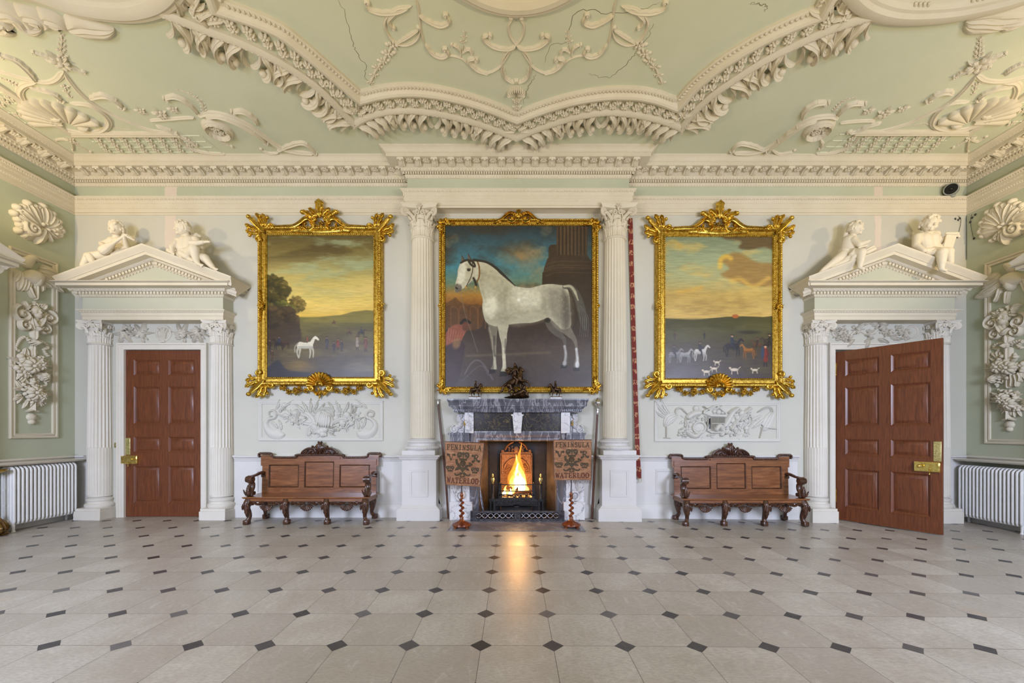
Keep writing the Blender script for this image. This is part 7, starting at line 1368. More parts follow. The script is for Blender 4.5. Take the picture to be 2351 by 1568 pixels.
def banner_stand(base, label, quad, pole_top, lean, wav):
    bx, by = base; z0 = 0.006; t = thing('banner_stand', label, 'banner stand', (bx, by, z0), 'banner stands beside the fire')
    q = MB(T(bx, by, z0)); q.lathe([(0.0001, 0.018), (0.13, 0.018), (0.148, 0.028), (0.152, 0.04), (0.148, 0.052), (0.138, 0.058), (0.12, 0.066), (0.10, 0.082), (0.085, 0.088), (0.06, 0.098), (0.04, 0.112), (0.034, 0.13), (0.03, 0.135), (0.0001, 0.135)], 36); b = q.build('turned_base', TURNED, t, smooth=40)
    for k in range(4): a = PI / 4 + k * PI / 2; q = MB(T(bx, by, z0)); q.lathe([(0.0001, 0), (0.022, 0.0), (0.028, 0.01), (0.022, 0.02), (0.0001, 0.022)], 12, c=(0.125 * math.cos(a), 0.125 * math.sin(a), 0)); q.build('bun_foot', TURNED, b)
    q = MB(T(bx, by, z0)); n, m = 70, 16; rows = []
    for i in range(n):
        f = i / (n - 1); z = 0.14 + 0.36 * f; e = min(1, 6 * f, 6 * (1 - f)); R0 = 0.031 - 0.007 * f
        off = (0.020 - 0.004 * f) * e; ph = f * 4.3 * 2 * PI; rows.append([(off * math.cos(ph) + R0 * math.cos(a), off * math.sin(ph) + R0 * math.sin(a), z) for a in np.arange(m) * 2 * PI / m])
    q.grid(rows, cv=True, c0=True, c1=True); q.lathe([(0.016, 0.49), (0.026, 0.505), (0.030, 0.52), (0.024, 0.535), (0.016, 0.545), (0.020, 0.56), (0.0001, 0.56)], 16); q.build('barley_twist_shaft', TURNED, t, smooth=60)
    tx = pole_top[0]; zt = pole_top[1]
    q = MB(); q.cyl((bx, by, 0.555), (bx, by, 0.62), 0.015, 10, 0.012); q.cyl((bx, by, 0.60), (tx, by, zt - 0.07), 0.0095, 8); q.build('pole', BRASS2 if False else STEEL, t)
    q = MB(T(tx, by, zt - 0.075)); q.lathe([(0.009, 0), (0.012, 0.008), (0.018, 0.018), (0.010, 0.03), (0.014, 0.038), (0.008, 0.048), (0.004, 0.08), (0.0001, 0.10)], 12); q.build('finial', BRASS, t)
    yc = by - 0.035; C = [bw(x, y, yc) for x, y in quad]                # TL, TR, BR, BL
    W_, Hh = 0.60, 0.70
    def warp(q, off=0.0):
        out = []
        for V in q.V:
            s_, tt, w = V[:, 0] / W_, V[:, 1] / Hh, V[:, 2]
            X = (C[3][0] * (1 - s_) + C[2][0] * s_) * (1 - tt) + (C[0][0] * (1 - s_) + C[1][0] * s_) * tt; Z = (C[3][1] * (1 - s_) + C[2][1] * s_) * (1 - tt) + (C[0][1] * (1 - s_) + C[1][1] * s_) * tt
            d = wav * ((1 - tt) * np.sin(s_ * 5.5 + 0.6) * 0.9 + np.sin(tt * 10 + s_ * 1.5) * 0.35 + 0.5 * np.sin(tt * 21 + s_ * 3) * 0.35)
            out.append(np.stack([X, yc - w - d - off, Z], 1))
        q.V = out
    q = MB(); g = np.stack(np.meshgrid(np.linspace(0, W_, 28), np.linspace(0, Hh, 40)), -1); q.grid(np.concatenate([g, np.zeros(g.shape[:2] + (1,))], -1)); g2 = np.concatenate([g, np.full(g.shape[:2] + (1,), -0.006)], -1); q.grid(g2)
    for P in ([(0, 0), (W_, 0), (W_, Hh), (0, Hh), (0, 0)],): q.stroke(np.vstack([np.linspace(a, b, 20) for a, b in zip(P[:-1], P[1:])]), 0.004, 0.004, nc=4, z=-0.003)
    warp(q); cl_ = q.build('banner_cloth', CLOTH, t, smooth=60)
    q = MB(); q.tube([(-0.01, Hh + 0.0, -0.006), (W_ + 0.01, Hh + 0.0, -0.006)], 0.009, 8, up=(0, 1, 0)); warp(q); q.build('cross_bar', CANE, t)
    q = MB(); xs_ = np.linspace(0.025, W_ - 0.085, 9)
    for c, x in zip('PENINSULA', xs_): letter(q, c, x, 0.575 + 0.0, 0.055, 0.082)
    warp(q, 0.001); l1 = q.build('lettering', EMBR, cl_); l1['label'] = 'dark embroidered word PENINSULA'
    q = MB(); xs_ = np.linspace(0.02, W_ - 0.09, 8)
    for c, x in zip('WATERLOO', xs_): letter(q, c, x, 0.035, 0.062, 0.085)
    warp(q, 0.001); l2 = q.build('lettering', REDEM, cl_); l2['label'] = 'reddish embroidered word WATERLOO'
    for c, x, cu in (('V', 0.05, ((0.045, 0.50, 1), (0.145, 0.50, -1))), ('R', 0.455, ((0.445, 0.495, 1), (0.545, 0.41, -1), (0.455, 0.40, 1)))):
        q = MB(); letter(q, c, x, 0.40, 0.085, 0.10, 1.25)
        for x, y, a in cu: q.scroll((x, y - 0.01), 0.022, 0.005, PI / 2, a * 1.1, 0.007, 0.004)
        warp(q, 0.001); l3 = q.build('lettering', EMBR, cl_); l3['label'] = 'dark embroidered curled initial ' + c
    def crown(q, cx, cy, s_):
        q.stroke(np.array([(cx - 0.6 * s_, cy - 0.55 * s_), (cx + 0.6 * s_, cy - 0.55 * s_)]), 0.14 * s_, 0.004, nc=4); q.stroke(crv([(cx - 0.68 * s_, cy - 0.36 * s_), (cx, cy - 0.42 * s_), (cx + 0.68 * s_, cy - 0.36 * s_)], 5), 0.07 * s_, 0.004, nc=4)
        for sd in (-1, 1): q.stroke(crv([(cx + sd * 0.55 * s_, cy - 0.3 * s_), (cx + sd * 0.82 * s_, cy + 0.1 * s_), (cx + sd * 0.72 * s_, cy + 0.42 * s_), (cx + sd * 0.4 * s_, cy + 0.46 * s_), (cx, cy + 0.25 * s_)], 6), 0.15 * s_, 0.004, nc=5); q.blob(cx + sd * 0.42 * s_, cy + 0.06 * s_, 0.24 * s_, 0.24 * s_, 0.003)
        q.stroke(np.array([(cx, cy - 0.3 * s_), (cx, cy + 0.4 * s_)]), 0.10 * s_, 0.004, nc=4); q.blob(cx, cy + 0.45 * s_, 0.09 * s_, 0.09 * s_, 0.004); q.stroke(np.array([(cx, cy + 0.45 * s_), (cx, cy + 0.68 * s_)]), 0.05 * s_, 0.004, nc=4); q.stroke(np.array([(cx - 0.1 * s_, cy + 0.58 * s_), (cx + 0.1 * s_, cy + 0.58 * s_)]), 0.05 * s_, 0.004, nc=4)
    for cx, cy, s_ in ((0.29, 0.475, 0.105), (0.075, 0.265, 0.072), (0.495, 0.255, 0.072)): q = MB(); crown(q, cx, cy, s_); warp(q, 0.001); q.build('crown', EMBR, cl_)
    q = MB(); cx, cy = 0.285, 0.36
    q.flower(cx, cy, 0.045, 0.006, 6); q.stroke([(cx + 0.042 * math.cos(a), cy + 0.042 * math.sin(a)) for a in np.linspace(0, 2 * PI, 20)], 0.008, 0.004)
    q.stroke(np.array([(cx, cy - 0.04), (cx, 0.21)]), 0.012, 0.004); q.stroke(crv([(cx, 0.22), (cx - 0.06, 0.30), (cx - 0.09, 0.36)], 6), 0.009, 0.004); q.stroke(crv([(cx, 0.22), (cx + 0.06, 0.29), (cx + 0.11, 0.33)], 6), 0.009, 0.004)
    q.blob(cx - 0.10, 0.375, 0.022, 0.03, 0.005); q.stroke(np.array([(cx - 0.10, 0.39), (cx - 0.105, 0.42)]), 0.02, 0.004)
    for a in (0, 2.09, 4.18): q.blob(cx + 0.125 + 0.022 * math.cos(a), 0.345 + 0.022 * math.sin(a), 0.021, 0.021, 0.005)
    for x, y, a, l_ in ((cx - 0.03, 0.30, 2.6, 0.11), (cx - 0.04, 0.28, 3.5, 0.10), (cx - 0.05, 0.31, 2.2, 0.08), (cx + 0.03, 0.30, 0.4, 0.10), (cx + 0.04, 0.28, -0.4, 0.09), (cx - 0.07, 0.30, 4.0, 0.09), (cx, 0.24, 2.2, 0.10), (cx, 0.24, 0.9, 0.10)): q.leaf(x, y, a, l_, 0.05, 0.005, nl=3)
    for sd in (-1, 1): q.stroke(crv([(cx + sd * 0.02, 0.215), (cx + sd * 0.06, 0.175), (cx + sd * 0.11, 0.165), (cx + sd * 0.135, 0.195)], 6), 0.014, 0.004); q.stroke(crv([(cx, 0.21), (cx + sd * 0.035, 0.15), (cx, 0.14)], 6), 0.009, 0.004)
    warp(q, 0.001); q.build('flower_emblem', EMBR, cl_)
    q = MB(); g = random.Random(3)
    for i in range(110):
        x = W_ * (i + 0.5) / 110; ln = g.uniform(0.055, 0.08); q.tube([(x, 0.0, -0.003), (x + g.uniform(-.004, .004), -ln * 0.5, -0.001), (x + g.uniform(-.008, .008), -ln, -0.003)], (0.0022, 0.002, 0.0012), 4)
    for x in (-0.004, W_ + 0.004): q.stroke(np.array([(x, 0.0), (x, Hh * 0.96)]), 0.007, 0.006, nc=4, z=-0.006)
    warp(q); fr_ = q.build('fringe', FRNG, t); fr_['kind'] = 'stuff'
    return t
banner_stand((-0.823, 6.64), 'slanting embroidered banner on a barley twist stand, tassel stand left of the fire', [(1022, 1014), (1110.5, 1017), (1101, 1117), (1024.5, 1112)], (-0.775, 1.70), 0.1, 0.016)
banner_stand((0.925, 6.66), 'straight hanging embroidered banner on a barley twist stand, right of the fire', [(1271.5, 1010), (1357, 1010), (1356.5, 1101.5), (1273, 1101.5)], (0.945, 1.70), 0.0, 0.010)

# ================================================================ staffs, tongs, bell strap, security camera
t = thing('long_staff', 'thin dark walking staff with a small silver cap, leaning left of the fireplace', 'staff', (-1.14, 7.31, 0.006))
q = MB(); q.tube(crv([(-1.335, 7.41, 2.02), (-1.28, 7.39, 1.5), (-1.20, 7.35, 0.8), (-1.14, 7.31, 0.006)], 6), (0.018, 0.02, 0.022, 0.017), 10); q.build('shaft', CANE, t)
q = MB(T(-1.336, 7.412, 2.0)); q.lathe([(0.019, 0), (0.019, 0.06), (0.014, 0.065), (0.012, 0.08), (0.034, 0.09), (0.036, 0.10), (0.02, 0.108), (0.0001, 0.11)], 14); q.build('silver_cap', SILVER, t)
t = thing('ceremonial_staff', 'wooden staff topped by a round silver orb, leaning right of the fireplace', 'staff', (1.385, 7.34, 0.0))
q = MB(); q.tube([(1.385, 7.34, -0.008), (1.44, 7.36, 1.0), (1.488, 7.38, 1.83)], (0.024, 0.022, 0.019), 10); q.build('shaft', CANE, t)
q = MB(T(1.488, 7.38, 1.83) @ RY(0.05)); q.lathe([(0.02, 0), (0.024, 0.01), (0.03, 0.05), (0.022, 0.08), (0.022, 0.10), (0.034, 0.115), (0.02, 0.13), (0.026, 0.15), (0.05, 0.175), (0.062, 0.20), (0.062, 0.215), (0.066, 0.22), (0.062, 0.226), (0.05, 0.255), (0.026, 0.275), (0.03, 0.285), (0.018, 0.295), (0.0001, 0.30)], 18); q.build('silver_orb', SILVER, t)
t = thing('fire_tongs', 'steel fire tongs standing in the dark fire opening behind the slanting banner', 'fire tongs', (-0.50, 7.32, 0.02))
q = MB(); q.tube([(-0.60, 7.40, 0.62), (-0.555, 7.35, 0.35), (-0.50, 7.32, 0.02)], (0.008, 0.012, 0.010), 8); q.tube([(-0.60, 7.40, 0.62), (-0.575, 7.33, 0.35), (-0.515, 7.31, 0.02)], (0.008, 0.009, 0.007), 8); q.build('arms', STEEL, t); q = MB(); q.cyl((-0.625, 7.42, 0.80), (-0.60, 7.40, 0.6), 0.014, 8, 0.010); q.build('handle', CANE, t)
STRAP = newmat('woven_strap'); m, nt, bs = STRAP; v = coords(nt, 'Object', (1, 1, 1)); sp = N(nt, 'ShaderNodeSeparateXYZ'); nt.links.new(v, sp.inputs[0])
k = math_(nt, 'ABSOLUTE', math_(nt, 'SUBTRACT', math_(nt, 'FRACT', math_(nt, 'MULTIPLY', sp.outputs[2], 5.2)), 0.5)); n = noise(nt, coords(nt, 'Object', (60, 1, 24)), 1.0, 2); a = math_(nt, 'MULTIPLY', math_(nt, 'LESS_THAN', k, 0.22), math_(nt, 'GREATER_THAN', n, 0.5))
nt.links.new(mix(nt, a, S(112, 34, 26), S(178, 132, 96)), bs.inputs['Base Color']); bs.inputs['Roughness'].default_value = 0.8; STRAP = m
t = thing('bell_strap', 'long narrow red woven bell strap hanging beside the column near the hounds painting', 'bell pull', (2.24, YW - 0.05, 0.7))
P = crv([(2.085, YW - 0.03, 5.33), (2.12, YW - 0.03, 4.0), (2.165, YW - 0.035, 2.5), (2.20, YW - 0.075, 1.2), (2.225, YW - 0.085, 0.74)], 8); q = MB(); q.tube(P, 0.042, 8, sx=0.12, sy=1.0, up=(1, 0, 0)); q.build('strap', STRAP, t, smooth=60)
q = MB(); q.grid([[(2.195, YW - 0.092, 0.86), (2.262, YW - 0.092, 0.86)], [(2.20, YW - 0.09, 0.70), (2.262, YW - 0.09, 0.70)]]); q.grid([[(2.195, YW - 0.086, 0.86), (2.262, YW - 0.086, 0.86)], [(2.20, YW - 0.084, 0.70), (2.262, YW - 0.084, 0.70)]]); q.build('tab', STRAP, t)
q = MB(T(2.235, YW - 0.088, 0.665) @ RX(PI / 2)); q.tube([(0.028 * math.cos(a), 0.032 * math.sin(a), 0) for a in np.linspace(0, 2 * PI, 20)], 0.004, 6, cap=False); q.build('ring', BRASS2, t)
t = thing('security_camera', 'small grey dome security camera on the frieze in the corner above the open door', 'security camera', (7.72, YW - 0.06, 5.80))
q = MB(T(7.775, YW, 5.80) @ RX(PI / 2)); q.lathe([(0.055, 0), (0.058, 0.02), (0.05, 0.035), (0.02, 0.04), (0.0001, 0.04)], 20); q.build('wall_plate', GREYP, t)
d = Vector((-0.72, -0.62, -0.12)).normalized(); c = Vector((7.775, YW - 0.06, 5.80)); q = MB(); q.tube([c + d * s_ for s_ in (-0.05, -0.02, 0.05, 0.13)], (0.05, 0.085, 0.105, 0.10), 22); q.build('housing', GREYP, t, smooth=50)
q = MB(); q.tube([c + d * 0.128, c + d * 0.136], (0.088, 0.082), 22); q.ell(tuple(c + d * 0.135), (0.03, 0.03, 0.03)); q.build('lens_face', BLACKP, t)
q = MB(); q.ell(tuple(c + Vector((-0.03, -0.05, -0.12))), (0.045, 0.04, 0.022)); q.build('bracket', GREYP, t)
t = thing('lead_flower_spray', 'thin dark metal flower spray fixed in the wall corner by the open door', 'ornament', (8.02, YW - 0.02, 5.0)); q = MB()
for P in ([(7.95, YW - 0.012, 5.38), (7.99, YW - 0.015, 5.30), (7.97, YW - 0.012, 5.15), (7.93, YW - 0.012, 5.0)], [(8.088, YW - 0.10, 5.36), (8.088, YW - 0.08, 5.26), (8.088, YW - 0.10, 5.08), (8.088, YW - 0.13, 4.92)], [(8.092, YW - 0.008, 5.38), (8.092, YW - 0.008, 4.9), (8.092, YW - 0.008, 4.6)]): q.tube(crv(P, 6), 0.003, 6)
q.M = M_BACK
for u, v in ((7.95, 5.31), (7.90, 5.33), (7.98, 5.34), (7.93, 5.0)): q.flower(u, v, 0.022, 0.015, 5, lo=True)
q.M = M_RIGHT
for u, v in ((-(YW - 0.10), 5.30), (-(YW - 0.15), 5.33), (-(YW - 0.07), 5.24), (-(YW - 0.13), 4.92)): q.flower(u, v, 0.022, 0.015, 5, lo=True)
q.build('spray', LEAD, t)

# ================================================================ radiators
def radiator(M, n, x0, label, loc, z0):
    t = thing('radiator', label, 'radiator', loc); pit = 0.0555
    for i in range(n):
        q = MB(M @ T(x0 + i * pit, 0, z0)); x = 0
        for j in range(5): y = -0.065 - 0.044 * j; q.tube([(0, y, 0.13), (0, y, 0.17), (0, y, 0.93), (0, y, 0.965)], (0.012, 0.0195, 0.0195, 0.012), 8)
        for z in (0.13, 0.38, 0.62, 0.85): q.box(-0.012, 0.012, -0.245, -0.06, z, z + (0.035 if z in (0.38, 0.62) else 0.075))
        q.tube([(0, -0.245, 0.90), (0, -0.235, 0.955), (0, -0.20, 0.985), (0, -0.10, 0.985), (0, -0.065, 0.955)], 0.019, 8, up=(1, 0, 0)); q.tube([(0, -0.245, 0.17), (0, -0.235, 0.13), (0, -0.20, 0.115), (0, -0.10, 0.115), (0, -0.065, 0.13)], 0.019, 8, up=(1, 0, 0))
        for z in (0.16, 0.93): q.tube([(-0.0277, -0.15, z), (0.0277, -0.15, z)], 0.026, 10)
        if i in (0, n - 1): q.tube([(0, -0.225, 0.13), (0, -0.23, 0.03), (0, -0.232, 0.0)], (0.022, 0.017, 0.026), 10); q.tube([(0, -0.085, 0.13), (0, -0.08, 0.0)], (0.022, 0.02), 8)
        q.build('section', RADW, t, smooth=50)
    return t
radiator(T(XL, 0, 0) @ RZ(PI / 2), 17, 6.345, 'white column radiator under the shelf beside the closed door', (XL + 0.2, 6.8, 0), 0.0)
radiator(T(XR, 0, 0) @ RZ(-PI / 2), 17, -7.335, 'white column radiator under the shelf beside the open door', (XR - 0.2, 6.9, -0.06), -0.06)
for nm, M, a, b, lab, lc in (('l', T(XL, 0, 0) @ RZ(PI / 2), 6.08, 7.34, 'worn painted wooden shelf above the radiator near the closed door', (XL + 0.15, 6.6, 1.02)), ('r', T(XR, 0, 0) @ RZ(-PI / 2), -7.36, -6.2, 'worn painted wooden shelf above the radiator near the open door', (XR - 0.15, 6.6, 1.02))):
    q = MB(M); q.sweep([(a, -0.0), (a, -0.245), (b, -0.245), (b, -0.0)], [(-0.24, 1.012), (0, 1.012), (0.012, 1.018), (0.015, 1.028), (0.03, 1.034), (0.032, 1.044), (0.02, 1.05), (-0.24, 1.052)]); o = q.build('radiator_shelf', WORN); tag(o, lab, 'shelf')
# carved gilt stand at the very edge of the view
t = thing('candle_stand', 'carved dark gilt stand with a pawed foot, just showing beside the end of the radiator', 'stand', (-7.64, 6.16, 0))
q = MB(T(-7.64, 6.16, 0)); q.lathe([(0.0001, 0), (0.12, 0), (0.125, 0.02), (0.11, 0.04), (0.05, 0.05), (0.0001, 0.05)], 20)
for k in range(3): a = k * 2.094 - 0.3; ca, sa = math.cos(a), math.sin(a); q.tube(crv([(0.12 * ca, 0.12 * sa, 0.05), (0.135 * ca, 0.135 * sa, 0.10), (0.08 * ca, 0.08 * sa, 0.17), (0.02 * ca, 0.02 * sa, 0.24)], 6), (0.035, 0.045, 0.04, 0.03), 9); q.ell((0.125 * ca, 0.125 * sa, 0.07), (0.045, 0.045, 0.035))
q.build('pawed_foot', metal('aged_gilding', S(70, 52, 26), S(158, 122, 58), (0.3, 0.5), 12, 0.8, 0.3), t)
q = MB(T(-7.64, 6.16, 0)); q.lathe([(0.03, 0.22), (0.04, 0.26), (0.02, 0.32), (0.018, 0.86), (0.03, 0.91), (0.11, 0.95), (0.11, 0.97), (0.0001, 0.97)], 16); q.build('shaft', GOLD, t)
# ================================================================ side-wall stucco
def wall_drop(M, pan, label_p, label_s, label_d, loc, kA, kB, shell, eagle, drop):
    t = thing('panel_moulding', label_p, 'panel moulding', loc); q = MB(M); u0, u1, v0, v1 = pan; rect_mould(q, u0, u1, v0, v1, [(-0.085, 0.0), (-0.08, 0.022), (-0.06, 0.028), (-0.05, 0.018), (-0.04, 0.016), (-0.03, 0.030), (-0.01, 0.034), (0.0, 0.02), (0.0, 0.0)]); q.build('moulding', CREAM, t)
    t = thing('stucco_shell', label_s, 'stucco shell', loc[:2] + (4.6,)); q = MB(M); (cx, cy), ends, vol, tail = shell; C = np.array(kA([(cx, cy)])[0])
    E = np.array(kA(ends)); 
    for i, e in enumerate(E):
        md = 0.5 * (C + e) + 0.06 * np.array([(e - C)[1], -(e - C)[0]]) * (1 if i < len(E) / 2 else -1)
        q.stroke(resamp([C, md, e], 18), (0.04, 0.08, 0.12, 0.145, 0.15), (0.04, 0.06, 0.08, 0.09, 0.09), nc=13, rid=4, z=0.0); q.blob(e[0], e[1], 0.06, 0.06, 0.085, z=0.005)
        n_ = (e - C) / np.linalg.norm(e - C)
        for k in (-1, 1): q.blob(e[0] - 0.055 * n_[0] - k * 0.075 * n_[1], e[1] - 0.055 * n_[1] + k * 0.075 * n_[0], 0.055, 0.05, 0.085)
    q.build('shell_lobes', CREAM, t, smooth=60)
    q = MB(M); v_ = kA([vol])[0]; q.scroll(v_, 0.125, 0.02, 2.4, 1.6, 0.04, 0.10, z=0.02); T_ = kA([tail])[0]; q.stroke(resamp([C, (0.6 * C + 0.4 * np.array(T_)), T_], 14), (0.10, 0.12, 0.10, 0.03), 0.09, rid=2)
    g = random.Random(2)
    for k in range(9): q.blob(C[0] + g.uniform(-0.18, 0.18), C[1] + g.uniform(-0.12, 0.08), g.uniform(0.035, 0.06), g.uniform(0.035, 0.055), 0.10)
    for a in (-2.6, -2.0, -1.2, -0.6): q.leaf(C[0], C[1], a, 0.22, 0.09, 0.08, bend=0.6, nl=3)
    q.build('volute', CREAM, t, smooth=60)
    t = thing('stucco_drop', label_d, 'stucco relief', loc[:2] + (1.6,))
    # eagle
    q = MB(M); body, thigh, leg, feathers, head, tail = eagle
    for P, w, h in body: q.stroke(resamp(kA(P), 20), w, h, nc=11, rid=0)
    u, v = kA([thigh])[0]; q.blob(u, v, 0.085, 0.12, 0.12)
    for P in leg: q.stroke(resamp(kA(P), 14), (0.045, 0.035, 0.03), 0.06, rid=3)
    for (a, b), w in feathers:
        A, B = np.array(kA([a])[0]), np.array(kA([b])[0]); n_ = np.array([-(B - A)[1], (B - A)[0]]); q.stroke(resamp([A, 0.5 * (A + B) + 0.08 * n_, B], 14), (0.5 * w, w, w, 0.8 * w, 0.3 * w), 0.05, rid=3)
    for P, w in head: q.stroke(resamp(kA(P), 12), w, 0.07)
    q.build('eagle', CREAM, t, smooth=60)
    for kind, *a in drop:
        q = MB(M)
        if kind == 'mask':
            (x, y), w, beard = a; u, v = kB([(x, y)])[0]; f = MB(M); s_ = w
            f.ell((u, v, 0.02), (0.60 * s_, 0.80 * s_, 0.50 * s_)); f.ell((u, v - 0.45 * s_, 0.05), (0.42 * s_, 0.42 * s_, 0.42 * s_)); f.caps((u, v + 0.12 * s_, 0.54 * s_ + 0.02), (u, v - 0.16 * s_, 0.68 * s_ + 0.02), 0.07 * s_, 0.12 * s_)
            for sd in (-1, 1): f.ell((u + sd * 0.26 * s_, v + 0.09 * s_, 0.45 * s_ + 0.02), (0.14 * s_, 0.07 * s_, 0.085 * s_)); f.ell((u + sd * 0.30 * s_, v - 0.22 * s_, 0.40 * s_ + 0.02), (0.20 * s_, 0.18 * s_, 0.14 * s_)); f.caps((u + sd * 0.08 * s_, v + 0.28 * s_, 0.52 * s_ + 0.02), (u + sd * 0.42 * s_, v + 0.25 * s_, 0.38 * s_ + 0.02), 0.085 * s_, 0.07 * s_)
            f.caps((u - 0.16 * s_, v - 0.40 * s_, 0.52 * s_ + 0.02), (u + 0.16 * s_, v - 0.40 * s_, 0.52 * s_ + 0.02), 0.06 * s_, 0.06 * s_); f.caps((u - 0.12 * s_, v - 0.51 * s_, 0.50 * s_ + 0.02), (u + 0.12 * s_, v - 0.51 * s_, 0.50 * s_ + 0.02), 0.065 * s_, 0.065 * s_); f.ell((u, v - 0.66 * s_, 0.44 * s_), (0.16 * s_, 0.13 * s_, 0.13 * s_)); f.ell((u, v - 0.95 * s_, 0.02), (0.34 * s_, 0.5 * s_, 0.28 * s_))
            if beard:
                for i in range(7): f.caps((u + (i - 3) * 0.13 * s_, v - 0.55 * s_, 0.4 * s_), (u + (i - 3) * 0.16 * s_, v - (1.15 - 0.07 * abs(i - 3)) * s_, 0.24 * s_), 0.11 * s_, 0.08 * s_)
            figure('mask_face', f, CREAM, t, 0.0055, 1)
            q = MB(M); g = random.Random(int(x))
            for i in range(30):
                th = PI * g.uniform(-0.12, 1.12); r_ = g.uniform(0.62, 0.98) * s_; e_ = g.uniform(0.13, 0.2) * s_; q.blob(u + r_ * math.cos(th), v + 0.12 * s_ + r_ * math.sin(th), e_, e_ * 0.8, g.uniform(0.25, 0.42) * s_, z=0.12 * s_, ang=th)
            q.build('hair_curls', CREAM, t, smooth=60)
        elif kind == 'vol': (x, y), r, d, tn = a; q.scroll(kB([(x, y)])[0], r, 0.015, d, tn, r * 0.27, 0.07, rid=2); q.build('scroll', CREAM, t, smooth=60)
        elif kind == 'str': P, w, h = a; q.stroke(resamp(kB(P), 22), w, h, nc=9, rid=3); q.build('ribbon', CREAM, t, smooth=60)
        elif kind == 'bead':
            for (x, y) in resamp(kB(a[0]), a[1]): q.blob(x, y, 0.032, 0.026, 0.035, ang=x * 9)
            q.build('twisted_ribbon', CREAM, t, smooth=60)
        elif kind == 'bunch': (x, y), r, sd = a; u, v = kB([(x, y)])[0]; q.bunch(u, v, r, 0.10, sd, leaves=16, fl=7, fruit=9); q.flower(u, v, r * 0.45, 0.10, 8, z=0.06); q.build('bouquet', CREAM, t, smooth=60)
        elif kind == 'bell':
            (x, y), r = a; u, v = kB([(x, y)])[0]; q.stroke([(u, v + 1.6 * r), (u, v + 0.6 * r), (u, v)], (0.15 * r, 0.4 * r, 0.75 * r), 0.06, rid=2)
            for sd in (-1, 1): q.leaf(u, v + 0.3 * r, -PI / 2 + sd * 0.9, 1.3 * r, 0.6 * r, 0.06, bend=sd * 0.8, nl=2)
            q.build('bell_flower', CREAM, t, smooth=60)
        elif kind == 'ball': (x, y), r = a; u, v = kB([(x, y)])[0]; q.blob(u, v, r, r * 0.85, 0.05); q.build('bud', CREAM, t, smooth=60)
sA = lambda P: [lw(20 + x / 5.806, 450 + y / 5.806) for x, y in P]; sB = lambda P: [lw(20 + x / 5.056, 690 + y / 5.056) for x, y in P]
wall_drop(M_LEFT, (6.47, 7.16, 1.42, 4.42), 'cream panel moulding on the wall beside the closed door, framing the smiling mask', 'large stucco shell high on the wall beside the lute playing cherub', 'stucco drop with an eagle, smiling female mask and two bouquets above the radiator', (XL + 0.02, 6.8, 1.4), sA, sB,
          ((450, 440), [(680, 465), (640, 345), (560, 240), (430, 135), (230, 95), (90, 150), (50, 230), (110, 460)], (265, 435), (345, 640)),
          ([([(250, 980), (300, 1080), (330, 1180)], (0.12, 0.20, 0.12), 0.12)], (345, 1125), ([(345, 1180), (345, 1280), (340, 1390)], [(240, 1200), (280, 1300), (320, 1370)]),
           [(((390, 960), (650, 1060)), 0.08), (((370, 1000), (650, 1140)), 0.08), (((370, 1030), (680, 1220)), 0.085), (((380, 1070), (720, 1290)), 0.085), (((390, 1100), (650, 1250)), 0.08), (((390, 1120), (560, 1230)), 0.07), (((400, 1140), (420, 1280)), 0.06), (((120, 990), (60, 1150)), 0.07), (((150, 1000), (110, 1260)), 0.08), (((190, 1020), (150, 1270)), 0.08), (((230, 1050), (200, 1270)), 0.07), (((90, 980), (40, 1080)), 0.06)],
           [([(210, 960), (240, 880), (300, 830), (350, 850), (365, 895)], (0.09, 0.09, 0.08, 0.06, 0.02))], None),
          [('mask', (300, 128), 0.135, False), ('vol', (140, 160), 0.15, 1.6, 1.5), ('vol', (435, 205), 0.14, 1.5, -1.5), ('vol', (165, 290), 0.10, 1.2, 1.5), ('vol', (385, 335), 0.10, 1.9, -1.5), ('str', [(230, 200), (260, 270), (300, 300), (350, 250), (370, 190)], (0.03, 0.05, 0.05, 0.03), 0.09), ('str', [(210, 160), (235, 280), (265, 340)], (0.03, 0.05, 0.04), 0.07), ('str', [(160, 0), (180, 50), (230, 90)], (0.01, 0.05, 0.04), 0.06), ('str', [(430, 70), (400, 60), (380, 110)], (0.01, 0.06, 0.05), 0.07),
           ('bunch', (285, 330), 0.07, 5), ('str', [(285, 330), (285, 400), (280, 460)], (0.05, 0.06, 0.03), 0.07), ('bunch', (275, 490), 0.07, 6), ('bead', [(220, 455), (180, 425), (130, 450), (80, 520), (70, 560), (105, 580)], 12), ('bead', [(320, 465), (380, 480), (430, 510), (450, 550), (400, 570), (420, 610), (450, 640)], 12), ('str', [(275, 520), (270, 590), (275, 660)], (0.04, 0.05, 0.05), 0.05), ('bunch', (210, 760), 0.26, 7), ('bunch', (310, 750), 0.20, 17), ('bunch', (365, 880), 0.14, 8), ('str', [(260, 890), (260, 970)], 0.04, 0.05), ('bunch', (240, 1070), 0.25, 9), ('bunch', (320, 1110), 0.17, 19), ('bell', (265, 1280), 0.085), ('ball', (260, 1352), 0.08), ('ball', (260, 1410), 0.055)])
rA = lambda P: [rw(2220 + x / 5.23, 440 + y / 5.23) for x, y in P]; rB = lambda P: [rw(2220 + x / 5.23, 720 + y / 5.23) for x, y in P]
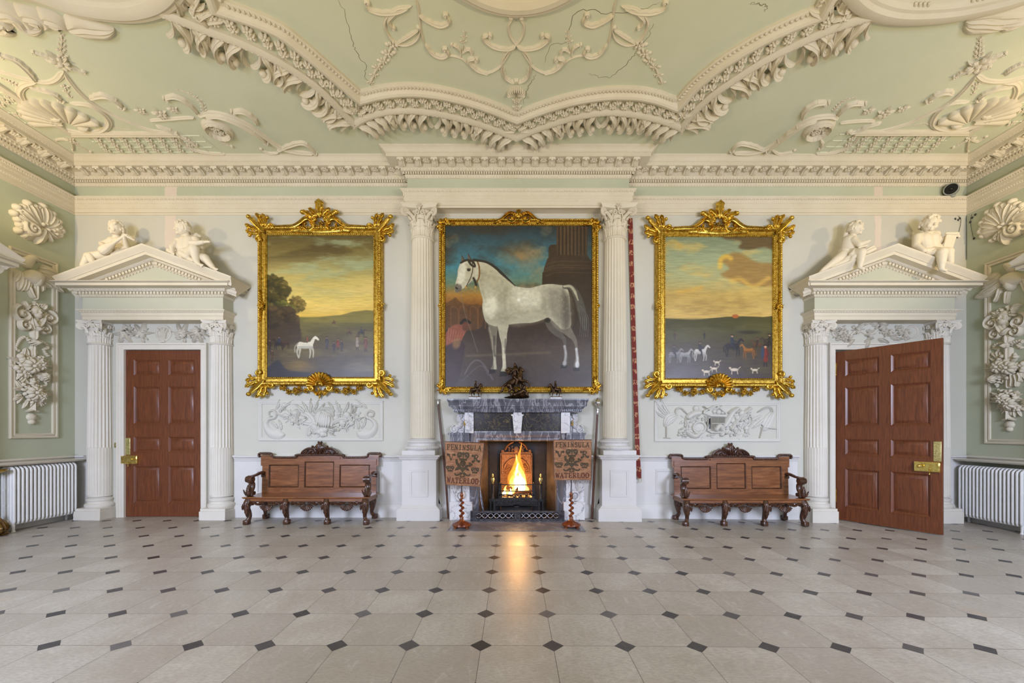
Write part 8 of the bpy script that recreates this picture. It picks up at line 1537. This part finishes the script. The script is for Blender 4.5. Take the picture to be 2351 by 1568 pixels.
wall_drop(M_RIGHT, (-7.15, -6.42, 1.32, 4.41), 'cream panel moulding on the wall beside the open door, framing the bearded mask', 'large stucco shell high on the wall beside the scroll holding cherub', 'stucco drop with an eagle, bearded male mask and clusters of fruit', (XR - 0.02, 6.8, 1.4), rA, rB,
          ((470, 450), [(185, 480), (205, 375), (275, 250), (390, 165), (560, 120), (690, 165), (800, 260), (850, 400)], (620, 445), (495, 640)),
          ([([(600, 960), (560, 1050), (520, 1150)], (0.12, 0.20, 0.10), 0.12)], (545, 1110), ([(505, 1190), (495, 1270), (490, 1350)], [(420, 1150), (390, 1260), (350, 1330)]),
           [(((400, 970), (240, 1080)), 0.08), (((420, 1010), (200, 1130)), 0.08), (((430, 1040), (190, 1170)), 0.085), (((430, 1080), (150, 1240)), 0.085), (((420, 1110), (100, 1280)), 0.085), (((410, 1140), (170, 1260)), 0.08), (((400, 1150), (250, 1200)), 0.07), (((700, 980), (790, 1200)), 0.08), (((740, 990), (850, 1180)), 0.08), (((680, 1020), (740, 1220)), 0.08)],
           [([(590, 960), (530, 900), (460, 870)], (0.09, 0.08, 0.04))], None),
          [('mask', (470, 42), 0.15, True), ('vol', (335, 115), 0.14, 1.6, 1.5), ('vol', (640, 95), 0.14, 1.5, -1.5), ('vol', (385, 250), 0.10, 1.2, 1.5), ('vol', (610, 215), 0.10, 1.9, -1.5), ('str', [(400, 140), (470, 230), (550, 170)], (0.04, 0.06, 0.04), 0.09), ('str', [(320, -20), (360, 0), (400, 20)], (0.01, 0.06, 0.05), 0.06), ('str', [(680, -110), (600, -80), (560, -20)], (0.01, 0.06, 0.05), 0.06),
           ('str', [(500, 250), (510, 310), (505, 370)], (0.07, 0.07, 0.03), 0.07), ('bunch', (505, 385), 0.07, 6), ('bead', [(460, 360), (400, 355), (340, 380), (335, 420), (390, 430), (360, 480), (320, 480)], 13), ('bead', [(550, 350), (640, 325), (680, 340), (620, 380), (660, 410)], 10), ('str', [(510, 400), (510, 480), (510, 570)], (0.06, 0.06, 0.05), 0.06), ('bunch', (440, 640), 0.24, 27), ('bunch', (560, 650), 0.24, 37), ('str', [(560, 720), (570, 800), (560, 880)], (0.04, 0.03, 0.01), 0.06), ('str', [(600, 720), (625, 800), (620, 880)], (0.04, 0.03, 0.01), 0.06), ('str', [(640, 700), (670, 760), (660, 820)], (0.04, 0.03, 0.01), 0.06), ('bunch', (360, 790), 0.13, 28), ('str', [(510, 780), (510, 900)], 0.045, 0.05), ('bunch', (480, 1020), 0.20, 29), ('bunch', (570, 1080), 0.20, 39), ('bell', (515, 1270), 0.085), ('ball', (517, 1332), 0.075), ('ball', (517, 1388), 0.05)])

# ================================================================ cherubs on the pediments
kP = 5.8775
def cherub(label, ox, Y0, head, parts, props, loc, drape=None):
    t = thing('cherub_statue', label, 'statue', loc, 'plaster cherubs on the door pediments'); sc = 7.08 / F / kP
    def P(x, y, dy): X, Z = bw(ox + x / kP, 480 + y / kP, Y0 + dy); return (X, Y0 + dy, Z)
    q = MB()
    for a, b, r1, r2 in parts: q.caps(P(*a), P(*b), r1 * sc, r2 * sc, 18)
    (hx, hy, hd), r, yaw, roll, pitch = head; r *= sc; M = T(*P(hx, hy, hd)) @ RZ(yaw) @ RY(roll) @ RX(pitch); q.M = M
    q.ell((0, 0, 0.10 * r), (0.86 * r, 0.98 * r, 0.98 * r), None, 14, 10); q.ell((0, -0.18 * r, -0.38 * r), (0.70 * r, 0.72 * r, 0.62 * r), None, 12, 8)
    for sd in (-1, 1):
        q.ell((sd * 0.36 * r, -0.66 * r, -0.36 * r), (0.30 * r, 0.24 * r, 0.28 * r)); q.ell((sd * 0.33 * r, -0.80 * r, 0.02 * r), (0.15 * r, 0.09 * r, 0.085 * r)); q.caps((sd * 0.12 * r, -0.90 * r, 0.20 * r), (sd * 0.50 * r, -0.76 * r, 0.17 * r), 0.085 * r, 0.07 * r); q.ell((sd * 0.86 * r, 0.06 * r, -0.12 * r), (0.10 * r, 0.16 * r, 0.22 * r))
    q.caps((0, -0.92 * r, 0.02 * r), (0, -1.04 * r, -0.24 * r), 0.09 * r, 0.13 * r); q.caps((-0.17 * r, -0.86 * r, -0.50 * r), (0.17 * r, -0.86 * r, -0.50 * r), 0.07 * r, 0.07 * r); q.caps((-0.13 * r, -0.84 * r, -0.61 * r), (0.13 * r, -0.84 * r, -0.61 * r), 0.07 * r, 0.07 * r); q.ell((0, -0.74 * r, -0.80 * r), (0.22 * r, 0.20 * r, 0.17 * r))
    q.M = np.eye(4); figure('body', q, STATUE, t, 0.0062, 5)
    q = MB(M); g = random.Random(int(hx))
    for i in range(34):
        a = g.uniform(0, 2 * PI); e = g.uniform(0.05, 1.25); x, y, z = math.sin(e) * math.cos(a), math.sin(e) * math.sin(a), math.cos(e)
        if y < -0.55 and z < 0.6: continue
        q.caps((0.88 * r * x, 0.98 * r * y, 0.12 * r + 0.98 * r * z), (0.98 * r * x + 0.1 * r * g.uniform(-1, 1), 1.06 * r * y, 0.02 * r + 0.88 * r * z), 0.19 * r, 0.14 * r, 7)
    for i in range(16):
        a = PI * (0.12 + 0.76 * i / 15); q.caps((0.88 * r * math.cos(a), 0.9 * r * math.sin(a), 0.1 * r), (0.90 * r * math.cos(a), 0.95 * r * math.sin(a), -0.40 * r), 0.20 * r, 0.17 * r, 7)
    figure('hair', q, STATUE, t, 0.0075, 1)
    for nm, ps, vx in props:
        q = MB()
        for a, b, r1, r2 in ps: q.caps(P(*a), P(*b), r1 * sc, r2 * sc, 12)
        figure(nm, q, STATUE, t, vx, 1)
    return t, P, sc
def hand(x, y, d, dx, dy, s_=1.0, dd=-0.02):               # palm, four unequal fingers and a thumb, as limb pieces
    n = math.hypot(dx, dy); dx, dy = dx / n, dy / n; nx, ny = -dy, dx; o = [((x, y, d), (x + 18 * s_ * dx, y + 18 * s_ * dy, d), 17 * s_, 18 * s_)]
    for k, ln in zip((-1.5, -0.5, 0.5, 1.5), (22, 27, 25, 19)): bx, by = x + 26 * s_ * dx + k * 9 * s_ * nx, y + 26 * s_ * dy + k * 9 * s_ * ny; mx_, my_ = bx + 0.6 * ln * s_ * dx, by + 0.6 * ln * s_ * dy; o += [((bx, by, d), (mx_, my_, d + dd * 0.6), 6.5 * s_, 6 * s_), ((mx_, my_, d + dd * 0.6), (mx_ + 0.5 * ln * s_ * dx, my_ + 0.5 * ln * s_ * dy, d + dd * 1.6), 6 * s_, 5 * s_)]
    o += [((x + 6 * s_ * dx - 16 * s_ * nx, y + 6 * s_ * dy - 16 * s_ * ny, d), (x + 26 * s_ * dx - 26 * s_ * nx, y + 26 * s_ * dy - 26 * s_ * ny, d + dd), 7 * s_, 5.5 * s_)]
    return o
def foot(x, y, d, dx, dy, s_=1.0):
    n = math.hypot(dx, dy); dx, dy = dx / n, dy / n; nx, ny = -dy, dx; o = [((x, y, d), (x + 55 * s_ * dx, y + 55 * s_ * dy, d - 0.03), 24 * s_, 19 * s_)]
    for k in range(5): o.append(((x + 58 * s_ * dx + (k - 2) * 8 * nx * s_, y + 58 * s_ * dy + (k - 2) * 8 * ny * s_, d - 0.03), (x + (76 - 3 * k) * s_ * dx + (k - 2) * 9 * nx * s_, y + (76 - 3 * k) * s_ * dy + (k - 2) * 9 * ny * s_, d - 0.035), 8 * s_, 7 * s_))
    return o
lute = [((690, 285, 0), (690, 390, 0.02), 40, 44), ((600, 438, 0.02), (790, 428, 0.03), 46, 48), ((650, 450, 0.03), (670, 540, 0.04), 78, 88), ((740, 450, 0.04), (720, 540, 0.05), 74, 84), ((640, 590, 0.05), (730, 590, 0.06), 84, 80),
        ((592, 440, 0.0), (488, 472, -0.06), 40, 33), ((488, 472, -0.06), (540, 505, -0.15), 32, 26), ((800, 432, 0.02), (828, 510, -0.04), 42, 34), ((828, 510, -0.04), (792, 385, -0.14), 32, 24),
        ((600, 615, 0.02), (310, 640, -0.10), 70, 52), ((310, 640, -0.10), (240, 760, -0.10), 50, 36), ((660, 630, 0.05), (440, 640, 0.0), 66, 52), ((440, 640, 0.0), (360, 710, 0.02), 48, 36), ((700, 640, 0.06), (860, 520, 0.08), 60, 50)] + hand(535, 505, -0.15, 0.4, 0.8) + hand(795, 378, -0.14, -0.3, -0.9) + foot(238, 770, -0.10, -0.5, 0.8)
c_, P_, sc_ = cherub('plaster cherub playing a lute, reclining on the pediment over the closed door', 150, 7.10, ((690, 262, -0.02), 88, -0.25, 0.12, 0.15), lute,
       [('lute', [((520, 560, -0.16), (560, 530, -0.16), 62, 60), ((560, 530, -0.16), (640, 470, -0.16), 60, 32), ((640, 470, -0.17), (810, 350, -0.15), 20, 17), ((810, 350, -0.15), (925, 415, -0.10), 20, 17)] + [((830 + 18 * k, 355 + 11 * k, -0.17), (840 + 18 * k, 340 + 11 * k, -0.16), 6, 6) for k in range(5)], 0.006), ('drapery', [((520, 600, -0.06), (700, 560, -0.02), 34, 40), ((640, 610, -0.08), (840, 560, 0.02), 30, 34), ((430, 620, -0.06), (560, 590, -0.05), 44, 36), ((700, 640, 0.0), (860, 600, 0.05), 30, 28), ((330, 640, -0.12), (360, 700, -0.12), 50, 42)], 0.008)], (-6.55, 7.1, 4.3))
fid = [((1605, 290, 0), (1650, 385, 0.02), 38, 44), ((1520, 430, 0.0), (1765, 415, 0.03), 46, 50), ((1620, 440, 0.03), (1600, 530, 0.03), 80, 84), ((1690, 440, 0.03), (1680, 530, 0.04), 80, 84), ((1600, 590, 0.04), (1700, 590, 0.05), 86, 86),
       ((1520, 440, 0.0), (1440, 515, -0.08), 44, 36), ((1440, 515, -0.08), (1445, 590, -0.12), 34, 26), ((1775, 430, 0.02), (1825, 515, -0.06), 46, 36), ((1825, 515, -0.06), (1720, 470, -0.16), 34, 26),
       ((1640, 610, 0.0), (1740, 545, -0.16), 78, 66), ((1740, 545, -0.16), (1765, 690, -0.17), 62, 40), ((1765, 690, -0.17), (1790, 735, -0.17), 38, 30), ((1700, 640, 0.02), (1885, 665, -0.08), 72, 58), ((1885, 665, -0.08), (1985, 780, -0.10), 54, 34)] + hand(1715, 468, -0.16, -0.9, -0.25) + hand(1446, 590, -0.12, 0.1, 1) + foot(1785, 735, -0.17, 0.7, 0.35) + foot(1985, 785, -0.10, 0.8, 0.5)
cherub('plaster cherub with a small fiddle and bow, leaning on the pediment over the closed door', 150, 7.10, ((1588, 262, -0.02), 92, -0.95, 0.0, 0.1), fid,
       [('fiddle', [((1690, 455, -0.19), (1790, 458, -0.19), 30, 34), ((1790, 458, -0.19), (1850, 450, -0.19), 30, 26), ((1850, 448, -0.19), (1945, 440, -0.19), 16, 15)] + [((1840 + 26 * k, 428, -0.19), (1842 + 26 * k, 418, -0.19), 6, 6) for k in range(4)], 0.006), ('wing', [((1740, 400, 0.08), (1770, 350, 0.10), 34, 30), ((1770, 350, 0.10), (1815, 370, 0.12), 30, 22), ((1770, 390, 0.10), (1820, 410, 0.12), 30, 16), ((1750, 410, 0.10), (1800, 440, 0.12), 26, 14)], 0.007), ('drapery', [((1570, 600, -0.10), (1640, 640, -0.12), 48, 44), ((1600, 560, -0.1), (1570, 650, -0.10), 36, 34), ((1400, 560, -0.02), (1480, 620, -0.04), 36, 34), ((1480, 600, -0.04), (1560, 650, -0.06), 34, 40), ((1640, 660, -0.10), (1720, 700, -0.12), 34, 30)], 0.008)], (-5.75, 7.1, 4.3))
veil = [((590, 290, 0), (570, 385, 0.02), 38, 42), ((510, 420, 0.04), (580, 415, -0.02), 52, 54), ((520, 440, 0.03), (500, 540, 0.04), 86, 84), ((560, 450, 0.0), (550, 530, 0.02), 80, 80), ((470, 590, 0.04), (540, 600, 0.02), 86, 80),
        ((585, 420, -0.06), (660, 480, -0.14), 44, 36), ((660, 480, -0.14), (765, 445, -0.16), 34, 27), ((500, 420, 0.08), (610, 500, 0.02), 40, 32), ((610, 500, 0.02), (740, 500, -0.04), 30, 24),
        ((440, 630, 0.0), (350, 690, -0.06), 70, 54), ((350, 690, -0.06), (175, 825, -0.08), 50, 30), ((540, 610, -0.02), (690, 590, -0.20), 72, 60), ((690, 590, -0.20), (680, 700, -0.22), 56, 42), ((680, 700, -0.22), (670, 775, -0.22), 40, 28)] + hand(765, 442, -0.16, 0.9, -0.3) + foot(665, 785, -0.22, 0.9, 0.45) + foot(165, 830, -0.08, -0.6, 0.6)
cherub('plaster cherub in a head veil writing over books, on the pediment over the open door', 1860, 7.10, ((612, 262, -0.02), 86, 0.9, 0.0, 0.18), veil,
       [('veil', [((600, 185, 0.02), (520, 230, 0.05), 34, 40), ((520, 230, 0.05), (490, 310, 0.08), 38, 34), ((490, 310, 0.08), (460, 400, 0.10), 32, 28), ((460, 400, 0.1), (430, 520, 0.12), 26, 20)], 0.007), ('books', [((740, 570, -0.10), (845, 510, -0.10), 24, 24), ((760, 590, -0.12), (865, 540, -0.12), 26, 26), ((660, 520, -0.16), (770, 490, -0.16), 14, 12)], 0.006), ('drapery', [((560, 610, -0.14), (600, 560, -0.12), 34, 30), ((460, 690, -0.08), (580, 620, -0.12), 30, 36), ((300, 790, -0.08), (520, 680, -0.10), 24, 34), ((590, 640, -0.16), (560, 690, -0.14), 34, 30)], 0.008)], (5.75, 7.1, 4.3))
tab = [((1610, 250, 0), (1600, 345, 0.02), 42, 46), ((1450, 380, 0.02), (1690, 345, 0.02), 54, 56), ((1530, 410, 0.02), (1550, 500, 0.03), 90, 92), ((1640, 400, 0.02), (1640, 500, 0.03), 84, 86), ((1560, 550, 0.03), (1680, 550, 0.04), 88, 88),
       ((1445, 385, 0.0), (1425, 490, -0.04), 56, 44), ((1425, 490, -0.04), (1530, 560, -0.14), 42, 32), ((1700, 350, 0.04), (1750, 450, 0.04), 48, 38), ((1750, 450, 0.04), (1810, 400, 0.0), 36, 28),
       ((1640, 590, -0.02), (1780, 590, -0.24), 80, 66), ((1780, 590, -0.24), (1775, 720, -0.25), 62, 46), ((1775, 720, -0.25), (1770, 800, -0.25), 42, 32), ((1720, 580, 0.02), (1875, 575, -0.10), 70, 56), ((1875, 575, -0.10), (1890, 720, -0.10), 52, 40)] + hand(1535, 562, -0.15, 0.9, 0.3) + hand(1815, 395, 0.0, 0.8, -0.5) + foot(1775, 815, -0.25, 1, 0.25)
cherub('plaster cherub holding up an unrolled scroll, on the pediment over the open door', 1860, 7.10, ((1612, 205, -0.02), 104, -0.15, 0.22, 0.22), tab,
       [('scroll', [((1850 + 16 * k * 1.5, 335 - 0 * k, -0.06), (1800 + 16 * k * 1.3, 545, -0.06), 14, 14) for k in range(6)] + [((1840, 328, -0.08), (1990, 330, -0.08), 16, 20), ((1980, 340, -0.07), (2010, 375, -0.07), 20, 16)], 0.006), ('drapery', [((1560, 570, -0.12), (1700, 545, -0.14), 40, 30), ((1600, 600, -0.12), (1690, 580, -0.18), 34, 34), ((1700, 560, -0.16), (1790, 560, -0.24), 40, 40)], 0.008)], (6.9, 7.1, 4.3))

# ================================================================ bronzes on the mantel
def bronze(name, label, Y0, parts, base, loc, vx=0.0035):
    t = thing(name, label, 'bronze statue', loc); sc = Y0 / F / 9.042
    def P(x, y, d=0.0): X, Z = bw(1050 + x / 9.042, 820 + y / 9.042, Y0 + d); return (X, Y0 + d, Z)
    for nm, ps in parts:
        q = MB()
        for a, b, r1, r2 in ps: q.caps(P(*a), P(*b), r1 * sc, r2 * sc, 10)
        figure(nm, q, BRONZE, t, vx, 1)
    q = MB(); base(q, P, sc); q.build('base', BRONZE, t); return t
big_h = [((1090, 560), (1180, 500), 82, 78), ((1180, 500), (1290, 440), 78, 80), ((1290, 430), (1300, 330), 72, 54), ((1300, 330), (1310, 255), 52, 42), ((1305, 240), (1375, 290), 38, 20), ((1300, 215), (1298, 195), 10, 5), ((1318, 222), (1322, 205), 10, 5), ((1320, 480, -.03), (1440, 505, -.05), 40, 24), ((1440, 505, -.05), (1505, 570, -.05), 22, 15), ((1505, 570, -.05), (1480, 640, -.05), 15, 14), ((1310, 490, .03), (1400, 580, .04), 38, 22), ((1400, 580, .04), (1410, 680, .04), 20, 14),
         ((1080, 590, -.04), (1120, 660, -.05), 66, 36), ((1120, 660, -.05), (1060, 720, -.05), 30, 18), ((1060, 720, -.05), (1130, 800, -.05), 17, 14), ((1110, 590, .04), (1170, 680, .05), 60, 32), ((1170, 680, .05), (1150, 790, .05), 24, 14), ((1010, 560), (950, 610), 26, 24), ((950, 610), (930, 700), 24, 26), ((930, 700), (860, 745), 24, 12)]
big_r = [((1180, 400), (1195, 270), 54, 50), ((1190, 270), (1210, 220), 56, 50), ((1200, 200), (1200, 165), 24, 30), ((1195, 150), (1190, 128), 26, 12), ((1160, 270, -.03), (1110, 330, -.04), 24, 20), ((1230, 240, -.04), (1270, 320, -.06), 26, 18), ((1180, 410, -.06), (1250, 470, -.09), 40, 30), ((1250, 470, -.09), (1220, 560, -.09), 28, 20), ((1220, 560, -.09), (1250, 570, -.09), 18, 12), ((1160, 270, .04), (1060, 250, .05), 36, 40), ((1060, 250, .05), (1000, 270, .04), 36, 16), ((1080, 280, .03), (1010, 320, .02), 32, 18), ((1100, 310, .03), (1060, 340, .02), 36, 26)]
big_f = [((1190, 780), (1290, 740), 44, 50), ((1290, 740), (1370, 690), 50, 44), ((1370, 690), (1440, 740), 40, 36), ((1440, 740), (1440, 790), 34, 30), ((1380, 640), (1400, 600), 28, 24), ((1260, 700), (1220, 660), 24, 18), ((1320, 640), (1300, 560), 26, 24), ((1170, 790), (1260, 800), 30, 30), ((1340, 790), (1450, 790), 34, 34)]
bronze('bronze_group', 'large dark bronze of a rider on a rearing horse, centre of the mantel', 7.24, [('horse', big_h), ('rider', big_r), ('fallen_figure', big_f)], lambda q, P, sc: [q.ell(P(1230, 838), (270 * sc, 0.10, 26 * sc), None, 16, 7), q.ell(P(1330, 815), (170 * sc, 0.09, 34 * sc), None, 14, 7), q.ell(P(1150, 825), (120 * sc, 0.08, 28 * sc), None, 14, 7)], (0.08, 7.24, 2.09), 0.005)
def pony(mirror):
    m = (lambda x: x) if not mirror else (lambda x: 2415 - x)
    hs = [((310, 680), (440, 665), 42, 44), ((440, 660), (470, 600), 40, 30), ((470, 600), (488, 575), 28, 24), ((485, 572), (525, 620), 24, 13), ((480, 555), (478, 545), 8, 4), ((430, 700, -.02), (440, 770, -.02), 22, 12), ((440, 770, -.02), (450, 815, -.02), 10, 9), ((450, 690, .02), (500, 740, .02), 22, 12), ((500, 740, .02), (485, 790, .02), 10, 9), ((310, 700, -.02), (290, 760, -.02), 28, 13), ((290, 760, -.02), (305, 815, -.02), 11, 9), ((330, 700, .02), (350, 770, .02), 26, 13), ((350, 770, .02), (355, 790, .02), 10, 9), ((290, 650), (262, 690), 16, 14), ((262, 690), (255, 765), 14, 8)]
    rd = [((375, 640), (378, 570), 30, 28), ((385, 525), (386, 515), 19, 19), ((380, 505), (388, 500), 22, 12), ((372, 575, -.02), (410, 620, -.03), 13, 11), ((375, 640, -.03), (415, 680, -.045), 20, 15), ((415, 680, -.045), (400, 740, -.045), 13, 10)]
    mm = lambda ps: [((m(a[0]),) + tuple(a[1:]), (m(b[0]),) + tuple(b[1:]), r1, r2) for a, b, r1, r2 in ps]; return mm(hs), mm(rd), m
for mir, lab in ((False, 'small bronze horse and rider on the mantel end nearest the silver capped staff'), (True, 'small bronze horse and rider on the mantel end nearest the orb topped staff')):
    hs, rd, m = pony(mir)
    t = bronze('bronze_rider', lab, 7.22, [('horse', hs), ('rider', rd)], lambda q, P, sc, m=m: q.box(min(P(m(245), 825)[0], P(m(492), 825)[0]), max(P(m(245), 825)[0], P(m(492), 825)[0]), 7.17, 7.27, P(0, 833)[2], P(0, 818)[2]), (P_(0, 0, 0)[0] * 0 + (-0.65 if not mir else 0.77), 7.22, 2.09), 0.003)
    a, b = bw(1050 + m(250) / 9.042, 0, 7.22)[0], bw(1050 + m(488) / 9.042, 0, 7.22)[0]; q = MB(); q.box(min(a, b), max(a, b), 7.175, 7.265, 2.088, bw(0, 820 + 833 / 9.042, 7.22)[1]); o = q.build('plinth', WHITEM, t); o['label'] = 'white marble plinth'
